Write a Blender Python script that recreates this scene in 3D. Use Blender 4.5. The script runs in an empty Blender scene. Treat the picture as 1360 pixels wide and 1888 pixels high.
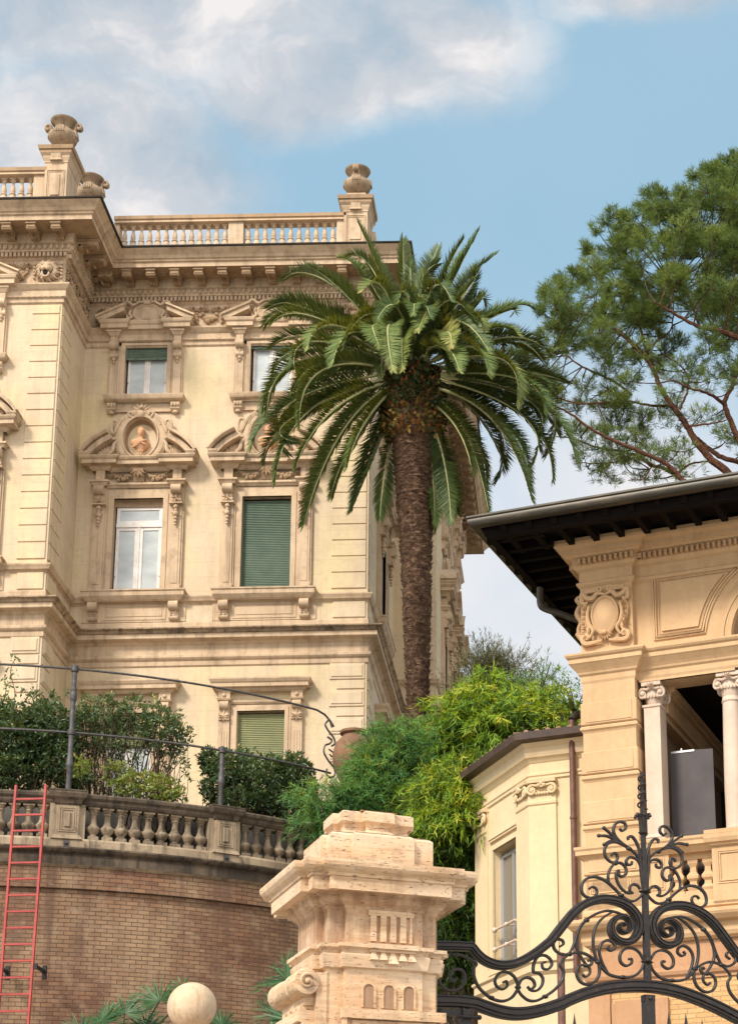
import bpy, bmesh, math, random
import numpy as np
from mathutils import Vector, Matrix
R_ = math.radians
random.seed(7); rng = np.random.default_rng(7)
C = bpy.data.collections.new('scene'); bpy.context.scene.collection.children.link(C)
sc = bpy.context.scene

# ------------------------------------------------------------------ camera
def cam_axes(a, b, c):
    r = np.array([math.cos(a), math.sin(a), 0]); f0 = np.array([-math.sin(a), math.cos(a), 0]); u0 = np.array([0, 0, 1.])
    f = f0*math.cos(b)+u0*math.sin(b); u = u0*math.cos(b)-f0*math.sin(b)
    return r*math.cos(c)+u*math.sin(c), u*math.cos(c)-r*math.sin(c), f
FPX, PPX, PPY = 3310., 1072., 1565.
CR, CU, CF = cam_axes(R_(-.33), R_(14.88), R_(-1.196))
CAM = np.array([0, 0, 1.6])
cd = bpy.data.cameras.new('camera'); co = bpy.data.objects.new('camera', cd); C.objects.link(co)
m = Matrix.Identity(4)
for i in range(3):
    m[i][0] = CR[i]; m[i][1] = CU[i]; m[i][2] = -CF[i]; m[i][3] = CAM[i]
co.matrix_world = m
cd.sensor_fit = 'VERTICAL'; cd.sensor_height = 36; cd.lens = 36*FPX/1888
cd.shift_x = (680-PPX)/1888; cd.shift_y = (PPY-944)/1888
cd.clip_start = .1; cd.clip_end = 3000
sc.camera = co
def ray(x, y):
    d = CR*(x-PPX)/FPX-CU*(y-PPY)/FPX+CF
    return d/d[1]
def at(x, y, Y): return CAM+ray(x, y)*Y          # point seen at photo pixel x, y at distance Y along the world's Y axis
def at_plane(x, y, p0, n):
    d = ray(x, y); return CAM+d*(np.dot(np.array(p0)-CAM, n)/np.dot(d, n))

# ------------------------------------------------------------------ world, sun, exposure
SUN_EL, SUN_AZ = 41., 214.       # azimuth as compass bearing from +Y, clockwise: sun stands behind the camera to the left
w = bpy.data.worlds.new('World'); sc.world = w; w.use_nodes = True
nt = w.node_tree; nt.nodes.clear()
def N(t, k, **kw):
    n = t.nodes.new(k)
    for a, v in kw.items(): setattr(n, a, v)
    return n
def math_(t, op, a, b=None, clamp=False):
    n = t.nodes.new('ShaderNodeMath'); n.operation = op; n.use_clamp = clamp
    for i, v in enumerate((a, b)):
        if v is None: continue
        if hasattr(v, 'is_linked') or hasattr(v, 'links'): t.links.new(v, n.inputs[i])
        else: n.inputs[i].default_value = v
    return n.outputs[0]
def mixc(t, f, a, b, mode='MIX'):
    n = t.nodes.new('ShaderNodeMix'); n.data_type = 'RGBA'; n.blend_type = mode
    for s, v in ((n.inputs[0], f), (n.inputs[6], a), (n.inputs[7], b)):
        if hasattr(v, 'links'): t.links.new(v, s)
        elif isinstance(v, (int, float)): s.default_value = v
        else: s.default_value = (*v[:3], 1)
    return n.outputs[2]
def ramp(t, f, stops):
    n = t.nodes.new('ShaderNodeValToRGB'); e = n.color_ramp.elements
    while len(e) < len(stops): e.new(.5)
    for k, (p, c) in enumerate(stops):
        e[k].position = p; e[k].color = (*(c if not isinstance(c, (int, float)) else (c, c, c)), 1)
    t.links.new(f, n.inputs[0]); return n.outputs[0]
def noise(t, v, s, d=4, r=.5, dist=0.):
    n = t.nodes.new('ShaderNodeTexNoise'); n.inputs['Scale'].default_value = s; n.inputs['Detail'].default_value = d
    n.inputs['Roughness'].default_value = r; n.inputs['Distortion'].default_value = dist
    if v is not None: t.links.new(v, n.inputs['Vector'])
    return n
sky = N(nt, 'ShaderNodeTexSky', sky_type='NISHITA', sun_disc=False)
sky.sun_elevation = R_(SUN_EL); sky.sun_rotation = R_(SUN_AZ); sky.air_density = 1.0; sky.dust_density = 1.0; sky.ozone_density = 1.0
tc = N(nt, 'ShaderNodeTexCoord'); sp = N(nt, 'ShaderNodeSeparateXYZ'); nt.links.new(tc.outputs['Generated'], sp.inputs[0])
yy = math_(nt, 'MAXIMUM', sp.outputs[1], .12)
tx = math_(nt, 'DIVIDE', sp.outputs[0], yy); tz = math_(nt, 'DIVIDE', sp.outputs[2], yy)
cb = N(nt, 'ShaderNodeCombineXYZ'); nt.links.new(tx, cb.inputs[0]); nt.links.new(tz, cb.inputs[1])
wn = noise(nt, cb.outputs[0], 7, 5, .55)
wo = N(nt, 'ShaderNodeVectorMath', operation='MULTIPLY_ADD')
nt.links.new(wn.outputs['Color'], wo.inputs[0]); wo.inputs[1].default_value = (.11, .11, 0); nt.links.new(cb.outputs[0], wo.inputs[2])
def blob(x, y, rx, ry):
    c = ray(x, y)
    s = N(nt, 'ShaderNodeVectorMath', operation='SUBTRACT'); nt.links.new(wo.outputs[0], s.inputs[0]); s.inputs[1].default_value = (c[0]+.055, c[2]+.055, 0)
    d = N(nt, 'ShaderNodeVectorMath', operation='DIVIDE'); nt.links.new(s.outputs[0], d.inputs[0]); d.inputs[1].default_value = (rx/3310*1.25, ry/3310*1.25, 1)
    l = N(nt, 'ShaderNodeVectorMath', operation='LENGTH'); nt.links.new(d.outputs[0], l.inputs[0])
    return math_(nt, 'SUBTRACT', 1.0, l.outputs['Value'])
f = None
for b in ((300, 20, 560, 210), (760, 60, 230, 190), (600, 150, 360, 120), (120, 260, 330, 190), (1230, -5, 280, 90), (260, 330, 230, 150)):
    v = blob(*b); f = v if f is None else math_(nt, 'MAXIMUM', f, v)
fn = noise(nt, wo.outputs[0], 16, 6, .6)
f2 = math_(nt, 'ADD', f, math_(nt, 'MULTIPLY', math_(nt, 'SUBTRACT', fn.outputs[0], .5), .42))
mr = N(nt, 'ShaderNodeMapRange', interpolation_type='SMOOTHSTEP'); nt.links.new(f2, mr.inputs[0]); mr.inputs[1].default_value = -.16; mr.inputs[2].default_value = .62; mr.inputs[4].default_value = .92
veil = noise(nt, cb.outputs[0], 3.2, 4, .5)
vm = math_(nt, 'MULTIPLY', math_(nt, 'SUBTRACT', veil.outputs[0], .3, True), .45)
hz = N(nt, 'ShaderNodeMapRange', interpolation_type='SMOOTHSTEP'); nt.links.new(tz, hz.inputs[0])
hz.inputs[1].default_value = ray(1000, 520)[2]; hz.inputs[2].default_value = ray(950, 960)[2]; hz.inputs[3].default_value = .0; hz.inputs[4].default_value = .93
hzn = noise(nt, cb.outputs[0], 6, 4, .5)
cshade = noise(nt, wo.outputs[0], 9, 6, .58)
ccol = ramp(nt, cshade.outputs[0], [(.34, (.44, .53, .62)), (.50, (.64, .66, .70)), (.62, (.93, .88, .86))])
ccol2 = ramp(nt, hzn.outputs[0], [(.38, (.70, .77, .86)), (.6, (.92, .88, .87))])
K = 6.6
def scl(c, k):
    n = N(nt, 'ShaderNodeVectorMath', operation='SCALE'); nt.links.new(c, n.inputs[0]); n.inputs[3].default_value = k; return n.outputs[0]
skyb = mixc(nt, 1.0, scl(sky.outputs[0], 1.0), (1.0, 1.0, 1.0), 'MULTIPLY')
c1 = mixc(nt, .8, skyb, (.375*K, .62*K, .79*K))
c2 = mixc(nt, vm, c1, (.60*K, .66*K, .72*K))
c3 = mixc(nt, hz.outputs[0], c2, scl(ccol2, K))
c4 = mixc(nt, mr.outputs[0], c3, scl(ccol, K))
bg = N(nt, 'ShaderNodeBackground'); bg.inputs[1].default_value = .095; 
# added bright cloud sheet, unseen behind the camera, as fill light on the walls
bk = N(nt, 'ShaderNodeMapRange', interpolation_type='SMOOTHSTEP'); nt.links.new(sp.outputs[1], bk.inputs[0]); bk.inputs[1].default_value = .15; bk.inputs[2].default_value = -.35
bkn = noise(nt, tc.outputs['Generated'], 3.0, 5, .55)
c5 = mixc(nt, bk.outputs[0], c4, scl(ramp(nt, bkn.outputs[0], [(.35, (.62, .66, .72)), (.6, (1., .93, .84))]), K*1.9))
nt.links.new(c5, bg.inputs[0])
wout = N(nt, 'ShaderNodeOutputWorld'); nt.links.new(bg.outputs[0], wout.inputs[0])
sl = bpy.data.lights.new('sun', 'SUN'); sl.energy = 2.55; sl.angle = R_(11); sl.color = (1, .91, .78)
so = bpy.data.objects.new('sun', sl); C.objects.link(so)
az = R_(SUN_AZ); el = R_(SUN_EL)
sdir = Vector((math.sin(az)*math.cos(el), math.cos(az)*math.cos(el), math.sin(el)))
so.rotation_euler = sdir.to_track_quat('Z', 'Y').to_euler(); so.location = (-30, -30, 60)
sc.view_settings.view_transform = 'Standard'; sc.view_settings.look = 'None'; sc.view_settings.gamma = 1
sc.view_settings.exposure = 0.70
sc.render.resolution_x = 737; sc.render.resolution_y = 1024
sc.cycles.max_bounces = 6; sc.cycles.use_denoising = True

# ------------------------------------------------------------------ materials
def mat(name, base, rough=.75, spec=.3, metal=0., build=None, bump=None, emit=None):
    mm = bpy.data.materials.new(name); mm.use_nodes = True; t = mm.node_tree
    b = t.nodes['Principled BSDF']
    b.inputs['Base Color'].default_value = (*base, 1); b.inputs['Roughness'].default_value = rough
    b.inputs['Specular IOR Level'].default_value = spec; b.inputs['Metallic'].default_value = metal
    if build: build(t, b)
    return mm
def objc(t): return N(t, 'ShaderNodeTexCoord').outputs['Object']
def geo(t): return N(t, 'ShaderNodeNewGeometry').outputs['Position']
def mapv(t, v, s=(1, 1, 1), loc=(0, 0, 0)):
    n = t.nodes.new('ShaderNodeMapping'); n.inputs['Scale'].default_value = s; n.inputs['Location'].default_value = loc; t.links.new(v, n.inputs[0]); return n.outputs[0]
def bumpn(t, b, h, s=.3, d=.01, prev=None):
    n = t.nodes.new('ShaderNodeBump'); n.inputs['Strength'].default_value = s; n.inputs['Distance'].default_value = d
    t.links.new(h, n.inputs['Height'])
    if prev is not None: t.links.new(prev, n.inputs['Normal'])
    t.links.new(n.outputs[0], b.inputs['Normal']); return n.outputs[0]
def stone(name, a, b_, dirt=(.22, .17, .12), dirt_amt=.35, scale=1., joints=None, streak=.5, bs=.25, patch=None, rough=.85):
    def bd(t, b):
        p = geo(t)
        n1 = noise(t, p, .55*scale, 5, .6); n2 = noise(t, p, 7*scale, 5, .6)
        n3 = noise(t, mapv(t, p, (2.6, 2.6, .22)), 1.3*scale, 5, .65)
        col = mixc(t, ramp(t, n1.outputs[0], [(.35, 0), (.65, 1)]), a, b_)
        if patch:
            n5 = noise(t, mapv(t, p, (.9, .9, .45)), .8, 3, .55)
            col = mixc(t, ramp(t, n5.outputs[0], [(.47, 0), (.60, .8)]), col, patch)
        col = mixc(t, math_(t, 'MULTIPLY', ramp(t, n2.outputs[0], [(.3, 1), (.62, 0)]), .22), col, tuple(c*.62 for c in a))
        sm = ramp(t, n3.outputs[0], [(.48, 0), (.70, 1)])
        col = mixc(t, math_(t, 'MULTIPLY', sm, dirt_amt*streak*1.6), col, dirt)
        n4 = noise(t, p, 2.1*scale, 6, .7)
        col = mixc(t, math_(t, 'MULTIPLY', ramp(t, n4.outputs[0], [(.52, 0), (.7, 1)]), dirt_amt*.6), col, dirt)
        h = noise(t, p, 30*scale, 5, .7).outputs[0]
        pv = bumpn(t, b, h, bs, .012)
        if joints:
            jw, jh, jd = joints
            br = t.nodes.new('ShaderNodeTexBrick'); br.offset = .5
            cbn = t.nodes.new('ShaderNodeCombineXYZ'); ss = t.nodes.new('ShaderNodeSeparateXYZ'); t.links.new(p, ss.inputs[0])
            t.links.new(math_(t, 'ADD', ss.outputs[0], ss.outputs[1]), cbn.inputs[0]); t.links.new(ss.outputs[2], cbn.inputs[1])
            t.links.new(cbn.outputs[0], br.inputs['Vector'])
            br.inputs['Scale'].default_value = 1; br.inputs['Brick Width'].default_value = jw; br.inputs['Row Height'].default_value = jh
            br.inputs['Mortar Size'].default_value = .006; br.inputs['Mortar Smooth'].default_value = .3; br.inputs['Bias'].default_value = 0
            br.inputs['Color1'].default_value = (1, 1, 1, 1); br.inputs['Color2'].default_value = (.86, .86, .86, 1); br.inputs['Mortar'].default_value = (.45, .4, .35, 1)
            col = mixc(t, jd, col, mixc(t, 1., col, br.outputs[0], 'MULTIPLY'))
        t.links.new(col, b.inputs['Base Color'])
    return mat(name, a, rough, .15, build=bd)
M = {}
M['plaster'] = stone('plaster', (.665, .545, .395), (.615, .485, .335), (.38, .29, .20), .40, joints=(1.15, .445, .30), patch=(.70, .575, .35))
M['trim'] = stone('trim', (.64, .49, .345), (.52, .385, .26), (.22, .155, .105), .75)
M['trim_dark'] = stone('trim_dark', (.44, .305, .19), (.35, .24, .15), (.14, .10, .07), .6)  # shade under the cornice put into the colour; also real dirt on roof rails
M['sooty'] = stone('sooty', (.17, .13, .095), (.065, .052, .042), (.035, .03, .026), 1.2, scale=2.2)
M['roof_lead'] = stone('roof_lead', (.05, .045, .042), (.08, .07, .06), (.02, .02, .02), .6)
M['villa'] = stone('villa_stone', (.61, .42, .245), (.54, .355, .20), (.36, .23, .13), .38, scale=1.4, bs=.3)
M['villa_up'] = M['villa']
M['ledge'] = stone('stained_ledge', (.50, .37, .25), (.26, .195, .135), (.055, .045, .036), 1.2, scale=1.3)
M['marble'] = stone('pale_marble', (.66, .53, .43), (.56, .44, .35), (.4, .31, .25), .3, scale=1.5, rough=.6)
M['stucco_red'] = stone('stucco_red', (.50, .295, .17), (.44, .25, .14), (.32, .16, .09), .35, scale=2, bs=.5)
M['annex'] = stone('annex_plaster', (.71, .57, .37), (.67, .525, .33), (.48, .34, .19), .24, scale=1.2, bs=.12)
M['bust'] = stone('terracotta_bust', (.66, .40, .24), (.60, .34, .2), (.42, .25, .15), .25, scale=3)
M['jar'] = stone('terracotta_jar', (.25, .14, .085), (.17, .095, .06), (.09, .06, .045), .8, scale=2)
M['urn'] = stone('urn_stone', (.42, .31, .21), (.32, .235, .16), (.10, .08, .06), .8, scale=2)
M['balu'] = stone('balustrade_stone', (.38, .30, .21), (.17, .13, .095), (.04, .034, .028), 1.15, scale=2.4)
M['balu_clean'] = stone('balustrade_cream', (.45, .355, .25), (.28, .215, .15), (.06, .05, .04), .95, scale=2.)
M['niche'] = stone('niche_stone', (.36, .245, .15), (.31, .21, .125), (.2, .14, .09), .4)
def trav(t, b):
    p = objc(t)
    w1 = noise(t, mapv(t, p, (1.6, 1.6, 16)), 2.0, 5, .62, .4)
    w2 = noise(t, p, 2.3, 4, .6); w3 = noise(t, mapv(t, p, (9, 9, 42)), 2.2, 4, .6)
    col = ramp(t, w1.outputs[0], [(.28, (.48, .30, .175)), (.5, (.66, .46, .29)), (.72, (.76, .58, .40))])
    col = mixc(t, ramp(t, w2.outputs[0], [(.45, 0), (.75, .5)]), col, (.50, .30, .175))
    g = noise(t, mapv(t, p, (2.5, 2.5, .6)), 3.2, 5, .6); col = mixc(t, ramp(t, g.outputs[0], [(.48, 0), (.70, .62)]), col, (.27, .19, .14))
    bl = noise(t, mapv(t, p, (1.2, 1.2, 2.4), (3, 1, 7)), 1.6, 2, .4); col = mixc(t, ramp(t, bl.outputs[0], [(.42, 0), (.6, .5)]), col, (.78, .62, .46))
    pit = ramp(t, w3.outputs[0], [(.33, 1), (.385, 0)])
    vo = t.nodes.new('ShaderNodeTexVoronoi'); vo.inputs['Scale'].default_value = 26; t.links.new(mapv(t, p, (1, 1, 2.2)), vo.inputs['Vector'])
    pit2 = math_(t, 'MULTIPLY', ramp(t, vo.outputs['Distance'], [(.09, 1), (.16, 0)]), ramp(t, w2.outputs[0], [(.5, 0), (.56, 1)]))
    pp = math_(t, 'MAXIMUM', pit, pit2)
    col = mixc(t, math_(t, 'MULTIPLY', pp, .8), col, (.16, .085, .05))
    t.links.new(col, b.inputs['Base Color'])
    h = math_(t, 'SUBTRACT', math_(t, 'MULTIPLY', noise(t, p, 45, 5, .7).outputs[0], .35), pp)
    bumpn(t, b, h, .55, .008)
M['trav_dirty'] = None
M['travertine'] = mat('travertine', (.7, .45, .28), .8, .2, build=trav)
def trav_d(t, b):
    trav(t, b); lk = b.inputs['Base Color'].links[0].from_socket; p = objc(t)
    g = noise(t, mapv(t, p, (3, 3, .8)), 2.6, 6, .65)
    t.links.new(mixc(t, ramp(t, g.outputs[0], [(.38, .15), (.62, .85)]), lk, (.30, .17, .10)), b.inputs['Base Color'])
M['trav_dirty'] = mat('stained_travertine', (.5, .3, .2), .8, .2, build=trav_d)
def brick(c1, c2, mo, pal, bw, rh, uv=True, ms=.006, weather=True):
    def bd(t, b):
        if uv: v = N(t, 'ShaderNodeTexCoord').outputs['UV']
        else:
            ss = t.nodes.new('ShaderNodeSeparateXYZ'); t.links.new(objc(t), ss.inputs[0]); cc = t.nodes.new('ShaderNodeCombineXYZ')
            t.links.new(math_(t, 'ADD', ss.outputs[0], ss.outputs[1]), cc.inputs[0]); t.links.new(ss.outputs[2], cc.inputs[1]); v = cc.outputs[0]
        def mk(a, c, m_):
            br = t.nodes.new('ShaderNodeTexBrick'); t.links.new(v, br.inputs['Vector'])
            br.inputs['Scale'].default_value = 1; br.inputs['Brick Width'].default_value = bw; br.inputs['Row Height'].default_value = rh
            br.inputs['Mortar Size'].default_value = ms; br.inputs['Mortar Smooth'].default_value = .15; br.inputs['Bias'].default_value = 0.
            for k, q in (('Color1', a), ('Color2', c), ('Mortar', m_)): br.inputs[k].default_value = (*q, 1)
            return br
        br = mk(c1, c2, mo); br2 = mk((0, 0, 0), (1, 1, 1), (.5, .5, .5)); 
        col = br.outputs[0]
        big = noise(t, mapv(t, v, (1.3, 1., 1)), .55, 5, .62); med = noise(t, v, 3.2, 5, .65); fine = noise(t, v, 24, 4, .6)
        streak = noise(t, mapv(t, v, (1.5, .16, 1)), 1.6, 5, .6)
        if weather:
            br3 = mk(tuple(x*1.0 for x in pal), tuple(x*.8 for x in pal), mo)
            col = mixc(t, ramp(t, big.outputs[0], [(.42, 0), (.62, .85)]), col, br3.outputs[0])
            col = mixc(t, ramp(t, med.outputs[0], [(.52, 0), (.72, .6)]), col, (.40, .30, .22))
            col = mixc(t, ramp(t, streak.outputs[0], [(.46, 0), (.66, .75)]), col, (.13, .078, .058))
            fl = ramp(t, noise(t, mapv(t, v, (3, 9, 1), (4, 2, 0)), 1.3, 6, .75).outputs[0], [(.61, 0), (.72, .8)])
            col = mixc(t, fl, col, (.58, .50, .42))
        col = mixc(t, math_(t, 'MULTIPLY', ramp(t, fine.outputs[0], [(.3, 1), (.7, 0)]), .35), col, (.2, .12, .08))
        t.links.new(col, b.inputs['Base Color'])
        h = math_(t, 'SUBTRACT', math_(t, 'MULTIPLY', fine.outputs[0], .3), br.outputs['Fac'])
        bumpn(t, b, h, .7, .012)
    return bd
M['brick'] = mat('old_brick', (.3, .17, .11), .9, .15, build=brick((.275, .150, .092), (.15, .078, .055), (.06, .042, .034), (.41, .29, .18), .215, .0765))
M['brick_y'] = mat('yellow_brick', (.6, .4, .2), .9, .15, build=brick((.66, .43, .20), (.58, .35, .16), (.42, .27, .14), (.6, .4, .2), .26, .075, uv=False, weather=False))
def iron_b(t, b):
    n = noise(t, geo(t), 22, 5, .65)
    t.links.new(ramp(t, n.outputs[0], [(.35, (.018, .016, .016)), (.6, (.040, .033, .031)), (.75, (.10, .065, .05))]), b.inputs['Base Color'])
    t.links.new(ramp(t, n.outputs[0], [(.3, .36), (.7, .62)]), b.inputs['Roughness']); bumpn(t, b, noise(t, geo(t), 90, 4, .6).outputs[0], .25, .003)
M['iron'] = mat('painted_iron', (.05, .046, .045), .45, .5, metal=.35, build=iron_b)
M['iron_grey'] = mat('grey_iron', (.075, .07, .07), .55, .4, metal=.3, build=lambda t, b: t.links.new(ramp(t, noise(t, geo(t), 14, 5, .7).outputs[0], [(.35, (.05, .05, .052)), (.65, (.11, .10, .10)), (.8, (.2, .14, .1))]), b.inputs['Base Color']))
M['red'] = mat('red_paint', (.62, .10, .075), .42, .45, build=lambda t, b: t.links.new(ramp(t, noise(t, geo(t), 5, 5, .7).outputs[0], [(.3, (.27, .032, .03)), (.62, (.42, .06, .05)), (.8, (.28, .11, .09))]), b.inputs['Base Color']))
M['black'] = mat('black_rubber', (.02, .02, .022), .6)
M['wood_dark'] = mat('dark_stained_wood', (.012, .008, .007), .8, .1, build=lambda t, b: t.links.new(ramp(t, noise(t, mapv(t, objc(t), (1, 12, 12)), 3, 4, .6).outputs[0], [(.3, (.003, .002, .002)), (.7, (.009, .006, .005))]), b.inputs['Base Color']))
M['gutter'] = mat('old_gutter', (.12, .09, .06), .42, .45, metal=.25, build=lambda t, b: (t.links.new(ramp(t, noise(t, mapv(t, objc(t), (.8, 3, 3)), 3.5, 6, .7).outputs[0], [(.3, (.022, .019, .014)), (.55, (.048, .040, .028)), (.75, (.11, .085, .06))]), b.inputs['Base Color'])))
M['copper'] = mat('brown_pipe', (.13, .06, .045), .5, .4, metal=.2, build=lambda t, b: t.links.new(ramp(t, noise(t, geo(t), 9, 5, .7).outputs[0], [(.3, (.10, .048, .038)), (.65, (.19, .10, .078))]), b.inputs['Base Color']))
M['brown'] = mat('dark_brown_gutter', (.05, .03, .024), .5, .4, build=lambda t, b: t.links.new(ramp(t, noise(t, geo(t), 5, 5, .7).outputs[0], [(.3, (.035, .022, .018)), (.65, (.075, .046, .034)), (.8, (.16, .12, .09))]), b.inputs['Base Color']))
M['tile'] = mat('roof_tile', (.42, .24, .15), .85, .2, build=lambda t, b: t.links.new(ramp(t, noise(t, geo(t), 7, 5, .7).outputs[0], [(.3, (.26, .15, .1)), (.55, (.46, .28, .18)), (.75, (.50, .40, .3))]), b.inputs['Base Color']))
def slat(col, col2, pitch):
    def bd(t, b):
        p = objc(t); ss = t.nodes.new('ShaderNodeSeparateXYZ'); t.links.new(p, ss.inputs[0])
        fr = math_(t, 'FRACT', math_(t, 'DIVIDE', ss.outputs[2], pitch))
        n = noise(t, p, 3, 4, .6)
        c = mixc(t, ramp(t, n.outputs[0], [(.35, 0), (.7, 1)]), col, col2)
        c = mixc(t, ramp(t, fr, [(.0, .85), (.13, 0), (.9, 0), (1., .6)]), c, tuple(x*.32 for x in col))
        t.links.new(c, b.inputs['Base Color']); h = math_(t, 'SUBTRACT', 1.0, math_(t, 'ABSOLUTE', math_(t, 'SUBTRACT', fr, .5)))
        bumpn(t, b, h, .8, .012)
    return bd
M['shutter'] = mat('green_shutter', (.10, .17, .11), .6, .3, build=slat((.105, .158, .118), (.14, .195, .145), .052))
M['shutter_old'] = mat('faded_shutter', (.26, .27, .13), .65, .3, build=slat((.25, .27, .14), (.32, .32, .17), .052))
M['white'] = mat('white_frame', (.72, .70, .66), .45, .4, build=lambda t, b: t.links.new(ramp(t, noise(t, geo(t), 4, 5, .7).outputs[0], [(.3, (.62, .56, .52)), (.6, (.76, .75, .73))]), b.inputs['Base Color']))
M['glass'] = mat('window_pane', (.42, .46, .48), .06, .8, build=lambda t, b: t.links.new(ramp(t, noise(t, mapv(t, geo(t), (1, 1, 2)), 1.1, 3, .5).outputs[0], [(.3, (.33, .37, .39)), (.7, (.52, .56, .58))]), b.inputs['Base Color']))  # the sky's reflection is put into the pale pane colour
M['glass_dark'] = mat('dark_pane', (.18, .16, .12), .06, .8)
M['dark'] = mat('unlit_room', (.03, .023, .02), .9, .1)  # near-black: shade of the rooms and the lion's mouth put into the colour
M['room_wall'] = mat('room_wall', (.30, .21, .13), .9, .1)
M['board'] = mat('grey_board', (.065, .055, .06), .55, .3, build=lambda t, b: t.links.new(ramp(t, noise(t, geo(t), 2, 5, .6).outputs[0], [(.3, (.055, .047, .052)), (.7, (.085, .075, .08))]), b.inputs['Base Color']))
M['grey_panel'] = stone('grey_panel', (.15, .14, .13), (.09, .085, .08), (.03, .028, .025), .8, scale=2)
M['metal'] = mat('bright_metal', (.6, .6, .6), .35, .5, metal=.8)
def ground_b(t, b): t.links.new(ramp(t, noise(t, geo(t), .8, 6, .7).outputs[0], [(.3, (.10, .085, .06)), (.7, (.2, .17, .12))]), b.inputs['Base Color'])
M['earth'] = mat('earth', (.15, .12, .08), .95, .1, build=ground_b)
M['asphalt'] = mat('pale_paving', (.3, .27, .23), .9, .2, build=lambda t, b: t.links.new(ramp(t, noise(t, geo(t), 30, 5, .7).outputs[0], [(.3, (.24, .215, .185)), (.7, (.38, .34, .29))]), b.inputs['Base Color']))  # unseen street, made pale to bounce light up onto the buildings
def leafmat(name, stops, rough=.5, trans=.25):
    def bd(t, b):
        a = N(t, 'ShaderNodeAttribute'); a.attribute_name = 'tint'
        c = ramp(t, a.outputs['Fac'], stops); t.links.new(c, b.inputs['Base Color'])
        tr = N(t, 'ShaderNodeBsdfTranslucent'); t.links.new(mixc(t, .5, c, (stops[-1][1][0]*1.5, stops[-1][1][1]*1.5, .02)), tr.inputs[0])
        mx = N(t, 'ShaderNodeMixShader'); mx.inputs[0].default_value = trans
        t.links.new(b.outputs[0], mx.inputs[1]); t.links.new(tr.outputs[0], mx.inputs[2])
        t.links.new(mx.outputs[0], t.nodes['Material Output'].inputs[0])
    return mat(name, stops[0][1], rough, .35, build=bd)
M['frond'] = leafmat('palm_leaflet', [(0, (.034, .066, .020)), (.5, (.105, .165, .042)), (.85, (.27, .29, .09)), (1, (.46, .37, .13))], .42, .18)
M['rachis'] = mat('palm_rachis', (.42, .42, .20), .6)
M['pine'] = leafmat('pine_needles', [(0, (.05, .095, .030)), (.5, (.14, .21, .050)), (1, (.34, .38, .09))], .6, .25)
M['bamboo_y'] = leafmat('bamboo_leaf', [(0, (.016, .048, .010)), (.4, (.075, .175, .020)), (.7, (.21, .36, .03)), (1, (.50, .50, .05))], .5, .3)
M['bamboo_g'] = leafmat('feathery_leaf', [(0, (.022, .085, .035)), (.5, (.070, .22, .065)), (.9, (.19, .38, .10)), (1, (.42, .45, .07))], .5, .3)
M['shrub'] = leafmat('shrub_leaf', [(0, (.022, .048, .022)), (.5, (.062, .115, .045)), (.9, (.16, .22, .09)), (1, (.38, .32, .10))], .35, .15)
M['olive'] = leafmat('olive_leaf', [(0, (.09, .11, .055)), (.6, (.17, .18, .09)), (1, (.28, .20, .11))], .6, .2)
M['ivy'] = leafmat('ivy_leaf', [(0, (.02, .045, .018)), (.5, (.06, .08, .02)), (.8, (.19, .16, .035)), (1, (.42, .17, .05))], .6, .1)
M['fanpalm'] = leafmat('fan_palm_leaf', [(0, (.014, .05, .018)), (.6, (.04, .115, .035)), (1, (.11, .20, .07))], .4, .2)
M['dry'] = leafmat('orange_leaf_base', [(0, (.10, .045, .018)), (.5, (.34, .14, .045)), (1, (.52, .25, .10))], .8, .05)
def bark(c1_, c2_, c3_, zs=1., sc_=6.):
    def bd(t, b):
        p = geo(t); n = noise(t, mapv(t, p, (1, 1, zs)), sc_, 6, .7, .3); n2 = noise(t, p, 1.1, 4, .6)
        c = ramp(t, n.outputs[0], [(.32, c1_), (.5, c2_), (.68, c3_)])
        c = mixc(t, ramp(t, n2.outputs[0], [(.45, 0), (.7, .5)]), c, c2_)
        t.links.new(c, b.inputs['Base Color']); bumpn(t, b, n.outputs[0], 1., .06)
    return bd
M['palm_bark'] = mat('palm_bark', (.12, .07, .05), .95, .1, build=bark((.028, .018, .013), (.105, .062, .041), (.25, .16, .105), 4., 5.))
M['pine_bark'] = mat('pine_bark', (.16, .08, .05), .9, .1, build=bark((.03, .018, .014), (.12, .055, .036), (.22, .115, .08), 1., 9.))
M['twig'] = mat('twig_bark', (.10, .075, .055), .9, .1, build=bark((.03, .022, .018), (.075, .052, .036), (.15, .11, .08), 1., 12.))

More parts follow.
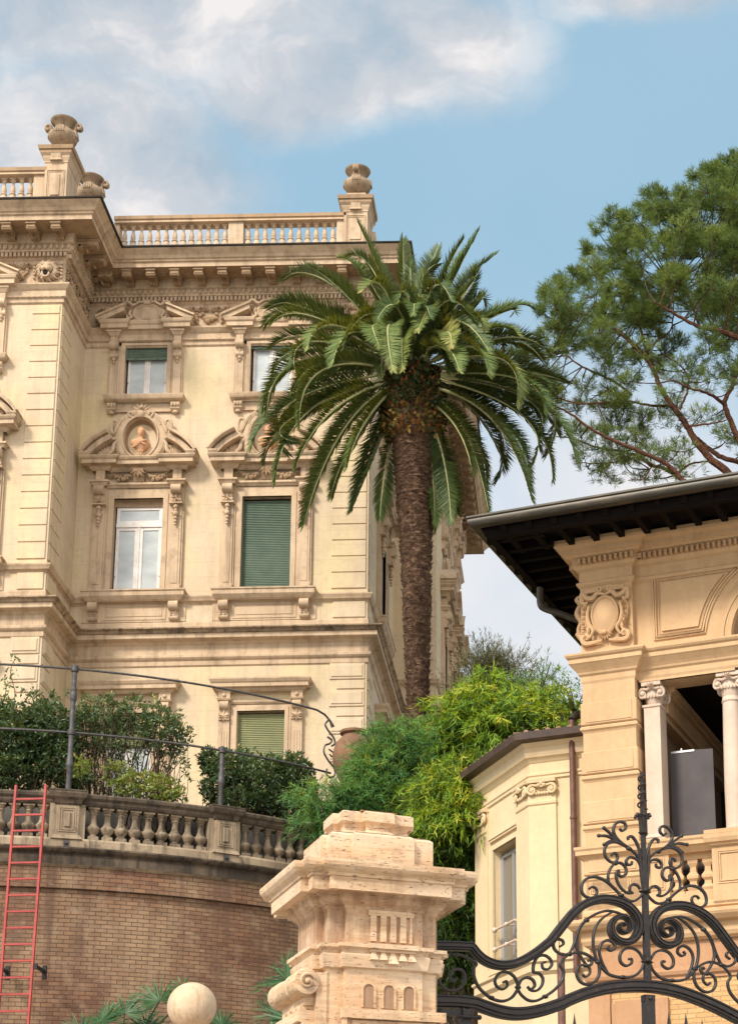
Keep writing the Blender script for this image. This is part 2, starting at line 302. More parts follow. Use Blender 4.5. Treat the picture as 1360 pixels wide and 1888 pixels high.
# ------------------------------------------------------------------ mesh helpers
class MB:
    def __init__(s): s.v = []; s.f = []; s.mi = []; s.uv = None
    def add(s, vs, fs, mi=0):
        k = len(s.v); s.v += [tuple(map(float, q)) for q in vs]; s.f += [tuple(i+k for i in q) for q in fs]; s.mi += [mi]*len(fs); return s
    def box(s, x0, x1, y0, y1, z0, z1, mi=0, taper=0.):
        t = taper
        vs = [(x0, y0, z0), (x1, y0, z0), (x1, y1, z0), (x0, y1, z0), (x0+t, y0+t, z1), (x1-t, y0+t, z1), (x1-t, y1-t, z1), (x0+t, y1-t, z1)]
        return s.add(vs, [(0, 3, 2, 1), (4, 5, 6, 7), (0, 1, 5, 4), (1, 2, 6, 5), (2, 3, 7, 6), (3, 0, 4, 7)], mi)
    def chamf(s, x0, x1, y0, y1, z0, z1, c=.02, mi=0):
        """box whose front (low y) edges are bevelled"""
        vs = [(x0, y1, z0), (x1, y1, z0), (x1, y1, z1), (x0, y1, z1), (x0, y0+c, z0), (x1, y0+c, z0), (x1, y0+c, z1), (x0, y0+c, z1), (x0+c, y0, z0+c), (x1-c, y0, z0+c), (x1-c, y0, z1-c), (x0+c, y0, z1-c)]
        return s.add(vs, [(3, 2, 1, 0), (0, 1, 5, 4), (1, 2, 6, 5), (2, 3, 7, 6), (3, 0, 4, 7), (4, 5, 9, 8), (5, 6, 10, 9), (6, 7, 11, 10), (7, 4, 8, 11), (8, 9, 10, 11)], mi)
    def sweep(s, prof, path, closed=False, mi=0, cap=True, flat_mi=None):
        """prof (p outward, z) swept along path (x, y); outward is the right side of travel"""
        n = len(path); P = [Vector(q) for q in path]; vs = []
        for i in range(n):
            a = P[i]-P[i-1] if (i > 0 or closed) else None
            b = P[(i+1) % n]-P[i] if (i < n-1 or closed) else None
            nn = [Vector((q.y, -q.x)).normalized() for q in (a, b) if q is not None]
            if len(nn) == 2:
                mdir = nn[0]+nn[1]; L = mdir.length
                mdir = mdir/L; k = 1/max(.25, mdir.dot(nn[0]))
            else: mdir = nn[0]; k = 1
            for p, z in prof: vs.append((P[i].x+mdir.x*p*k, P[i].y+mdir.y*p*k, z))
        m_ = len(prof); fs = []; mis = []
        for i in range(n if closed else n-1):
            j = (i+1) % n
            for q in range(m_-1):
                fs.append((i*m_+q, j*m_+q, j*m_+q+1, i*m_+q+1)); mis.append(flat_mi[q] if flat_mi else mi)
        k0 = len(s.v); s.v += vs; s.f += [tuple(i+k0 for i in q) for q in fs]; s.mi += mis
        if cap and not closed:
            s.f.append(tuple(k0+q for q in range(m_))); s.mi.append(mi)
            s.f.append(tuple(k0+(n-1)*m_+q for q in reversed(range(m_)))); s.mi.append(mi)
        return s
    def lathe(s, prof, c=(0, 0, 0), seg=16, mi=0, sx=1., sy=1., rot=0.):
        vs = []; m_ = len(prof)
        for k in range(seg):
            a = 2*math.pi*k/seg+rot
            for r, z in prof: vs.append((c[0]+r*math.cos(a)*sx, c[1]+r*math.sin(a)*sy, c[2]+z))
        fs = [(k*m_+q, ((k+1) % seg)*m_+q, ((k+1) % seg)*m_+q+1, k*m_+q+1) for k in range(seg) for q in range(m_-1)]
        s.add(vs, fs, mi)
        return s
    def ball(s, c, r, mi=0, seg=10, sc3=(1, 1, 1)):
        n = max(4, seg//2+1)
        prof = [(math.sin(math.pi*i/n)*r+1e-4, -math.cos(math.pi*i/n)*r*sc3[2]) for i in range(n+1)]
        return s.lathe(prof, c, seg, mi, sc3[0], sc3[1])
    def tube(s, pts, rad, seg=6, mi=0, cap=True, flat=None):
        """round tube along pts; flat=(ry, rz) scale unused"""
        P = [Vector(p) for p in pts]; n = len(P)
        if isinstance(rad, (int, float)): rad = [rad]*n
        up = None; vs = []
        for i in range(n):
            t = (P[min(i+1, n-1)]-P[max(i-1, 0)])
            if t.length < 1e-9: t = Vector((0, 0, 1))
            t.normalize()
            if up is None: up = t.orthogonal().normalized()
            else:
                up = up-t*up.dot(t)
                if up.length < 1e-6: up = t.orthogonal()
                up.normalize()
            sd = t.cross(up)
            for k in range(seg):
                a = 2*math.pi*k/seg; q = P[i]+(up*math.cos(a)+sd*math.sin(a))*rad[i]; vs.append(tuple(q))
        fs = [(i*seg+k, i*seg+(k+1) % seg, (i+1)*seg+(k+1) % seg, (i+1)*seg+k) for i in range(n-1) for k in range(seg)]
        if cap: fs += [tuple(reversed(range(seg))), tuple((n-1)*seg+k for k in range(seg))]
        return s.add(vs, fs, mi)
    def bar(s, pts, th, dp, y=0., mi=0, prof=None):
        """flat bar in the local x-z plane (pts are (x, z)); th in-plane width (number or list), dp depth along y; prof: list of (across -1..1, depth offset) for a moulded front"""
        P = [Vector(p) for p in pts]; n = len(P); th = [th]*n if isinstance(th, (int, float)) else th
        cs = prof or [(-1, .5), (-.82, -.5), (.82, -.5), (1, .5)]
        vs = []; m_ = len(cs)
        for i in range(n):
            t = P[min(i+1, n-1)]-P[max(i-1, 0)]
            if t.length < 1e-9: t = Vector((1, 0))
            t.normalize(); nn = Vector((-t.y, t.x))
            for a, d in cs:
                q = P[i]+nn*(a*th[i]/2); vs.append((q.x, y+d*dp, q.y))
        fs = []
        for i in range(n-1):
            for k in range(m_): fs.append((i*m_+k, i*m_+(k+1) % m_, (i+1)*m_+(k+1) % m_, (i+1)*m_+k))
        fs += [tuple(reversed(range(m_))), tuple((n-1)*m_+k for k in range(m_))]
        return s.add(vs, fs, mi)
    def prism(s, poly, y0, y1, mi=0):
        """polygon in x-z extruded from y0 to y1"""
        n = len(poly); vs = [(x, y0, z) for x, z in poly]+[(x, y1, z) for x, z in poly]
        return s.add(vs, [tuple(range(n)), tuple(reversed(range(n, 2*n)))]+[(i, i+n, (i+1) % n+n, (i+1) % n) for i in range(n)], mi)
    def prismx(s, poly, x0, x1, mi=0):
        """polygon in y-z extruded along x"""
        n = len(poly); vs = [(x0, y, z) for y, z in poly]+[(x1, y, z) for y, z in poly]
        return s.add(vs, [tuple(range(n)), tuple(reversed(range(n, 2*n)))]+[(i, (i+1) % n, (i+1) % n+n, i+n) for i in range(n)], mi)
    def mirror(s, x0=0.):
        k = len(s.v); vs = [(2*x0-a, b, c) for a, b, c in s.v]; fs = [tuple(reversed(q)) for q in s.f]
        s.v += vs; s.f += [tuple(i+k for i in q) for q in fs]; s.mi += list(s.mi); return s
    def shift(s, d):
        s.v = [(a+d[0], b+d[1], c+d[2]) for a, b, c in s.v]; return s
    def build(s, name, mats, parent=None, smooth=False, recalc=True, loc=None, rotz=0.):
        me = bpy.data.meshes.new(name); me.from_pydata(s.v, [], s.f)
        mats = mats if isinstance(mats, (list, tuple)) else [mats]
        for q in mats: me.materials.append(q)
        if len(mats) > 1: me.polygons.foreach_set('material_index', s.mi)
        if s.uv is not None:
            l = me.uv_layers.new(name='UVMap'); uv = np.array([s.uv[lp.vertex_index] for lp in me.loops]).ravel(); l.data.foreach_set('uv', uv)
        if recalc and len(s.f) < 60000:
            bm = bmesh.new(); bm.from_mesh(me); bmesh.ops.recalc_face_normals(bm, faces=bm.faces); bm.to_mesh(me); bm.free()
        if smooth: set_smooth(me)
        me.update()
        return link(name, me, parent, loc, rotz)
def set_smooth(me, ang=38):
    me.polygons.foreach_set('use_smooth', [True]*len(me.polygons))
    try: me.set_sharp_from_angle(angle=R_(ang))
    except Exception: pass
def link(name, me, parent=None, loc=None, rotz=0.):
    o = bpy.data.objects.new(name, me); C.objects.link(o)
    if parent is not None: o.parent = parent
    if loc is not None: o.location = loc
    if rotz: o.rotation_euler = (0, 0, rotz)
    return o
def tag(o, label=None, cat=None, group=None, kind=None):
    if label: o['label'] = label
    if cat: o['category'] = cat
    if group: o['group'] = group
    if kind: o['kind'] = kind
    return o
def thing(name, label, cat, loc=(0, 0, 0), rotz=0., group=None):
    o = bpy.data.objects.new(name, None); C.objects.link(o); o.location = loc; o.rotation_euler = (0, 0, rotz); o.empty_display_size = .3
    return tag(o, label, cat, group)
def dup(o, parent=None, loc=None, rotz=None):
    c = o.copy(); C.objects.link(c)
    if parent is not None: c.parent = parent
    if loc is not None: c.location = loc
    if rotz is not None: c.rotation_euler = (0, 0, rotz)
    for ch in list(o.children): dup(ch, c)
    return c
def crom(pts, n=6, closed=False):
    P = [np.array(p, float) for p in pts]; out = []
    for i in range(len(P)-1):
        p0 = P[i-1] if i > 0 else 2*P[0]-P[1]; p3 = P[i+2] if i+2 < len(P) else 2*P[-1]-P[-2]; p1, p2 = P[i], P[i+1]
        for k in range(n):
            t = k/n; out.append(.5*((2*p1)+(-p0+p2)*t+(2*p0-5*p1+4*p2-p3)*t*t+(-p0+3*p1-3*p2+p3)*t**3))
    out.append(P[-1]); return [tuple(q) for q in out]
def spiral(cx, cz, r0, r1, turns, a0, n=22, sgn=1):
    return [(cx+(r0+(r1-r0)*k/n)*math.cos(a0+sgn*2*math.pi*turns*k/n), cz+(r0+(r1-r0)*k/n)*math.sin(a0+sgn*2*math.pi*turns*k/n)) for k in range(n+1)]

def leaf_mesh(name, base, direc, side, length, width, tint, material, parent=None, fold=.18, loc=None, mid=.4):
    """many leaves at once: arrays (n,3) base / unit direction / unit side; each leaf is a folded diamond"""
    n = len(base); length = np.broadcast_to(length, (n,))[:, None]; width = np.broadcast_to(width, (n,))[:, None]
    nrm = np.cross(direc, side)
    b = base; m_ = base+direc*length*mid; t = base+direc*length-nrm*length*.08
    l = m_+side*width/2+nrm*width*fold; r = m_-side*width/2+nrm*width*fold
    v = np.stack([b, l, t, r], 1).reshape(-1, 3).astype(np.float32)
    me = bpy.data.meshes.new(name); me.vertices.add(4*n); me.vertices.foreach_set('co', v.ravel())
    me.loops.add(6*n); me.polygons.add(2*n)
    k = np.arange(n)[:, None]*4; li = (k+np.array([0, 2, 1, 0, 3, 2])[None]).astype(np.int32)
    me.loops.foreach_set('vertex_index', li.ravel()); me.polygons.foreach_set('loop_start', np.arange(0, 6*n, 3, dtype=np.int32))
    me.materials.append(material)
    a = me.attributes.new('tint', 'FLOAT', 'POINT'); a.data.foreach_set('value', np.repeat(np.clip(tint, 0, 1), 4).astype(np.float32))
    me.update(); me.validate()
    return link(name, me, parent, loc)
def unit(a): return a/np.maximum(np.linalg.norm(a, axis=-1, keepdims=True), 1e-9)
def rdir(n): return unit(rng.normal(size=(n, 3)))

# ------------------------------------------------------------------ shared ornament builders (local frame: x along the wall, y < 0 outward, z up)
def baluster_mesh(h=.8, r=.11, seg=8, square=True):
    b = MB(); k = h
    b.box(-r*.8, r*.8, -r*.8, r*.8, 0, .07*k); b.box(-r*.8, r*.8, -r*.8, r*.8, .93*k, k)
    b.lathe([(r*.62, .07*k), (r*.9, .12*k), (r*1.02, .22*k), (r*.95, .32*k), (r*.62, .40*k), (r*.85, .425*k), (r*.85, .455*k), (r*.5, .48*k), (r*.62, .52*k), (r*.72, .57*k), (r*.6, .66*k), (r*.36, .78*k), (r*.4, .84*k), (r*.66, .89*k), (r*.7, .93*k)], seg=seg)
    return b
def vase_baluster(h=.8, r=.115, seg=10):
    """old terrace baluster: square foot, pear body low, slim neck, flared head"""
    b = MB(); k = h
    b.box(-r*.82, r*.82, -r*.82, r*.82, 0, .15*k, taper=r*.1); b.box(-r*.8, r*.8, -r*.8, r*.8, .92*k, k)
    b.lathe([(r*.55, .15*k), (r*.6, .18*k), (r*.52, .21*k), (r*.95, .32*k), (r*1.05, .38*k), (r*.98, .42*k), (r*.7, .46*k), (r*.5, .55*k), (r*.42, .68*k), (r*.48, .76*k), (r*.62, .79*k), (r*.5, .82*k), (r*.7, .88*k), (r*.8, .92*k)], seg=seg)
    return b
def scroll_console(b, x0, x1, z0, z1, p0, p1, mi=0):
    """bracket: S-shaped in side view (y-z), wide at the top; p0 projection at foot, p1 at head"""
    n = 14; prof = []
    for i in range(n+1):
        t = i/n; z = z0+(z1-z0)*t; p = p0+(p1-p0)*(t**1.5)+.16*(p1-p0)*math.sin(t*math.pi*2+.5)
        prof.append((-max(p, .015), z))
    poly = [(0, z0)]+prof+[(0, z1)]
    b.prismx(poly, x0, x1, mi)
    h = z1-z0; rr = min(.26*h, (x1-x0)*.62)
    b.tube([(x0-.012, -p1*.82, z1-rr), (x1+.012, -p1*.82, z1-rr)], rr, 12, mi); b.tube([(x0-.01, -p0*.7-.01, z0+rr*.55), (x1+.01, -p0*.7-.01, z0+rr*.55)], rr*.6, 10, mi)
    xm = (x0+x1)/2; w_ = (x1-x0)*.13
    b.tube([(xm, y-.012, z) for y, z in prof[2:-2]], w_, 6, mi)
    return b
def garland(b, x0, x1, z0, drop, y=-.05, r=.035, n=9, mi=0, rs=None):
    rs = rs or random.Random(3)
    for i in range(n+1):
        t = i/n; x = x0+(x1-x0)*t; z = z0-drop*math.sin(t*math.pi); q = r*(.75+.75*math.sin(t*math.pi))
        for _ in range(3 if q > r else 2):
            b.ball((x+rs.uniform(-.6, .6)*q, y-q*.5, z+rs.uniform(-.8, .8)*q), q*rs.uniform(.5, .85), mi, 7)
    return b
def leafy(b, x, z, s, y=-.03, mi=0, n=5, a0=0, a1=math.pi):
    for k in range(n):
        a = a0+(a1-a0)*k/max(1, n-1); dx, dz = math.cos(a), math.sin(a)
        b.add([(x, y, z), (x+dx*s*.5-dz*s*.14, y-.02, z+dz*s*.5+dx*s*.14), (x+dx*s, y-.05, z+dz*s), (x+dx*s*.5+dz*s*.14, y-.02, z+dz*s*.5-dx*s*.14), (x+dx*s*.5, y-.06, z+dz*s*.5)], [(0, 4, 1), (1, 4, 2), (2, 4, 3), (3, 4, 0)], mi)
    return b
def ribbon(b, pts, r, y, mi=0, seg=6, taper=True):
    n = len(pts); rr = [r*(1-.55*abs(2*i/(n-1)-1)**2) if taper else r for i in range(n)]
    b.tube([(p[0], y, p[1]) for p in pts], rr, seg, mi); return b

# ------------------------------------------------------------------ ground
g = MB(); g.add([(-900, -300, 0), (900, -300, 0), (900, 1500, 0), (-900, 1500, 0)], [(0, 1, 2, 3)])
tag(g.build('ground', M['asphalt'], recalc=False), kind='structure')
TC = Vector((-12.19, 40.92)); TR = 10.3                          # centre and radius of the round terrace
def sm(a, b, x): t = np.clip((x-a)/(b-a), 0, 1); return t*t*(3-2*t)
gx = np.linspace(-60, 45, 90); gy = np.linspace(24, 150, 90); hv = []
for y in gy:
    for x in gx:
        d = math.hypot(x-TC.x, y-TC.y)
        h = 8.6*sm(31, 38, y)*sm(-4.8, -3.2, x)+5.5*sm(38, 48, y)+.15
        if d < TR+1.4: h = min(h, 2.2) if y < 46 else h
        if x < -3.5 and y < 40: h = min(h, .6)
        hv.append((x, y, float(h)))
hm = MB(); n_ = len(gx); hm.add(hv, [(j*n_+i, j*n_+i+1, (j+1)*n_+i+1, (j+1)*n_+i) for j in range(len(gy)-1) for i in range(n_-1)])
tag(hm.build('hillside', M['earth'], smooth=True, recalc=False), kind='structure')

# ------------------------------------------------------------------ palazzo
PB = Vector((-9.8, 47, 9)); OFF = (-PB.x, -PB.y, -PB.z)
pal = thing('palazzo', 'tall cream stone palazzo with green shutters and balustraded roof, behind the palm', 'building', PB)
def pp(b, name, mats, smooth=False, parent=pal, loc=OFF, **k): return b.build(name, mats, parent, smooth, loc=loc, **k)
YW, YF, XR, YE, XR2, YG = 44.62, 47., -5.6, 54., -4.25, 65.5
XL, XC = -20.5, -13.93
LOW = (.70, 21.78, 24.67); UPP = (.613, 27.87, 29.55); GRD = (.66, 15.2, 18.20)
def facade(b, origin, ang, length, holes, z0=8., z1=31.9, depth=.34, mi=0):
    xs = sorted({0., length}|{h[0] for h in holes}|{h[1] for h in holes}); zs = sorted({z0, z1}|{h[2] for h in holes}|{h[3] for h in holes})
    c, s_ = math.cos(ang), math.sin(ang)
    def W(x, y, z): return (origin[0]+x*c-y*s_, origin[1]+x*s_+y*c, z)
    for i in range(len(xs)-1):
        for j in range(len(zs)-1):
            xm, zm = (xs[i]+xs[i+1])/2, (zs[j]+zs[j+1])/2
            if any(h[0] < xm < h[1] and h[2] < zm < h[3] for h in holes): continue
            b.add([W(xs[i], 0, zs[j]), W(xs[i+1], 0, zs[j]), W(xs[i+1], 0, zs[j+1]), W(xs[i], 0, zs[j+1])], [(0, 1, 2, 3)], mi)
    for x0, x1, a, e in holes:
        for q in (((x0, 0, a), (x0, depth, a), (x0, depth, e), (x0, 0, e)), ((x1, 0, a), (x1, 0, e), (x1, depth, e), (x1, depth, a)), ((x0, 0, e), (x0, depth, e), (x1, depth, e), (x1, 0, e)), ((x0, 0, a), (x1, 0, a), (x1, depth, a), (x0, depth, a))):
            b.add([W(*p) for p in q], [(0, 1, 2, 3)], 1)
def holes(centres):
    o = []
    for cx in centres:
        for hw, a, e in (LOW, UPP, GRD): o.append((cx-hw, cx+hw, a, e))
    return o
CX1, CX2, CXW = -12.14, -8.49, -16.5
SY1, SY2, SY3 = 50.35, 57.7, 61.9
b = MB()
facade(b, (XL, YW), 0, XC-XL, holes([CXW-XL]))
facade(b, (XC, YW), math.pi/2, YF-YW, [])
facade(b, (XC, YF), 0, XR-XC, holes([CX1-XC, CX2-XC]))
facade(b, (XR, YF), math.pi/2, YE-YF, holes([SY1-YF]))
facade(b, (XR, YE), 0, XR2-XR, [])
facade(b, (XR2, YE), math.pi/2, YG-YE, holes([SY2-YE, SY3-YE]))
b.add([(XR2, YG, 8), (XL, YG, 8), (XL, YG, 31.9), (XR2, YG, 31.9), (XL, YW, 8), (XL, YW, 31.9)], [(0, 1, 2, 3), (1, 4, 5, 2)])
b.add([(XL, YW, 31.88), (XC, YW, 31.88), (XC, YF, 31.88), (XL, YF, 31.88), (XR, YF, 31.87), (XR, YG, 31.87), (XL, YG, 31.87), (XR, YE, 31.86), (XR2, YE, 31.86), (XR2, YG, 31.86), (XL, YF, 31.87)], [(0, 1, 2, 3), (10, 4, 5, 6), (7, 8, 9, 5)], 1)
# dark rooms stay behind the panes
pp(b, 'wall', [M['plaster'], M['trim']], recalc=False)
# quoins, raised blocks at each corner
b = MB()
def quoins(b, org, ang, u0, u1, zlist, corner):
    """blocks from u0 to u1 along a wall; corner = side of the outer corner (+1 right / -1 left)"""
    c, s_ = math.cos(ang), math.sin(ang)
    q = MB()
    for z0, z1, a0, a1, st in zlist:
        ua, ub = (u0+a0, u1-.055) if corner > 0 else (u0+.055, u1-a0)
        q.chamf(ua, ub, -.035-.0001*st, .02, z0+.012, z1-.012, .012)
        if st: q.chamf(ua+.05, ub-.05, -.060, .02, z0+.075, z1-.075, .02)
    for x, y, z in q.v: b.v.append((org[0]+x*c-y*s_, org[1]+x*s_+y*c, z))
    k = len(b.v)-len(q.v); b.f += [tuple(i+k for i in f_) for f_ in q.f]; b.mi += q.mi
mainz = [(21.80+.4925*k, 21.80+.4925*(k+1), 0, 0, 0) for k in range(15)]+[(29.19, 29.48, 0, 0, 0)]
lowz = []
for k in range(12):
    t = 19.58-k*.80; lowz += [(t-.50, t, 0, 0, 1), (t-.50-.285, t-.50-.012, .20, 0, 0)]
ped = [(20.92, 21.42, .06, 0, 0)]
for org, ang, u0, u1, c_ in (((XL, YW), 0, XC-XL-.82, XC-XL, 1), ((XC, YW), math.pi/2, 0, .95, -1), ((XC, YF), 0, XR-XC-1.03, XR-XC, 1), ((XR, YF), math.pi/2, 0, 1.03, -1), ((XR, YE), 0, XR2-XR-.95, XR2-XR, 1), ((XR2, YE), math.pi/2, 0, 1.03, -1), ((XR2, YE), math.pi/2, YG-YE-1.03, YG-YE, 1)):
    for zl in (mainz, lowz, ped):
        b = MB(); quoins(b, org, ang, u0, u1, zl, c_); pp(b, 'quoins', M['plaster'])
# mouldings that run round the whole building
PATH = [(XL, YW), (XC, YW), (XC, YF), (XR, YF), (XR, YE), (XR2, YE), (XR2, YG), (XR2-3, YG)]
b = MB()
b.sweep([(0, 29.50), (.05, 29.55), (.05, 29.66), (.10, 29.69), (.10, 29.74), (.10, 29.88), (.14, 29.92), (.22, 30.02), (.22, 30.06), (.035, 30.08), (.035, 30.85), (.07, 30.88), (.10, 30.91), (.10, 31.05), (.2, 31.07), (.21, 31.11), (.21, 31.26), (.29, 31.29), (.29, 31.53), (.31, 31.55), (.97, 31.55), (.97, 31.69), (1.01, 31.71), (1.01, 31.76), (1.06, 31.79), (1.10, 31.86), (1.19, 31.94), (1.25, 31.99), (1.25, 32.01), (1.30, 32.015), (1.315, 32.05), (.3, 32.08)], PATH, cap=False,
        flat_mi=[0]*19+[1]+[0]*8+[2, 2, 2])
def along(fn, sp, off, pmin=0.1, path=PATH[:7]):
    """call fn(x, y, angle) every sp metres along the path, pushed outwards by off"""
    for i in range(len(path)-1):
        a, c_ = Vector(path[i]), Vector(path[i+1]); d = c_-a; L = d.length; d /= L; nrm = Vector((d.y, -d.x))
        def cv(j):   # +1 convex corner, -1 concave, 0 end
            if j <= 0 or j >= len(path)-1: return 0
            e = Vector(path[j+1])-Vector(path[j]); f_ = Vector(path[j])-Vector(path[j-1]); return 1 if f_.x*e.y-f_.y*e.x > 0 else -1
        s0, s1 = -off*cv(i), L+off*cv(i+1); n = max(1, int(round((s1-s0)/sp))); st = (s1-s0)/n
        for k in range(n):
            p = a+d*(s0+st*(k+.5))+nrm*off; fn(p.x, p.y, math.atan2(d.y, d.x))
def obox(b, x, y, ang, w_, dpt, z0, z1, mi=0):
    c, s_ = math.cos(ang), math.sin(ang); q = [(-w_/2, -dpt), (w_/2, -dpt), (w_/2, 0), (-w_/2, 0)]
    P = [(x+u*c-v*s_, y+u*s_+v*c) for u, v in q]
    b.add([(*p, z0) for p in P]+[(*p, z1) for p in P], [(0, 3, 2, 1), (4, 5, 6, 7), (0, 1, 5, 4), (1, 2, 6, 5), (2, 3, 7, 6), (3, 0, 4, 7)], mi)
along(lambda x, y, a: obox(b, x, y, a, .066, .10, 30.925, 31.05), .118, .10)
egg = MB().ball((0, 0, 0), .062, 0, 8, (1, .9, 1.35))
def eggs(x, y, a):
    k = len(b.v); b.v += [(x+v[0], y+v[1], 31.19+v[2]) for v in egg.v]; b.f += [tuple(i+k for i in f_) for f_ in egg.f]; b.mi += egg.mi
along(eggs, .16, .225)
along(lambda x, y, a: obox(b, x, y, a, .03, .05, 31.13, 31.25), .16, .235)
along(lambda x, y, a: obox(b, x, y, a, .026, .02, 31.712, 31.75), .06, 1.008, path=PATH[:4])
along(lambda x, y, a: obox(b, x, y, a, .10, .018, 29.69, 29.73), .16, .098, path=PATH[:4])
# rosettes in the coffers
def ros(x, y, a):
    for k in range(6):
        q = k*math.pi/3; b.ball((x+.075*math.cos(q), y+.075*math.sin(q), 31.545), .045, 1, 6, (1, 1, .6))
    b.ball((x, y, 31.53), .04, 1, 6)
cor = b
md = MB(); md.prismx([(0, .02), (-.04, 0), (-.10, .02), (-.16, .075), (-.30, .09), (-.44, .05), (-.53, .045), (-.60, .09), (-.60, .17), (-.62, .17), (-.62, .235), (0, .235)], -.12, .12)
md.box(-.145, .145, -.64, 0, .175, .232); md.tube([(-.135, -.53, .085), (.135, -.53, .085)], .055, 10); md.tube([(-.12, -.10, .05), (.12, -.10, .05)], .045, 8)
for xx in (-.06, 0, .06): md.tube([(xx, -.1, .015), (xx, -.2, .06), (xx, -.34, .07), (xx, -.48, .03)], .022, 5)
leafy(md, 0, .02, .14, -.25, 0, 4, math.pi*1.15, math.pi*1.85)
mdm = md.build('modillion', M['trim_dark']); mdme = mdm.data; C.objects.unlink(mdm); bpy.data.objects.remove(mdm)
mods = []
along(lambda x, y, a: mods.append((x, y, a)), .689, .29)
cor_pts = []
along(lambda x, y, a: cor_pts.append((x, y, a)), .689, .64)
for i in range(len(mods)-1):
    (x, y, a), (x2, y2, a2) = mods[i], mods[i+1]
    if abs(a-a2) < .01 and math.hypot(x-x2, y-y2) < .9:
        nx, ny = math.sin(a), -math.cos(a); ros((x+x2)/2+nx*.33, (y+y2)/2+ny*.33, a)
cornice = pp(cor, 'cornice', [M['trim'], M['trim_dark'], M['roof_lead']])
def keep(m_): return not (m_[2] < .1 and m_[0] < -17.5)
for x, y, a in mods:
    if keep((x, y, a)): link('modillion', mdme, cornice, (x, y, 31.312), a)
b = MB()
b.sweep([(0, 19.54), (.04, 19.58), (.04, 19.71), (.09, 19.75), (.12, 19.79), (.12, 19.86), (.05, 19.90), (.05, 20.17), (.09, 20.20), (.13, 20.24), (.30, 20.285), (.31, 20.30), (.31, 20.42), (.35, 20.435), (.38, 20.49), (.46, 20.525), (.46, 20.56), (.03, 20.72), (.03, 20.86), (0, 20.90)], PATH, cap=False, flat_mi=[0]*11+[0, 1, 1, 1, 1, 1, 0, 0])
pp(b, 'storey_cornice', [M['trim'], M['ledge']])
b = MB()
b.sweep([(0, 21.40), (.04, 21.45), (.10, 21.48), (.12, 21.53), (.15, 21.59), (.15, 21.63), (0, 21.69)], PATH, cap=False)
for x0, x1 in ((XC, YF), ): pass
pp(b, 'sill_course', M['trim'])
# frieze reliefs: swags, ribbons, lion masks
def frieze_run(b, x0, x1, y, seedn=1):
    rs = random.Random(seedn); n = max(1, round((x1-x0)/.72)); w_ = (x1-x0)/n
    for k in range(n):
        a = x0+w_*k; garland(b, a+.05, a+w_-.05, 30.66, .34, y-.01, .068, 8, 0, rs)
        ribbon(b, crom([(a+.02, 30.70), (a+.12, 30.76), (a+.2, 30.66), (a+.3, 30.62)], 4), .028, y-.03); ribbon(b, crom([(a+w_-.02, 30.70), (a+w_-.12, 30.77), (a+w_-.2, 30.66), (a+w_-.32, 30.60)], 4), .028, y-.03)
        leafy(b, a+w_*.28, 30.62, .20, y-.04, 0, 5, .3, 2.8); leafy(b, a+w_*.72, 30.60, .20, y-.04, 0, 5, .4, 2.9)
        for q in range(4): b.ball((a, y-.03, 30.66-.09*q), .035+.006*q, 0, 7)
        b.ball((a, y-.02, 30.26), .05, 0, 7)
for a0_, a1_, yy0, sd_ in ((-13.6, -12.85, YF, 2), (-11.42, -9.22, YF, 3), (-7.75, -5.8, YF, 4), (-18.5, -14.82, YW, 5)):
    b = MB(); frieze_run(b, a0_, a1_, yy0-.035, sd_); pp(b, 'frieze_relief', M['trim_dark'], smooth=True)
b = MB()
bb = MB(); frieze_run(bb, .12, YF-YW-.1, -.035, 6)
for x, y, z in bb.v[:]: b.v.append((XC-y, YW+x, z))
k = len(b.v)-len(bb.v); b.f += [tuple(i+k for i in f_) for f_ in bb.f]; b.mi += bb.mi
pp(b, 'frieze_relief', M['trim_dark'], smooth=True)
def lion(x, y):
    b = MB(); z = 30.47
    b.chamf(x-.40, x+.40, y-.03, y+.05, 30.10, 30.84, .03)
    rs = random.Random(5)
    for k in range(22):
        a = math.pi*2*k/22; r = .25+.04*(k % 2)
        b.tube([(x+math.cos(a)*.17, y-.13, z+math.sin(a)*.17), (x+math.cos(a)*r*.85, y-.13, z+math.sin(a)*r*.9), (x+math.cos(a+.2)*r*1.15, y-.05, z+math.sin(a+.2)*r*1.15)], [.05, .045, .018], 6)
    b.ball((x, y-.14, z+.05), .17, 0, 12, (1, .7, .9)); b.ball((x, y-.23, z+.0), .075, 0, 10, (1.1, .8, .8))
    for s_ in (-1, 1):
        b.ball((x+s_*.07, y-.23, z+.1), .045, 0, 8, (1.2, .7, .6)); b.ball((x+s_*.055, y-.26, z-.045), .05, 0, 8); b.ball((x+s_*.16, y-.12, z+.2), .05, 0, 7)
        for q in range(5): b.ball((x+s_*.34, y-.06, 30.7-.1*q), .036, 0, 7)
    b.tube([(x+.085*math.cos(t), y-.23, z-.15+.10*math.sin(t)) for t in np.linspace(-math.pi*1.1, .1, 12)], .026, 6)
    b.v = [(x+(p[0]-x)*1.12, y+(p[1]-y)*1.25, 30.47+(p[2]-30.47)*1.08) for p in b.v]
    o = pp(b, 'lion_mask', M['trim'], smooth=True)
    m2 = MB(); m2.ball((x, y-.27, z-.145), .085, 0, 10, (1, .5, 1.15)); m2.build('open_mouth', M['dark'], o, True)
lion(-14.36, YW-.035)

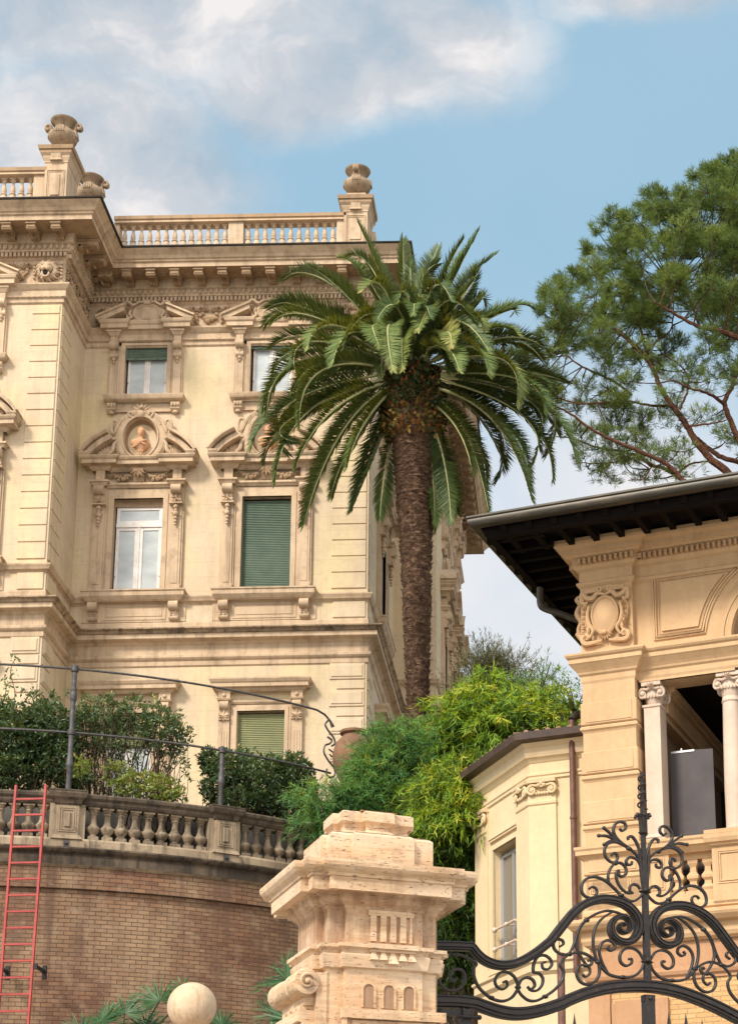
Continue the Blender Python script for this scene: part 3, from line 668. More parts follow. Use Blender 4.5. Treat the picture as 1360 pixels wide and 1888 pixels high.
# --- windows of the main floor
def oval(b, cx, cz, rx, rz, r, y, a0=0., a1=2*math.pi, n=28, seg=6):
    pts = [(cx+rx*math.cos(a0+(a1-a0)*i/n), y, cz+rz*math.sin(a0+(a1-a0)*i/n)) for i in range(n+1)]
    b.tube(pts, r, seg, cap=abs(a1-a0) < 6.2); return b
def lower_window():
    b = MB(); hw, z0, z1 = LOW
    # architrave round the opening, three steps
    for w_, p, e in ((.23, .05, 0), (.14, .075, .003), (.07, .06, .006)):
        b.box(-hw-w_, -hw+e*0, -p, .02, z0, z1+w_+.08*(w_ > .2)); b.box(hw, hw+w_, -p, .02, z0, z1+w_+.08*(w_ > .2)); b.box(-hw, hw, -p, .02, z1, z1+w_+.08*(w_ > .2))
    for s_ in (-1, 1):
        x0, x1 = sorted((s_*.94, s_*1.25)); b.box(x0, x1, -.12, .02, z0-.02, 25.0); b.box(x0+.06, x1-.06, -.135, 0, 22.02, 23.7); b.box(x0-.03, x1+.03, -.155, .02, z0-.02, 21.97)
        b.box(x0-.05, x1+.05, -.085, .02, z0-.02, 25.0)
        b.sweep([(0, 25.0), (.03, 25.02), (.06, 25.09), (.10, 25.10), (.10, 25.15), (0, 25.17)], [(x0-.02, .02), (x0-.02, -.22), (x1+.02, -.22), (x1+.02, .02)])
        b.box(x0+.03, x1-.03, -.20, .02, 24.97, 25.5)
    b.sweep([(0, 24.98), (.02, 25.0), (.05, 25.05), (.08, 25.06), (.08, 25.12), (0, 25.14)], [(-.94, -.08), (.94, -.08)])
    # cornice with breaks over the pilasters
    cp = [(0, 25.48), (.05, 25.52), (.09, 25.6), (.26, 25.61), (.26, 25.72), (.30, 25.75), (.33, 25.80), (.33, 25.83), (0, 25.88)]
    b.sweep(cp, [(-1.32, .02), (-1.32, -.20), (-.86, -.20), (-.86, -.10), (.86, -.10), (.86, -.20), (1.32, -.20), (1.32, .02)])
    # broken segmental pediment
    for s_ in (-1, 1):
        Rr, zc = 2.05, 24.75
        arc = [(s_*q, zz) for q, zz in crom([(1.64, 25.97), (1.52, 26.13), (1.35, 26.31), (1.15, 26.47), (.90, 26.61)], 4)]
        b.bar(arc, .10, .56, -.27, prof=[(-1, .5), (-1, -.40), (0, -.5), (1, -.5), (1, .5)])
        arc2 = [(q-s_*.10, zz-.13) for q, zz in arc]; b.bar(arc2, .16, .42, -.19, prof=[(-1, .5), (-1, -.5), (1, -.5), (1, .5)])
        b.prism([(s_*1.5, 25.86), (s_*.62, 25.86), (s_*.62, 26.35), (s_*.95, 26.30), (s_*1.25, 26.15)][::s_], -.10, .02)
        b.sweep([(0, 25.80), (.05, 25.83), (.09, 25.9), (.09, 25.94), (0, 25.95)], [(s_*1.34, .02), (s_*1.34, -.4)][::-s_] if False else ([(-1.56, .02), (-1.56, -.46), (-1.38, -.46)] if s_ < 0 else [(1.38, -.46), (1.56, -.46), (1.56, .02)]))
    win = pp(b, 'window', M['trim'])
    # niche frame with scrolls
    b = MB(); cz = 26.50
    b.lathe([(.001, 0)], seg=3) if False else None
    ring = []
    n = 40
    for rr, yy_ in (((.76, .94), .02), ((.76, .94), -.16), ((.66, .82), -.24), ((.56, .70), -.25), ((.49, .62), -.20), ((.47, .60), -.12)):
        ring.append([(rr[0]*math.cos(2*math.pi*i/n)*(1.0), yy_, cz+rr[1]*math.sin(2*math.pi*i/n)) for i in range(n)])
    vs = [p for r in ring for p in r]; fs = [(a*n+i, a*n+(i+1) % n, (a+1)*n+(i+1) % n, (a+1)*n+i) for a in range(len(ring)-1) for i in range(n)]
    vs = [(x, y, max(z, 25.84)) for x, y, z in vs]; b.add(vs, fs)
    oval(b, 0, cz, .52, .66, .028, -.26); oval(b, 0, cz, .64, .80, .035, -.23, .5, math.pi-.5)
    for s_ in (-1, 1):
        P = lambda l: [(s_*x, z) for x, z in l]
        ribbon(b, P(crom([(.08, 27.32), (.22, 27.30), (.42, 27.18), (.60, 27.0), (.70, 26.78), (.74, 26.66)], 5)), .06, -.22)
        ribbon(b, P(crom([(.30, 27.12), (.36, 27.24), (.26, 27.28), (.22, 27.20)], 5)), .045, -.27)
        ribbon(b, P(crom([(.72, 26.62), (.84, 26.72), (.86, 26.92), (.80, 27.06), (.70, 27.02), (.71, 26.92)], 5)), .055, -.18)
        ribbon(b, P(crom([(.62, 26.50), (.80, 26.48), (.90, 26.56)], 5)), .05, -.2)
        ribbon(b, P(crom([(.60, 26.42), (.74, 26.30), (.78, 26.10), (.88, 25.98), (.78, 25.90)], 5)), .06, -.22)
        ribbon(b, P(crom([(.30, 25.90), (.44, 25.98), (.56, 26.10), (.62, 26.3)], 5)), .07, -.2)
        leafy(b, s_*.92, 25.95, .34, -.14, 0, 6, .1 if s_ > 0 else math.pi*.45, math.pi*.55 if s_ > 0 else math.pi*.9)
        for q in range(5): b.ball((s_*(.95+.1*q), -.14, 25.97+.05*((q*7) % 3)), .055, 0, 7)
    leafy(b, 0, 27.25, .36, -.20, 0, 7, .35, math.pi-.35); b.ball((0, -.27, 27.22), .10, 0, 9, (1, .8, 1.3)); b.ball((0, -.25, 27.44), .07, 0, 8)
    leafy(b, 0, 25.84, .26, -.24, 0, 7, .25, math.pi-.25)
    cn = b.build('niche_frame', M['trim'], win, smooth=True)
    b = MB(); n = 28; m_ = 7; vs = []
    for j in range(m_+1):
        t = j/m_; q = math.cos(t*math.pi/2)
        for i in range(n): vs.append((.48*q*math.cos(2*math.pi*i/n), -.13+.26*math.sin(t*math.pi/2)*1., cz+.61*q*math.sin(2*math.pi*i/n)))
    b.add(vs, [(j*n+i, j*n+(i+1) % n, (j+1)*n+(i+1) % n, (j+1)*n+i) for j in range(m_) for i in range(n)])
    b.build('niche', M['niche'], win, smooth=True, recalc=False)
    # consoles hanging on the pilasters
    for s_ in (-1, 1):
        b = MB(); x = s_*1.095
        scroll_console(b, x-.13, x+.13, 24.47, 24.99, .16, .30); b.box(x-.19, x+.19, -.27, 0, 24.41, 24.45)
        for q, (r, z) in enumerate(((.075, 24.33), (.055, 24.22), (.085, 24.11), (.06, 23.98), (.05, 23.88), (.04, 23.79))): b.ball((x, -.19, z), r, 0, 8)
        leafy(b, x, 24.15, .15, -.16, 0, 6, math.pi*1.05, math.pi*1.95); leafy(b, x, 24.6, .16, -.26, 0, 5, math.pi*1.1, math.pi*1.9)
        b.build('bracket', M['trim'], win, smooth=True)
    b = MB(); garland(b, -.78, -.2, 25.42, .17, -.09, .05, 8); garland(b, .2, .78, 25.42, .17, -.09, .05, 8)
    b.prismx([(0, 25.12), (-.16, 25.14), (-.24, 25.3), (-.3, 25.5), (0, 25.5)], -.15, .15); leafy(b, 0, 25.45, .26, -.26, 0, 5, math.pi*1.15, math.pi*1.85)
    for x in (-.84, -.5, .5, .84): leafy(b, x, 25.3, .16, -.07, 0, 5, .3, 2.8)
    b.tube([(-.15, -.22, 25.44), (.15, -.22, 25.44)], .05, 8)
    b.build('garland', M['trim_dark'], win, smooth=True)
    # sill on two leaf brackets, panel between
    b = MB(); b.sweep([(0, 21.46), (.05, 21.50), (.10, 21.56), (.13, 21.60), (.13, 21.72), (.16, 21.74), (.16, 21.78), (0, 21.80)], [(-1.30, .02), (-1.30, -.17), (1.30, -.17), (1.30, .02)])
    b.box(-1.45, 1.45, -.028, .02, 20.9, 21.46); 
    b.box(-.9, .9, -.045, .02, 21.36, 21.40); b.box(-.9, .9, -.045, .02, 20.96, 21.0); b.box(-.9, -.86, -.0449, .02, 21.0, 21.36); b.box(.86, .9, -.0449, .02, 21.0, 21.36); b.chamf(-.80, .80, -.045, .02, 21.05, 21.31, .02)
    sl_ = b.build('sill', M['trim'], win)
    for s_ in (-1, 1):
        b = MB(); x = s_*1.13; scroll_console(b, x-.12, x+.12, 20.93, 21.47, .06, .17)
        for q in range(5):
            for e in (-1, 1): b.tube([(x+e*.02, -.13, 21.33-.07*q), (x+e*.07, -.155, 21.36-.07*q), (x+e*.09, -.13, 21.31-.07*q)], .018, 5)
        b.build('sill_bracket', M['trim'], win, smooth=True)
    return win
def roller(win, hw, z0, z1, y, m_, bottom=True):
    b = MB(); n = max(2, int((z1-z0)/.052)); h = (z1-z0)/n
    for i in range(n):
        a = z0+h*i; b.add([(-hw, y, a+.004), (hw, y, a+.004), (hw, y-.012, a+h*.45), (-hw, y-.012, a+h*.45), (hw, y, a+h-.004), (-hw, y, a+h-.004), (-hw, y+.02, a+h), (hw, y+.02, a+h)], [(0, 1, 2, 3), (3, 2, 4, 5), (5, 4, 7, 6)])
    if bottom:
        b.box(-hw, hw, y-.02, y+.015, z0-.03, z0+.03)
        for s_ in (-1, 1): b.box(s_*hw*.55-.03, s_*hw*.55+.03, y-.045, y, z0-.01, z0+.02)
    for s_ in (-1, 1): b.box(s_*(hw+.004)-.018, s_*(hw+.004)+.018, y-.03, y+.03, z0-.03, z1)
    return b.build('shutter', m_, win)
def sash(win, hw, z0, z1, y, tr=None, mull=.19, fw=.085, gm='glass'):
    b = MB(); f_ = fw
    zt = tr if tr else z1
    def frame(x0, x1, a, e, w_, yy_):
        b.chamf(x0, x0+w_, yy_, yy_+.05, a, e, .008); b.chamf(x1-w_, x1, yy_, yy_+.05, a, e, .008); b.chamf(x0+w_, x1-w_, yy_+.001, yy_+.05, a, a+w_, .008); b.chamf(x0+w_, x1-w_, yy_+.001, yy_+.05, e-w_, e, .008)
    frame(-hw, -.02, z0, zt, f_, y); frame(.02, hw, z0, zt, f_, y+.0005); b.chamf(-.035, .035, y-.02, y+.04, z0, zt, .012)
    panes = [(-hw+f_, -.02-f_, z0+f_, zt-f_), (.02+f_, hw-f_, z0+f_, zt-f_)]
    if tr:
        b.box(-hw, hw, y-.03, y+.04, tr, tr+.11); frame(-hw, hw, tr+.11, z1, f_, y); panes.append((-hw+f_, hw-f_, tr+.11+f_, z1-f_))
    o = b.build('sash', M['white'], win)
    for x0, x1, a, e in panes:
        q = MB(); q.box(x0-.005, x1+.005, y+.028, y+.036, a-.005, e+.005); q.build('pane', M[gm], win)
    q = MB()
    for s_ in (-1, 1): q.tube([(s_*(hw-.03), y-.01, z0+.55), (s_*(hw-.03), y-.05, z0+.55)], .012, 6)
    q.build('latch', M['iron_grey'], win)
def place(win, cx, cy, rz=0.): win.location = (cx-PB.x, cy-PB.y, -PB.z); win.rotation_euler = (0, 0, rz)
lw = lower_window(); place(lw, CX1, YF)
def bare(win, names=('shutter', 'sash', 'pane', 'latch')):
    c = win.copy(); C.objects.link(c); c.parent = win.parent
    for ch in win.children:
        if ch.name.split('.')[0] in names: continue
        d = ch.copy(); C.objects.link(d); d.parent = c
    return c
lws = [lw]
for cx, cy, rz in ((CX2, YF, 0), (CXW, YW, 0), (XR, SY1, math.pi/2), (XR2, SY2, math.pi/2), (XR2, SY3, math.pi/2)):
    c = bare(lw); place(c, cx, cy, rz); lws.append(c)
b = MB(); b.box(-.7, .7, .10, .13, 24.48, 24.67); b.build('blind_box', M['trim_dark'], lws[0])
sash(lws[0], .655, 21.79, 24.49, .14, tr=23.86, fw=.10)
for q in lws[1:]: roller(q, .68, 21.80, 24.60, .10, M['shutter'], False)
for q in lws[1:]:
    b = MB(); b.box(-.7, .7, .16, .18, 21.78, 24.68); b.build('back_panel', M['dark'], q)
# --- windows of the top floor
def upper_window():
    b = MB(); hw, z0, z1 = UPP
    for w_, p in ((.205, .05), (.12, .07), (.05, .055)):
        b.box(-hw-w_, -hw, -p, .02, z0, z1+w_*.7); b.box(hw, hw+w_, -p, .02, z0, z1+w_*.7); b.box(-hw, hw, -p, .02, z1, z1+w_*.7)
    for s_ in (-1, 1):
        x0, x1 = sorted((s_*.81, s_*1.03)); b.box(x0, x1, -.104, .02, z0, 29.82); b.box(x0+.005, x1-.005, -.195, .02, 29.60, 29.95); b.box(x0-.045, x1+.045, -.06, .02, z0, 29.3)
        b.sweep([(0, 29.78), (.02, 29.80), (.07, 29.88), (.10, 29.90), (.10, 29.95), (0, 29.96)], [(x0, .02), (x0, -.20), (x1, -.20), (x1, .02)])
        pk = [(s_*1.40, 30.22), (s_*1.40, 30.30), (s_*.62, 30.66), (s_*.62, 30.50), (s_*.70, 30.46), (s_*1.18, 30.22)]
        b.prism(pk[::s_], -.42, .02)
        b.bar([(s_*1.44, 30.30), (s_*.60, 30.69)], .06, .50, -.24, prof=[(-1, .5), (-1, -.46), (1, -.5), (1, .5)])
        b.prism([(s_*1.1, 30.22), (s_*.66, 30.22), (s_*.66, 30.42)][::s_], -.10, .02)
    cp = [(0, 29.94), (.03, 29.96), (.16, 29.98), (.16, 30.10), (.2, 30.14), (.22, 30.20), (.22, 30.23), (0, 30.25)]
    b.sweep(cp, [(-1.14, .02), (-1.14, -.20), (-.68, -.20), (-.68, -.10), (.68, -.10), (.68, -.20), (1.14, -.20), (1.14, .02)])
    b.sweep([(0, 29.80), (.05, 29.86), (.06, 29.92), (0, 29.94)], [(-.8, -.05), (.8, -.05)])
    win = pp(b, 'window', M['trim'])
    b = MB(); n = 28; cz = 30.53; ring = []
    for rr, rz_, yy_ in ((.47, .34, .02), (.47, .34, -.18), (.40, .30, -.24), (.35, .25, -.20), (.30, .21, -.17), (.15, .1, -.19), (.001, .001, -.2)):
        ring.append([(rr*math.cos(2*math.pi*i/n), yy_, cz+rz_*math.sin(2*math.pi*i/n)) for i in range(n)])
    b.add([p for r in ring for p in r], [(a*n+i, a*n+(i+1) % n, (a+1)*n+(i+1) % n, (a+1)*n+i) for a in range(len(ring)-1) for i in range(n)])
    for s_ in (-1, 1):
        P = lambda l: [(s_*x, z) for x, z in l]
        ribbon(b, P(crom([(.08, 30.86), (.24, 30.86), (.40, 30.76), (.52, 30.86), (.64, 30.84), (.66, 30.72), (.58, 30.70)], 5)), .05, -.25)
        ribbon(b, P(crom([(.46, 30.62), (.50, 30.5), (.44, 30.38), (.54, 30.34), (.58, 30.44)], 5)), .045, -.24)
        ribbon(b, P(crom([(.10, 30.27), (.3, 30.28), (.5, 30.24), (.62, 30.30)], 5)), .035, -.24)
    b.prismx([(0, 30.78), (-.26, 30.80), (-.30, 30.88), (-.26, 30.93), (0, 30.93)], -.1, .1)
    leafy(b, 0, 30.24, .14, -.23, 0, 5, .3, 2.8)
    b.build('cartouche', M['trim'], win, smooth=True)
    for s_ in (-1, 1):
        b = MB(); x = s_*.92; scroll_console(b, x-.105, x+.105, 29.12, 29.62, .12, .20); b.ball((x, -.13, 29.06), .06, 0, 8); b.ball((x, -.12, 28.97), .045, 0, 8); leafy(b, x, 29.1, .13, -.12, 0, 5, math.pi*1.1, math.pi*1.9)
        b.build('bracket', M['trim'], win, smooth=True)
    b = MB(); b.sweep([(0, 27.68), (.05, 27.70), (.10, 27.73), (.12, 27.77), (.14, 27.84), (.14, 27.87), (0, 27.89)], [(-1.04, .02), (-1.04, -.14), (1.04, -.14), (1.04, .02)])
    b.box(-.95, .95, -.04, .02, 27.4, 27.68); b.box(-.97, .97, -.065, .02, 27.40, 27.44)
    b.build('sill', M['trim'], win)
    for s_ in (-1, 1):
        b = MB(); x = s_*.92; b.prismx([(0, 27.36), (-.08, 27.38), (-.16, 27.46), (-.16, 27.66), (0, 27.66)], x-.13, x+.13)
        for e in (-.085, 0, .085): b.ball((x+e, -.17, 27.57), .045, 0, 8, (1, 1, 1.6))
        b.ball((x, -.10, 27.36), .07, 0, 8, (1.2, .8, .8)); b.build('sill_bracket', M['trim'], win, smooth=True)
    return win
uw = upper_window(); place(uw, CX1+.02, YF); uws = [uw]
for cx, cy, rz in ((CX2+.02, YF, 0), (CXW, YW, 0), (XR, SY1, math.pi/2), (XR2, SY2, math.pi/2), (XR2, SY3, math.pi/2)):
    c = bare(uw); place(c, cx, cy, rz); uws.append(c)
roller(uws[0], .585, 29.17, 29.54, .06, M['shutter']); sash(uws[0], .57, 27.88, 29.5, .15, fw=.07)
roller(uws[1], .585, 29.46, 29.54, .06, M['shutter']); sash(uws[1], .57, 27.88, 29.52, .15, fw=.07)
for q in uws[2:]:
    roller(q, .585, 29.2, 29.54, .06, M['shutter']); sash(q, .57, 27.88, 29.5, .15, fw=.07)
# --- ground floor windows
def ground_window():
    b = MB(); hw, z0, z1 = GRD
    for w_, p in ((.17, .05), (.10, .075), (.04, .06)):
        b.box(-hw-w_, -hw, -p, .02, z0, z1+w_); b.box(hw, hw+w_, -p, .02, z0, z1+w_); b.box(-hw, hw, -p, .02, z1, z1+w_)
    for s_ in (-1, 1):
        x0, x1 = sorted((s_*.85, s_*1.15)); b.box(x0, x1, -.11, .02, z0, 18.5)
        for e in (.075, .15, .225): b.box(x0+e-.02, x0+e+.02, -.125, 0, z0, 17.6)
        b.box(x0-.01, x1+.01, -.2, .02, 18.52, 18.74)
        b.sweep([(0, 18.46), (.03, 18.48), (.05, 18.52), (0, 18.53)], [(x0, .02), (x0, -.19), (x1, -.19), (x1, .02)])
    b.sweep([(0, 18.4), (.04, 18.45), (.05, 18.5), (0, 18.52)], [(-.85, -.05), (.85, -.05)])
    b.sweep([(0, 18.72), (.04, 18.75), (.08, 18.80), (.17, 18.82), (.17, 18.92), (.20, 18.95), (.24, 19.02), (.24, 19.06), (0, 19.10)], [(-1.16, .02), (-1.16, -.18), (1.16, -.18), (1.16, .02)])
    win = pp(b, 'window', M['trim'])
    for s_ in (-1, 1):
        b = MB(); x = s_*1.0; scroll_console(b, x-.11, x+.11, 17.98, 18.46, .12, .18); b.ball((x, -.22, 18.62), .055, 0, 8, (1, .6, 1))
        leafy(b, x, 18.02, .17, -.14, 0, 7, math.pi*.9, math.pi*2.1); b.box(x-.15, x+.15, -.16, 0, 17.92, 17.95)
        b.build('bracket', M['trim'], win, smooth=True)
    return win
gw = ground_window(); place(gw, CX2-.01, YF); gws = [gw]
for cx, cy, rz in ((CX1, YF, 0), (CXW, YW, 0), (XR, SY1, math.pi/2), (XR2, SY2, math.pi/2)):
    c = bare(gw); place(c, cx, cy, rz); gws.append(c)
for q in (gws[0], *gws[2:]): roller(q, .64, 15.3, 18.15, .10, M['shutter_old'], False)
roller(gws[1], .64, 17.3, 18.15, .08, M['shutter_old']); sash(gws[1], .63, 15.3, 18.1, .15)

# --- balustrade on the roof
rb = MB()
def rail_piece(b, x0, x1, y, z0=32.10, dpt=.36):
    y0, y1 = y, y+dpt
    b.sweep([(0, 33.63), (.05, 33.64), (.05, 33.67), (.02, 33.68), (.02, 33.72), (.06, 33.75), (.06, 33.86), (.03, 33.88)], [(x0, y1), (x0, y0), (x1, y0), (x1, y1)], flat_mi=[0, 0, 0, 0, 1, 1, 1]); b.box(x0, x1, y0, y1, 33.63, 33.87)
    b.box(x0, x1, y0-.02, y1+.02, z0, 32.70)
def pedestal(b, x0, x1, y0, y1, z0=32.1, top=34.17, dz=0.):
    b.box(x0, x1, y0, y1, z0, top+dz)
    p = [(x0, y1), (x0, y0), (x1, y0), (x1, y1)]
    b.sweep([(0, 33.84+dz), (.02, 33.86+dz), (.02, 33.9+dz), (.06, 34.0+dz), (.07, 34.05+dz), (.13, 34.12+dz), (.13, 34.20+dz), (.17, 34.22+dz), (.19, 34.33+dz), (0, 34.36+dz)], p, closed=False, flat_mi=[0, 0, 0, 0, 0, 1, 1, 1, 1])
    b.add([(x0-.19, y0-.19, 34.33+dz), (x1+.19, y0-.19, 34.33+dz), (x1+.19, y1, 34.33+dz), (x0-.19, y1, 34.33+dz)], [(0, 1, 2, 3)])
    for a, e, yy_ in ((x0+.06, x1-.06, y0), ): 
        for q in (0, .04): b.box(a+q, a+q+.022, yy_-.03+q*.3, yy_+.01, 32.7, 33.74-q); b.box(e-q-.022, e-q, yy_-.03+q*.3, yy_+.01, 32.7, 33.74-q); b.box(a+q+.022, e-q-.022, yy_-.03+q*.3, yy_+.01, 33.74-q-.022, 33.74-q)
        b.chamf(a+.12, e-.12, yy_-.03, yy_+.01, 32.9, 33.6, .02)
    xm = (x0+x1)/2; b.prismx([(y0, 33.88+dz), (y0-.08, 33.93+dz), (y0-.12, 34.12+dz), (y0, 34.12+dz)], xm-.14, xm+.14); b.box(xm-.17, xm+.17, y0-.10, y0, 33.9+dz, 33.95+dz)
YB = 46.95; YBW = 44.55
rail_piece(rb, -13.2, -6.42, YB); pedestal(rb, -6.42, -5.72, YB-.06, YB+.98)
rail_piece(rb, -20, -14.63, YBW)
pedestal(rb, -14.62, -13.99, YBW-.06, YBW+1.0, dz=.12)
pedestal(rb, -14.5, -13.87, YB+.2, YB+.9, dz=.0)
hd = [(-13.3, -13.1), (-9.86, -9.42), (-6.64, -6.40)]
for a, e in hd: rb.box(a, e, YB+.02, YB+.34, 32.6, 33.64)
rb.box(-14.95, -14.6, YBW+.02, YBW+.34, 32.6, 33.64)
for yy_ in (48.6, 50.4, 52.2): pass
rb.box(-5.78, -5.60, 47.9, 53.8, 32.1, 33.85)
roofb = pp(rb, 'roof_balustrade', [M['trim'], M['trim_dark']])
bm_ = baluster_mesh(.93, .108, 10); o_ = bm_.build('baluster', M['trim'], smooth=True); bme = o_.data; C.objects.unlink(o_); bpy.data.objects.remove(o_)
def bal_row(x0, x1, y, z, sp=.245):
    n = int(round((x1-x0)/sp)); s_ = (x1-x0)/n
    for k in range(n): link('baluster', bme, roofb, (x0+s_*(k+.5), y, z))
bal_row(-13.1, -9.86, YB+.18, 32.72); bal_row(-9.42, -6.64, YB+.18, 32.72); bal_row(-17.2, -14.95, YBW+.18, 32.72)
# ------------------------------------------------------------------ urns, busts
def urn(label, x, y, z, rz, s=1.):
    t = thing('stone_urn', label, 'urn', (x, y, z), rz, 'stone urns on the roof pedestals')
    b = MB(); b.box(-.33, .33, -.33, .33, 0, .12); b.box(-.28, .28, -.28, .28, .12, .20); b.build('plinth', M['trim'], t)
    b = MB(); b.lathe([(.19, .20), (.20, .23), (.15, .27), (.12, .32), (.15, .345), (.26, .40), (.37, .49), (.41, .60), (.39, .70), (.31, .78), (.22, .84), (.20, .90), (.23, .97), (.33, 1.05), (.37, 1.08), (.385, 1.12), (.36, 1.14), (.30, 1.08), (.05, .95)], seg=24)
    for k in range(4):
        a = math.pi/2*k
        for q in (-2, -1, 0, 1, 2):
            aa = a+q*.13; b.tube([(.24*math.cos(a), .24*math.sin(a), .86), (.38*math.cos(aa), .38*math.sin(aa), .73), (.43*math.cos(aa), .43*math.sin(aa), .56)], [.03, .045, .01], 5)
    b.build('body', M['urn'], t, smooth=True)
    for a in (0, math.pi):
        b = MB(); c, s_ = math.cos(a), math.sin(a)
        pts = crom([(.30, .72), (.35, .84), (.36, .95), (.43, 1.01), (.50, .97), (.50, .88), (.44, .86), (.42, .92)], 5)
        for dy in (-.05, 0, .05): b.tube([(p[0]*c-dy*s_, p[0]*s_+dy*c, p[1]) for p in pts], .042, 7)
        b.build('handle', M['urn'], t, smooth=True)
    t.scale = (s, s, s*1.02); return t
urn('highest roof urn, with scroll handles, on the tall pedestal of the left wing', -14.28, YBW+.34, 34.46, 0.)
urn('stone urn half hidden behind the wing cornice, lower neighbour of the leftmost urn', -14.15, YB+.45, 34.34, 0.)
urn('dark weathered stone urn alone on the roof pedestal above the palm', -6.07, YB+.3, 34.36, math.pi/2)
def bust(cx, label):
    t = thing('bust', label, 'bust', (cx, YF-.10, 25.93), 0., 'terracotta busts in the oval niches')
    b = MB(); b.lathe([(.14, 0), (.14, .05), (.10, .09), (.09, .14), (.13, .17), (.13, .20), (.02, .21)], seg=4, rot=math.pi/4, sx=1.2); b.build('socle', M['bust'], t)
    secs = [(.19, .10, .08, 0), (.24, .13, .09, 0), (.30, .20, .11, 0), (.38, .27, .13, 0), (.46, .285, .135, 0), (.51, .25, .125, 0), (.545, .16, .10, 0), (.57, .088, .085, 0), (.62, .072, .075, -.005), (.655, .075, .08, -.015), (.685, .088, .10, -.03), (.73, .094, .112, -.03), (.78, .098, .118, -.022), (.83, .098, .115, -.012), (.88, .088, .10, -.005), (.92, .06, .07, 0), (.935, .01, .01, 0)]
    n = 24; vs = []
    for z, rx, ry, oy in secs:
        for i in range(n):
            a = 2*math.pi*i/n; x = rx*math.cos(a); y = oy+ry*math.sin(a)
            if .66 < z < .86 and math.sin(a) < -.9:
                y -= {.685: .004, .73: .012, .78: .035, .83: .006}.get(z, 0)
            vs.append((x, y, z))
    b = MB(); b.add(vs, [(j*n+i, j*n+(i+1) % n, (j+1)*n+(i+1) % n, (j+1)*n+i) for j in range(len(secs)-1) for i in range(n)]+[tuple(range(n))])
    # nose, brow, lips, ears share the head's surface
    b.add([(0, -.155, .815), (.02, -.13, .755), (0, -.18, .76), (-.02, -.13, .755), (0, -.135, .745)], [(0, 1, 2), (0, 2, 3), (1, 4, 2), (2, 4, 3)])
    b.tube([(-.05, -.128, .822), (0, -.142, .82), (.05, -.128, .822)], .011, 6); b.tube([(-.025, -.13, .718), (0, -.143, .72), (.025, -.13, .718)], .009, 6)
    for s_ in (-1, 1): b.ball((s_*.098, 0, .775), .026, 0, 8, (.5, 1, 1.4)); b.ball((s_*.036, -.125, .795), .012, 0, 6)
    o = b.build('body', M['bust'], t, smooth=True); o.rotation_euler = (0, 0, .42)
    b = MB(); rs = random.Random(4)
    for _ in range(46):
        a = rs.uniform(0, 2*math.pi); e = rs.uniform(.12, 1.35)
        x, y, z = .098*math.cos(a)*math.cos(e), .115*math.sin(a)*math.cos(e), .835+.10*math.sin(e)
        if y < -.07 and z < .88: continue
        b.ball((x, y, z), .026, 0, 6)
    o = b.build('hair', M['bust'], t, smooth=True); o.rotation_euler = (0, 0, .42)
    b = MB()
    for k in range(6):
        q = k*.022; b.tube(crom([(.20-q, -.05, .52), (.08-q, -.135, .46-q), (-.08-q, -.15, .36-q), (-.20, -.12, .26)], 5), .024, 6)
    b.tube(crom([(-.2, -.04, .5), (-.1, -.12, .5), (.02, -.13, .44), (.16, -.12, .36)], 5), .026, 6)
    b.build('cloak', M['bust'], t, smooth=True)
    return t
bust(CX1-.02, 'terracotta bust of a man in a draped cloak in the fully visible oval niche')
bust(CX2-.02, 'terracotta bust in the second oval niche, mostly hidden behind palm fronds')

# ------------------------------------------------------------------ round retaining wall, balustrade, railing, ladder
def pol(th, r, z): a = R_(th); return (TC.x+r*math.sin(a), TC.y-r*math.cos(a), z)
WBs = Vector((TC.x, TC.y-TR, 0))
def ring(b, prof, r0, th0, th1, n=64, mi=0, flat_mi=None, uv=False):
    path = [pol(th0+(th1-th0)*i/n, r0, 0)[:2] for i in range(n+1)]; b.sweep(prof, path, cap=True, mi=mi, flat_mi=flat_mi)
tw = thing('retaining_wall', 'curved weathered brick retaining wall with a stained stone cornice, behind the red ladder', 'wall', WBs)
offw = (-WBs.x, -WBs.y, 0)
b = MB(); n = 120; th0, th1 = -14, 100
zs = [0, 9.33, 9.33, 9.72]; rs_ = [TR-.09, TR-.09, TR-.02, TR-.02]; vs = []; uv = []
for i in range(n+1):
    th = th0+(th1-th0)*i/n
    for z, r in zip(zs, rs_): vs.append(pol(th, r, z)); uv.append((R_(th)*TR, z))
b.add(vs, [(i*4+q, (i+1)*4+q, (i+1)*4+q+1, i*4+q+1) for i in range(n) for q in range(3)]); b.uv = uv
b.build('brickwork', M['brick'], tw, loc=offw, recalc=False)
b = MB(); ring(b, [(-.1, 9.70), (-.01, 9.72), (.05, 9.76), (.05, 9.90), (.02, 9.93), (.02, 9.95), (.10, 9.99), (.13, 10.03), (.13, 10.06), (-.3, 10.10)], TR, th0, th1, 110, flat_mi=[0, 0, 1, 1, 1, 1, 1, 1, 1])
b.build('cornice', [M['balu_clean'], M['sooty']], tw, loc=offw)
b = MB(); vs = [(TC.x, TC.y, 10.06)]+[pol(i*5, TR-.1, 10.06) for i in range(72)]; b.add(vs, [(0, 1+i, 1+(i+1) % 72) for i in range(72)]); b.build('terrace_floor', M['earth'], tw, loc=offw, recalc=False)
tb = thing('terrace_balustrade', 'mossy stone balustrade with panelled piers on top of the curved brick wall', 'balustrade', (WBs.x, WBs.y, 10.06)); offb = (-WBs.x, -WBs.y, -10.06)
b = MB()
ring(b, [(-.36, 10.06), (.0, 10.06), (.0, 10.22), (-.03, 10.26), (-.33, 10.26), (-.36, 10.22)], TR-.0, th0, th1, 110)
b.build('base', M['balu_clean'], tb, loc=offb)
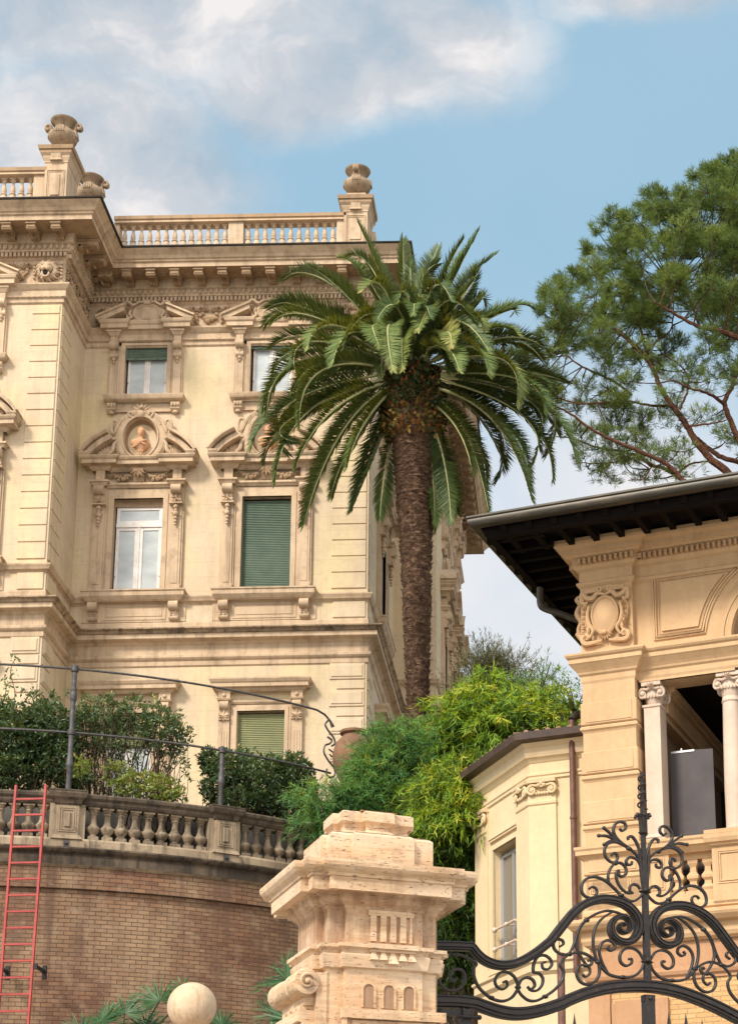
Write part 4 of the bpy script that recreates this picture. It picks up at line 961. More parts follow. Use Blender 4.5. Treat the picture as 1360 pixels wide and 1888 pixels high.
b = MB(); ring(b, [(-.30, 10.88), (-.04, 10.88), (-.02, 10.90), (.0, 10.94), (.0, 10.98), (.04, 11.02), (.05, 11.07), (.03, 11.10), (-.36, 11.10), (-.36, 10.94)], TR-.02, th0, th1, 110)
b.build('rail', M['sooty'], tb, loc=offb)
b = MB(); ring(b, [(-.04, 10.06), (0, 10.06), (0, 11.24), (-.04, 11.24)], TR-.75, th0, th1, 90); b.build('planter_wall', M['grey_panel'], tb, loc=offb)
def pier(th):
    b = MB(); hw = .20
    b.box(-hw, hw, -.03, .36, 10.24, 10.94); b.box(-hw-.11, hw+.11, -.07, .40, 10.05, 10.20); b.sweep([(0, 10.20), (.05, 10.22), (.0, 10.30)], [(-hw-.02, .3), (-hw-.02, -.05), (hw+.02, -.05), (hw+.02, .3)])
    b.sweep([(0, 10.86), (.03, 10.89), (.05, 10.95), (.10, 10.99), (.13, 11.06), (.13, 11.11), (0, 11.13)], [(-hw, .36), (-hw, -.03), (hw, -.03), (hw, .36)], mi=1)
    b.box(-hw-.13, hw+.13, -.16, .49, 11.085, 11.125, 1)
    for e in (0, .035): b.box(-hw+.05+e, -hw+.07+e, -.045, 0, 10.36+e, 10.82-e); b.box(hw-.07-e, hw-.05-e, -.045, 0, 10.36+e, 10.82-e); b.box(-hw+.07+e, hw-.07-e, -.045, 0, 10.80-e, 10.82-e); b.box(-hw+.07+e, hw-.07-e, -.045, 0, 10.36+e, 10.38+e)
    b.chamf(-.055, .055, -.06, 0, 10.45, 10.72, .012)
    for s_ in (-1, 1): b.box(min(s_*hw, s_*(hw+.11)), max(s_*hw, s_*(hw+.11)), .04, .28, 10.24, 10.9)
    x, y, z = pol(th, TR, 0); o = b.build('pier', [M['balu_clean'], M['sooty']], tb); o.location = (x-WBs.x, y-WBs.y, -10.06); o.rotation_euler = (0, 0, R_(th))
    q = MB(); q.box(-.045, .045, -.09, -.05, 10.07, 10.19); q.box(-.03, .03, -.14, -.07, 10.12, 10.16); q.ball((0, -.11, 10.15), .03)
    q.build('bracket', M['iron_grey'], o)
for th in (1.6, 17.7, 33.8, 49.9): pier(th)
vb = vase_baluster(.66, .125); o_ = vb.build('baluster', M['balu'], smooth=True); vme = o_.data; C.objects.unlink(o_); bpy.data.objects.remove(o_)
for c0 in (1.6, 17.7, 33.8, 49.9):
    for k in range(9):
        th = c0+2.5+1.39*k+.1; x, y, z = pol(th, TR-.17, 10.24); o = link('baluster', vme, tb, (x-WBs.x, y-WBs.y, .18), R_(th))
for k in range(8):
    th = 1.6-2.5-1.39*k; x, y, z = pol(th, TR-.17, 10.24); link('baluster', vme, tb, (x-WBs.x, y-WBs.y, .18), R_(th))
# iron railing: two rails carried on posts above the balustrade
base = pol(17.65, TR-.2, 11.1); rt = thing('iron_railing', 'grey wrought iron railing of two long bars on posts above the terrace balustrade', 'railing', base)
offr = tuple(-c for c in base)
def arc_pts(r, z, a0, a1, n=40): return [pol(a0+(a1-a0)*i/n, r, z) for i in range(n+1)]
RR = TR-.2
pu = arc_pts(RR, 13.55, -8, 45.3, 60)+[pol(46.4, RR, 13.50), pol(47.2, RR, 13.40), pol(47.5, RR, 13.27)]
MB().tube(pu, .022, 7).build('top_rail', M['iron_grey'], rt, True, loc=offr)
MB().tube(arc_pts(RR, 12.31, -8, 47.4, 60), .022, 7).build('lower_rail', M['iron_grey'], rt, True, loc=offr)
for th, zt in ((17.65, 13.6), (33.6, 12.36), (1.6, 13.6)):
    x, y, _ = pol(th, RR, 0); b = MB(); b.lathe([(.09, 11.12), (.09, 11.16), (.055, 11.2), (.05, 11.6), (.07, 11.64), (.075, 11.70), (.06, 11.74), (.06, 11.84), (.05, 11.88), (.045, zt-.12), (.07, zt-.1), (.075, zt), (.03, zt+.03)], (x, y, 0), 10)
    if zt > 13: b.lathe([(.045, 12.9), (.065, 12.95), (.065, 13.05), (.05, 13.1), (.065, 13.14), (.04, 13.18)], (x, y, 0), 10); b.lathe([(.04, 12.24), (.07, 12.27), (.07, 12.35), (.04, 12.38)], (x, y, 0), 10)
    b.build('post', M['iron_grey'], rt, True, loc=offr)
b = MB(); a_, z_ = 47.0, 0
scr = crom([(-.10, 13.36), (-.14, 13.27), (-.06, 13.24), (-.04, 13.32), (-.12, 13.36), (-.16, 13.20), (.02, 13.04), (.10, 12.98), (.02, 12.86), (-.16, 12.86), (-.2, 12.98), (-.12, 13.02)], 5)
def gp(u, z): p = pol(47.2+u/RR*57.3, RR, z); return p
b.tube([gp(u, z) for u, z in crom([(.10, 13.30), (-.02, 13.40), (-.12, 13.30), (-.06, 13.2), (.10, 13.06), (.13, 12.95), (.05, 12.88)], 6)], .02, 6)
b.tube([gp(u, z) for u, z in crom([(-.06, 13.05), (.05, 13.0), (.0, 12.92), (-.12, 12.85), (-.14, 12.7), (-.02, 12.55), (.12, 12.44), (.14, 12.30), (.03, 12.22), (-.08, 12.28), (-.06, 12.38)], 6)], .02, 6)
b.tube([gp(u, z) for u, z in crom([(-.02, 12.8), (.10, 12.74), (.06, 12.66), (.0, 12.7)], 5)], .016, 6)
b.build('scroll', M['iron_grey'], rt, True, loc=offr)
# red ladder
LT = np.array([-9.52, 30.35, 10.98]); LBt = np.array([-9.58, 30.05, 0.0])
lad = thing('ladder', 'tall red metal ladder fixed upright against the curved brick wall', 'ladder', (LBt[0], LBt[1], 0)); offl = (-LBt[0], -LBt[1], 0)
def lp(s_, z): t = z/11.; return LBt*(1-t)+LT*t+np.array([s_*.262, 0, 0])
for s_ in (-1, 1):
    b = MB(); p0, p1 = lp(s_, 0.), lp(s_, 11.05); w_ = .018
    b.add([tuple(p0+np.array(q)) for q in ((-w_, -.012, 0), (w_, -.012, 0), (w_, .055, 0), (-w_, .055, 0))]+[tuple(p1+np.array(q)) for q in ((-w_, -.012, 0), (w_, -.012, 0), (w_, .055, 0), (-w_, .055, 0))], [(0, 1, 2, 3), (4, 7, 6, 5), (0, 4, 5, 1), (1, 5, 6, 2), (2, 6, 7, 3), (3, 7, 4, 0)])
    b.build('rail', M['red'], lad, loc=offl)
z = 10.77
while z > .3:
    a, e = lp(-1, z), lp(1, z); MB().box(a[0]+.018, e[0]-.018, a[1]-.006, a[1]+.04, z-.016, z+.016).build('rung', M['red'], lad, loc=offl); z -= .292
for s_ in (-1, 1):
    p = lp(s_, 7.75); b = MB(); b.box(p[0]-.015+s_*.06, p[0]+.015+s_*.06, p[1]+.02, p[1]+.62, 7.72, 7.78); b.box(p[0]-.02, p[0]+s_*.06+.02, p[1]+.0, p[1]+.05, 7.70, 7.80); b.box(p[0]+s_*.06-.035, p[0]+s_*.06+.035, p[1]+.5, p[1]+.56, 7.62, 7.86); b.build('bracket', M['black'], lad, loc=offl)
# ------------------------------------------------------------------ villa
VP = Vector((.214, 27, 0)); VA = R_(-18.33)
vil = thing('villa', 'ochre stone villa with columned loggia, carved shield and deep dark eaves', 'building', VP, VA)
XE = 5.2; S0 = .13                                             # right end beyond the frame; set-back of the wall between piers
Vpath = [(0, 6.), (0, 0), (.875, 0), (.875, S0), (XE, S0)]
b = MB(); b.box(0, .87, .0, .87, 7.7, 11.62); b.box(.0, .87, .001, .87, 11.55, 13.85); b.box(0, .30, .87, 6, 7.7, 13.85)
for k in range(4):
    zt = 11.15-k*.815
    b.chamf(-.03, .90, -.035, .9, zt-.37, zt, .015); b.box(.05, .82, -.045, .1, zt-.33, zt-.03)
    b.sweep([(0, zt-.375), (.02, zt-.39), (.04, zt-.41), (.04, zt-.445), (.015, zt-.47), (0, zt-.5)][::-1], [(0, .87), (0, 0), (.87, 0), (.87, .87)])
vpier = b.build('corner_pier', M['villa'], vil)
b = MB(); b.sweep([(0, 11.48), (.015, 11.52), (.02, 11.60), (.05, 11.63), (.06, 11.66), (.09, 11.70), (.15, 11.77), (.17, 11.79), (.17, 11.86), (.20, 11.88), (.22, 11.91), (.22, 11.94), (0, 12.0)], Vpath, cap=False)
# lintel soffit between pier and column, and under the ledge
b.box(.9, 2.46, S0+.002, .62, 11.44, 11.70); b.box(.9, 2.46, S0+.0, S0+.05, 11.44, 11.5)
b.build('string_course', M['villa'], vil)
# spandrel wall with the arch opening
ac, az_, r_in = 3.39, 11.97, .93
b = MB(); pts = [(ac-r_in*math.cos(a), az_+r_in*math.sin(a)) for a in np.linspace(0, math.pi, 25)]
poly = [(.87, 11.95), (.87, 13.7), (XE, 13.7), (XE, 11.95)]+pts[::-1]
vs = []; 
top = 13.7
# build as strips: left block, arch fan, right block
b.add([(.87, S0, 11.95), (ac-r_in, S0, 11.95), (ac-r_in, S0, top), (.87, S0, top)], [(0, 1, 2, 3)])
for i in range(len(pts)-1):
    (x0, z0), (x1, z1) = pts[i], pts[i+1]; b.add([(x0, S0, z0), (x1, S0, z1), (x1, S0, top), (x0, S0, top)], [(0, 1, 2, 3)]); b.add([(x0, S0, z0), (x0, .6, z0), (x1, .6, z1), (x1, S0, z1)], [(0, 1, 2, 3)])
b.add([(ac+r_in, S0, 11.95), (XE, S0, 11.95), (XE, S0, top), (ac+r_in, S0, top)], [(0, 1, 2, 3)])
b.build('spandrel_wall', M['villa_up'], vil, recalc=False)
b = MB()
for rr, p in ((1.16, .03), (1.10, .055), (1.03, .045), (.98, .06)):
    b.bar([(ac-(rr)*math.cos(a), az_+(rr)*math.sin(a)) for a in np.linspace(0, math.pi, 33)], .075, p*2, S0)
b.build('arch_moulding', M['villa_up'], vil)
b = MB()
def panel_outline(o):
    L, Bm, T = 1.19+o, 12.12+o, 13.19-o; rr = 1.38+o
    zt = T; xt = ac-math.sqrt(max(0, rr*rr-(zt-az_)**2)) if rr > zt-az_ else ac
    xb = ac-math.sqrt(rr*rr-(Bm-az_)**2); a0 = math.atan2(Bm-az_, ac-xb); a1 = math.atan2(zt-az_, ac-xt)
    return [(L, Bm)]+[(ac-rr*math.cos(a), az_+rr*math.sin(a)) for a in np.linspace(a0, a1, 9)]+[(L, T)]
for o, w_, p in ((0, .035, .03), (.035, .03, .045), (.08, .02, .02)):
    q = panel_outline(o); q = q+[q[0], q[1]]; b.bar(q, w_, p*2, S0)
b.prism(panel_outline(.125), S0-.03, S0+.01)
b.build('wall_panel', M['villa_up'], vil)
b = MB(); b.sweep([(0, 13.12), (.02, 13.14), (.05, 13.17), (.05, 13.20), (.01, 13.23), (.01, 13.40), (.06, 13.43), (.08, 13.46), (.10, 13.48), (.10, 13.58), (.18, 13.60), (.20, 13.63), (.24, 13.64), (.27, 13.72), (.33, 13.76), (.35, 13.80), (.35, 13.86), (0, 13.88)], Vpath, cap=False)
def vdent(x, y, a): obox(b, x, y, a, .042, .085, 13.485, 13.575)
along(vdent, .088, .098, path=Vpath[1:])
along(vdent, .088, .098, path=[(0, 2.), (0, 0)])
b.build('entablature', M['villa_up'], vil)
# carved shield on the die
b = MB(); sx, sz = .425, 12.58; n = 32; rg = []
for rx, rz_, y in ((.235, .34, 0), (.235, .34, -.08), (.205, .30, -.10), (.19, .28, -.075), (.175, .26, -.08), (.12, .18, -.12), (.05, .08, -.14), (.001, .001, -.142)):
    rg.append([(sx+rx*math.cos(2*math.pi*i/n)*(1-.12*max(0, -math.sin(2*math.pi*i/n))), y-.002, sz+rz_*math.sin(2*math.pi*i/n)) for i in range(n)])
b.add([p for r in rg for p in r], [(a*n+i, a*n+(i+1) % n, (a+1)*n+(i+1) % n, (a+1)*n+i) for a in range(len(rg)-1) for i in range(n)])
b.build('shield', M['villa'], vil, True)
b = MB()
for s_ in (-1, 1):
    P = lambda l: [(sx+s_*x, z) for x, z in l]
    ribbon(b, P(crom([(.0, 12.94), (.12, 12.98), (.2, 12.90), (.3, 12.92), (.37, 13.0), (.38, 12.86), (.31, 12.83)], 5)), .05, -.05)
    ribbon(b, P(crom([(.30, 12.86), (.36, 12.7), (.33, 12.5), (.28, 12.4), (.33, 12.26), (.38, 12.2)], 5)), .045, -.05)
    ribbon(b, P(crom([(.26, 12.78), (.29, 12.6), (.26, 12.45), (.2, 12.34), (.26, 12.22)], 5)), .035, -.08)
    ribbon(b, P(crom([(.06, 12.16), (.2, 12.14), (.34, 12.14), (.385, 12.22), (.33, 12.29), (.28, 12.24), (.32, 12.2)], 5)), .045, -.06)
    for q in range(6): leafy(b, sx+s_*(.28+.01*(q % 2)), 12.72-.085*q, .11, -.05, 0, 4, (0 if s_ > 0 else math.pi*.6), (math.pi*.4 if s_ > 0 else math.pi))
    b.tube([(sx+s_*.09, -.04, 13.04), (sx+s_*.34, -.04, 13.03)], .04, 8)
    b.tube([(sx+s_*v[0], -.07, v[1]) for v in spiral(.09, 13.03, .055, .01, 1.2, 0)], .02, 6)
leafy(b, sx, 12.30, .16, -.05, 0, 7, math.pi*1.15, math.pi*1.85); b.ball((sx, -.1, 12.28), .045, 0, 8)
b.build('shield_frame', M['villa'], vil, True)
b = MB()
for q in range(6): b.tube([(-.02-.05*math.sin(q*.9), .12+.1*q, 12.3+.12*q), (-.1, .15+.1*q, 12.4+.1*q), (-.03, .2+.1*q, 12.5+.1*q)], .05, 7)
ribbon(b, crom([(0, 12.3), (-.08, 12.45), (-.03, 12.6), (-.10, 12.75), (-.04, 12.9), (-.1, 13.0), (-.02, 13.05)], 4), .05, .12)
b.build('side_scroll', M['villa'], vil, True)
# pilaster, column, capitals
b = MB(); b.box(.965, 1.225, .15, .52, 8.77, 11.06); b.box(.93, 1.26, .11, .56, 8.77, 8.86); b.sweep([(0, 8.86), (.03, 8.88), (.0, 8.94)], [(.965, .52), (.965, .15), (1.225, .15), (1.225, .52)]); b.sweep([(0, 11.0), (.02, 11.02), (.02, 11.05), (0, 11.06)], [(.965, .52), (.965, .15), (1.225, .15), (1.225, .52)])
b.build('pilaster', M['marble'], vil)
cu, cv_ = 2.335, .34
b = MB(); b.lathe([(.165, 8.93), (.160, 9.0), (.162, 9.6), (.150, 10.4), (.137, 10.97), (.15, 10.985), (.155, 11.0), (.14, 11.02), (.137, 11.1)], (cu, cv_, 0), 28)
b.build('column_shaft', M['marble'], vil, True)
b = MB(); b.lathe([(.16, 8.93), (.185, 8.92), (.195, 8.90), (.185, 8.885), (.175, 8.875), (.2, 8.865), (.215, 8.85), (.215, 8.84), (.2, 8.83)], (cu, cv_, 0), 28); b.build('column_base', M['marble'], vil, True)
def ionic(x, y, z, hw, hd_, parent, m_):
    b = MB(); b.box(x-hw*1.25, x+hw*1.25, y-hd_*1.25, y+hd_*1.25, z+.30, z+.36); b.lathe([(hw*.95, z), (hw*1.05, z+.05), (hw*1.2, z+.14), (hw*1.1, z+.2), (hw, z+.3)], (x, y, 0), 16, sy=hd_/hw)
    for sx_ in (-1, 1):
        for sy_ in (-1, 1):
            cx, cy = x+sx_*hw*1.15, y+sy_*hd_*1.15
            sp_ = spiral(0, 0, .085, .012, 1.6, math.pi/2, 22, -sx_)
            b.tube([(cx+p[0]*.75, cy-sy_*abs(p[0])*.4, z+.17+p[1]) for p in sp_], [.030*(1-.5*i/22) for i in range(23)], 6)
            b.ball((cx, cy, z+.17), .045, 0, 8)
    for sy_ in (-1, 1):
        b.ball((x, y+sy_*hd_*1.2, z+.30), .05, 0, 8); leafy(b, x, z+.26, .09, y+sy_*hd_*1.2-.03, 0, 5, .3, 2.8)
        for q in (-2, -1, 0, 1, 2): b.ball((x+q*.052, y+sy_*hd_*1.12, z+.12), .028, 0, 7, (1, 1, 1.3))
    for sx_ in (-1, 1): b.tube([(x+sx_*hw*1.1, y-hd_, z+.2), (x+sx_*hw*1.1, y+hd_, z+.2)], .04, 6)
    for sx_ in (-1, 1): b.tube([(x, y-hd_*1.1, z+.27), (x+sx_*hw*.6, y-hd_*1.15, z+.24), (x+sx_*hw*1.1, y-hd_*1.15, z+.255)], .022, 6)
    return b.build('capital', m_, parent, True)
ionic(1.095, .335, 11.07, .125, .17, vil, M['marble']); ionic(cu, cv_, 11.08, .15, .15, vil, M['marble'])
# loggia room
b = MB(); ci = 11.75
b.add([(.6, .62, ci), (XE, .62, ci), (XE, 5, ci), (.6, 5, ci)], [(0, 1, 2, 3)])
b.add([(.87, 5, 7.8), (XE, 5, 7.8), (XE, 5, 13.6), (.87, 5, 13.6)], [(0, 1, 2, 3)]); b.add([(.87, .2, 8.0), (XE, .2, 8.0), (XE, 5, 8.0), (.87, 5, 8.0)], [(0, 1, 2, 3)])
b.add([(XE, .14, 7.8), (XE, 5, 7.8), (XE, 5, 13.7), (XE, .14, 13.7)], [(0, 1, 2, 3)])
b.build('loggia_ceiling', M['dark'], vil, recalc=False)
b = MB(); b.add([(1.0, .52, 8), (1.0, 5, 8), (1.0, 5, ci), (1.0, .52, ci)], [(0, 1, 2, 3)]); b.build('loggia_side_wall', M['room_wall'], vil, recalc=False)
b = MB(); b.box(1.0, 1.26, .53, 4.9, 11.02, 11.3); b.box(1.0, 1.32, .53, 4.9, 11.3, 11.36); b.box(1.0, 1.2, .53, 4.9, 10.93, 11.02); b.box(1.0, 1.38, .53, 4.9, 11.36, 11.44); b.build('loggia_beam', M['villa'], vil)
MB().box(2.26, 2.34, .7, .78, 8, 11.7).build('door_post', M['copper'], vil)
# eaves: soffit, boards, rafters, gutter, low roof
OV = 1.36
b = MB(); b.add([(-OV, -OV, 13.86), (XE, -OV, 13.86), (XE, 0.2, 13.96), (-OV, .2, 13.96), (-OV, 6, 13.86), (.1, 6, 13.96), (.1, .2, 13.96)], [(0, 1, 2, 3), (0, 6, 5, 4)])
for x in np.arange(-.9, XE, .42): b.prismx([(-OV+.1, 13.80), (-OV+.16, 13.74), (-.3, 13.76), (-.3, 13.95), (-OV+.1, 13.9)], x, x+.10)
q = MB()
for y in np.arange(-.9, 6, .42): q.box(-OV+.1, -.3, y, y+.10, 13.75, 13.93)
b.v += q.v; k = len(b.v)-len(q.v); b.f += [tuple(i+k for i in f_) for f_ in q.f]; b.mi += q.mi
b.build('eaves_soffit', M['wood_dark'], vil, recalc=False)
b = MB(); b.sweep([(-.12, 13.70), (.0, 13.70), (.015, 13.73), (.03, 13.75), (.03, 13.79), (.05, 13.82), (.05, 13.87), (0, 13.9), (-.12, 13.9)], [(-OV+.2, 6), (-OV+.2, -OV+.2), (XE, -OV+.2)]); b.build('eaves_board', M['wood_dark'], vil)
b = MB(); pr = [(-.09, 13.99)]+[(-.005+.095*math.cos(a), 13.93+.095*math.sin(a)) for a in np.linspace(math.pi*1.05, 2*math.pi+.35, 10)]+[(.105, 13.985), (.105, 14.015), (.08, 14.015), (.07, 13.98)]
b.sweep(pr, [(-OV+.05, 6), (-OV+.05, -OV+.05), (XE, -OV+.05)]); b.build('gutter', M['gutter'], vil, True)
b = MB(); b.add([(-OV, -OV, 13.98), (XE, -OV, 13.98), (XE, 3, 15.0), (2.4, 3, 15.0), (-OV, 6, 13.98), (2.4, 6, 15.0)], [(0, 1, 2, 3), (0, 3, 5, 4)]); b.build('roof', M['tile'], vil, recalc=False)
b = MB(); b.tube(crom([(-.08, .45, 12.72), (-.45, .38, 12.90), (-.72, .35, 13.02), (-.80, .33, 13.12), (-.80, .33, 13.4)], 5), .055, 8); b.build('drain_pipe', M['gutter'], vil, True)
# parapet: rail, panels, balusters, pedestal
b = MB(); b.sweep([(0, 8.56), (.04, 8.60), (.07, 8.63), (.11, 8.64), (.11, 8.70), (.13, 8.73), (.13, 8.77), (0, 8.78)], [(-.02, 1.), (-.02, -.02), (XE, -.02)]); b.box(-.02, XE, -.02, .36, 8.55, 8.765)
b.box(2.0, 2.68, -.10, .4, 8.60, 8.70); b.sweep([(0, 8.58), (.04, 8.62), (.08, 8.64), (.10, 8.70), (.10, 8.76), (0, 8.80)], [(2.02, .3), (2.02, -.06), (2.66, -.06), (2.66, .3)]); b.box(1.93, 2.75, -.15, .5, 8.765, 8.83)
b.build('parapet_rail', M['villa'], vil)
b = MB(); b.box(-.02, 1.33, .0, .32, 7.7, 8.56); b.box(2.02, 2.66, -.05, .36, 7.7, 8.6); b.box(1.33, XE, .05, .30, 7.7, 7.92); b.box(1.33, 2.02, .09, .3, 8.46, 8.56)
def pnl(x0, x1, z0, z1, y):
    for o, w_, p in ((0, .022, .012), (.035, .018, .02)):
        b.box(x0+o, x0+o+w_, y-p, y+.01, z0+o, z1-o); b.box(x1-o-w_, x1-o, y-p, y+.01, z0+o, z1-o); b.box(x0+o+w_, x1-o-w_, y-p, y+.01, z1-o-w_, z1-o); b.box(x0+o+w_, x1-o-w_, y-p, y+.01, z0+o, z0+o+w_)
pnl(.05, .72, 8.0, 8.50, 0); pnl(.98, 1.26, 8.0, 8.50, 0); pnl(2.10, 2.58, 8.0, 8.52, -.05)
b.build('parapet', M['villa'], vil)
vb2 = MB(); vb2.box(-.11, .11, -.11, .11, 0, .04); vb2.lathe([(.10, .04), (.135, .09), (.08, .15), (.075, .2), (.125, .24), (.13, .28), (.07, .35), (.065, .42), (.11, .48), (.11, .54)], seg=4, rot=math.pi/4); o_ = vb2.build('baluster', M['villa']); vm = o_.data; C.objects.unlink(o_); bpy.data.objects.remove(o_)
for k in range(3): link('baluster', vm, vil, (1.44+.232*k, .18, 7.92))
for k in range(8): link('baluster', vm, vil, (2.82+.232*k, .18, 7.92))
b = MB(); b.add([(1.33, .8, 7.7), (XE, .8, 7.7), (XE, .8, 8.7), (1.33, .8, 8.7)], [(0, 1, 2, 3)]); b.build('parapet_back', M['board'], vil, recalc=False)
b = MB(); b.sweep([(0, 7.64), (.05, 7.68), (.05, 7.74), (0, 7.78)], [(0, 1), (0, 0), (XE, 0)]); b.sweep([(-.02, 7.18), (.05, 7.22), (.08, 7.28), (.08, 7.42), (.20, 7.44), (.26, 7.50), (.28, 7.54), (.28, 7.58), (0, 7.66)], [(0, 1.), (0, 0), (XE, 0)]); b.box(0, XE, .0, .3, 7.3, 7.75)
b.build('ledge', M['villa'], vil)
b = MB(); b.box(.02, XE, .05, .9, 6.74, 7.3); b.build('stucco_band', M['stucco_red'], vil)
b = MB(); b.sweep([(0, 6.64), (.04, 6.67), (.06, 6.72), (.06, 6.78), (0, 6.80)], [(0, 1.), (0, .0), (XE, .0)]); b.box(0, XE, 0, .9, 6.6, 6.78)
b.box(0, .34, -.02, .9, 0, 6.6); b.build('lower_moulding', M['stucco_red'], vil)
b = MB(); b.box(.34, XE, .03, .9, 0, 6.6); b.build('lower_wall', M['brick_y'], vil)
b = MB(); b.box(.36, .42, -.02, .05, 0, 6.3); b.box(.42, 1.25, -.03, .05, 0, 6.34); b.build('stucco_panel', M['stucco_red'], vil)
brd = thing('grey_board', 'tall dark grey board standing inside the loggia between the pilaster and the round column', 'board', VP, VA)
brd.location = VP+Vector((math.cos(VA)*1.55-math.sin(VA)*.66, math.sin(VA)*1.55+math.cos(VA)*.66, 8.0))
MB().add([(-.32, 0, 0), (.38, 0, 0), (.38, 0, 2.38), (-.32, 0, 2.42), (-.32, .04, 0), (.38, .04, 0), (.38, .04, 2.38), (-.32, .04, 2.42)], [(0, 1, 2, 3), (4, 7, 6, 5), (0, 4, 5, 1), (1, 5, 6, 2), (2, 6, 7, 3), (3, 7, 4, 0)]).build('panel', M['board'], brd)
b = MB(); b.box(-.30, .08, -.012, .0, 2.37, 2.40); b.box(-.14, -.12, -.01, .02, 2.4, 2.44); b.build('clip_rail', M['metal'], brd)
# ------------------------------------------------------------------ annex: a chamfered yellow bay
AP = Vector((-.677, 28.56, 0)); ann = thing('annex', 'pale yellow chamfered bay building with barred window and tiled roof, left of the villa', 'building', AP, VA)
ch = 3*math.pi/4
A1 = (math.cos(math.pi-R_(45.84))*2.28, math.sin(math.pi-R_(45.84))*2.28)        # far corner of the chamfer, local
A1 = (-2.28*math.cos(R_(45.84)), 2.28*math.sin(R_(45.84))); A2 = (A1[0], A1[1]+3.)
apath = [A2, A1, (0, 0), (1.4, 0)]
b = MB(); fl = math.atan2(-A1[1], -A1[0])
facade(b, (A1[0], A1[1], 0)[:2], fl, 2.28, [(2.28-1.53, 2.28-.53, 7.46, 9.55)], 0, 10.9, .22)
b.add([(0, 0, 0), (1.4, 0, 0), (1.4, 0, 10.9), (0, 0, 10.9), (*A1, 0), (*A2, 0), (*A2, 10.9), (*A1, 10.9)], [(0, 1, 2, 3), (4, 7, 6, 5)])
b.build('wall', [M['annex'], M['annex']], ann, recalc=False)
b = MB(); b.sweep([(0, 10.36), (.03, 10.38), (.03, 10.42), (.05, 10.44), (.05, 10.47), (0, 10.50)], apath, cap=False)
b.build('architrave', M['annex'], ann); b = MB()
b.sweep([(0, 10.66), (.02, 10.68), (.05, 10.73), (.09, 10.75), (.11, 10.80), (.11, 10.90), (.14, 10.93), (.17, 10.98), (0, 11.0)], apath, cap=False)
b.build('cornice', M['annex'], ann); b = MB()
b.sweep([(0, 7.08), (.02, 7.1), (.06, 7.14), (.06, 7.26), (.10, 7.29), (.10, 7.33), (0, 7.36)], apath, cap=False)
b.build('base_moulding', M['annex'], ann)
b = MB(); b.sweep([(.12, 10.98), (.17, 10.98), (.33, 11.0), (.34, 11.12), (.30, 11.12), (.28, 11.04), (.12, 11.04)], apath, cap=True); b.build('gutter', M['brown'], ann)
b = MB(); b.sweep([(.26, 11.1), (-1.2, 11.36)], apath, cap=False); b.build('roof', M['tile'], ann, recalc=False)
b = MB()
for i in range(len(apath)-1):
    a, e = Vector(apath[i]), Vector(apath[i+1]); d = (e-a); L = d.length; d /= L; nn = Vector((d.y, -d.x)); k = 0
    while k*.19 < L:
        p = a+d*(k*.19+.05); q0 = p+nn*.3; q1 = p-nn*1.1; b.tube([(q0.x, q0.y, 11.115), (q1.x, q1.y, 11.37)], .05, 7); k += 1
b.build('roof_tiles', M['tile'], ann, True)
# pilasters with angular ionic capitals
def lf_local(u, n_): d = Vector((math.cos(fl), math.sin(fl))); nn = Vector((d.y, -d.x)); return d*u+nn*n_
b = MB(); p = .035
b.sweep([(0, 7.3), (p, 7.3), (p, 10.3), (0, 10.3)], [tuple(lf_local(-.48, 0)), (0, 0), (.465, 0)])
b.sweep([(p, 9.92), (p+.02, 9.94), (p+.025, 9.98), (p, 10.0)], [tuple(lf_local(-.49, 0)), (0, 0), (.475, 0)])
b.build('pilaster', M['annex'], ann)
b = MB(); e1 = lf_local(-2.28, 0); e2 = lf_local(-1.75, 0)
b.sweep([(0, 7.3), (p, 7.3), (p, 10.3), (0, 10.3)], [(A1[0], A1[1]+.4), (e1.x, e1.y), (e2.x, e2.y)])
b.sweep([(p, 9.92), (p+.02, 9.94), (p+.025, 9.98), (p, 10.0)], [(A1[0], A1[1]+.42), (e1.x, e1.y), (e2.x, e2.y)])
b.build('pilaster', M['annex'], ann)
def half_cap(pts, nrm):
    b = MB(); a, e = Vector(pts[0]), Vector(pts[1]); d = (e-a); L = d.length; d /= L; nn = Vector(nrm)
    def W(u, n_, z): q = a+d*u+nn*n_; return (q.x, q.y, z)
    b.add([W(-.02, .0, 10.30), W(L+.02, 0, 10.30), W(L+.02, .11, 10.30), W(-.02, .11, 10.30), W(-.02, 0, 10.36), W(L+.02, 0, 10.36), W(L+.02, .12, 10.36), W(-.02, .12, 10.36)], [(0, 1, 2, 3), (4, 7, 6, 5), (0, 4, 5, 1), (1, 5, 6, 2), (2, 6, 7, 3), (3, 7, 4, 0)])
    for s_, u0 in ((-1, .06), (1, L-.06)):
        sp_ = spiral(u0, 10.175, .085, .012, 1.6, math.pi/2, 22, -s_); b.tube([W(q[0], .08, q[1]) for q in sp_], [.028*(1-.5*i/22) for i in range(23)], 6); b.ball(W(u0, .07, 10.175), .04, 0, 7)
    for q in range(-2, 3): b.ball(W(L/2+q*.05, .06, 10.12), .028, 0, 7)
    for q in range(3): b.ball(W(L/2+(q-1)*.05, .10, 10.25+.03*(q == 1)), .035, 0, 7)
    b.tube([W(.05, .08, 10.27), W(L/2, .09, 10.23), W(L-.05, .08, 10.27)], .02, 6)
    return b.build('capital', M['annex'], ann, True)
nl = Vector((math.sin(fl), -math.cos(fl)))
half_cap([(0, 0), (.46, 0)], (0, -1)); half_cap([tuple(lf_local(-.48, 0)), (0, 0)], nl); half_cap([(e1.x, e1.y), (e2.x, e2.y)], nl)
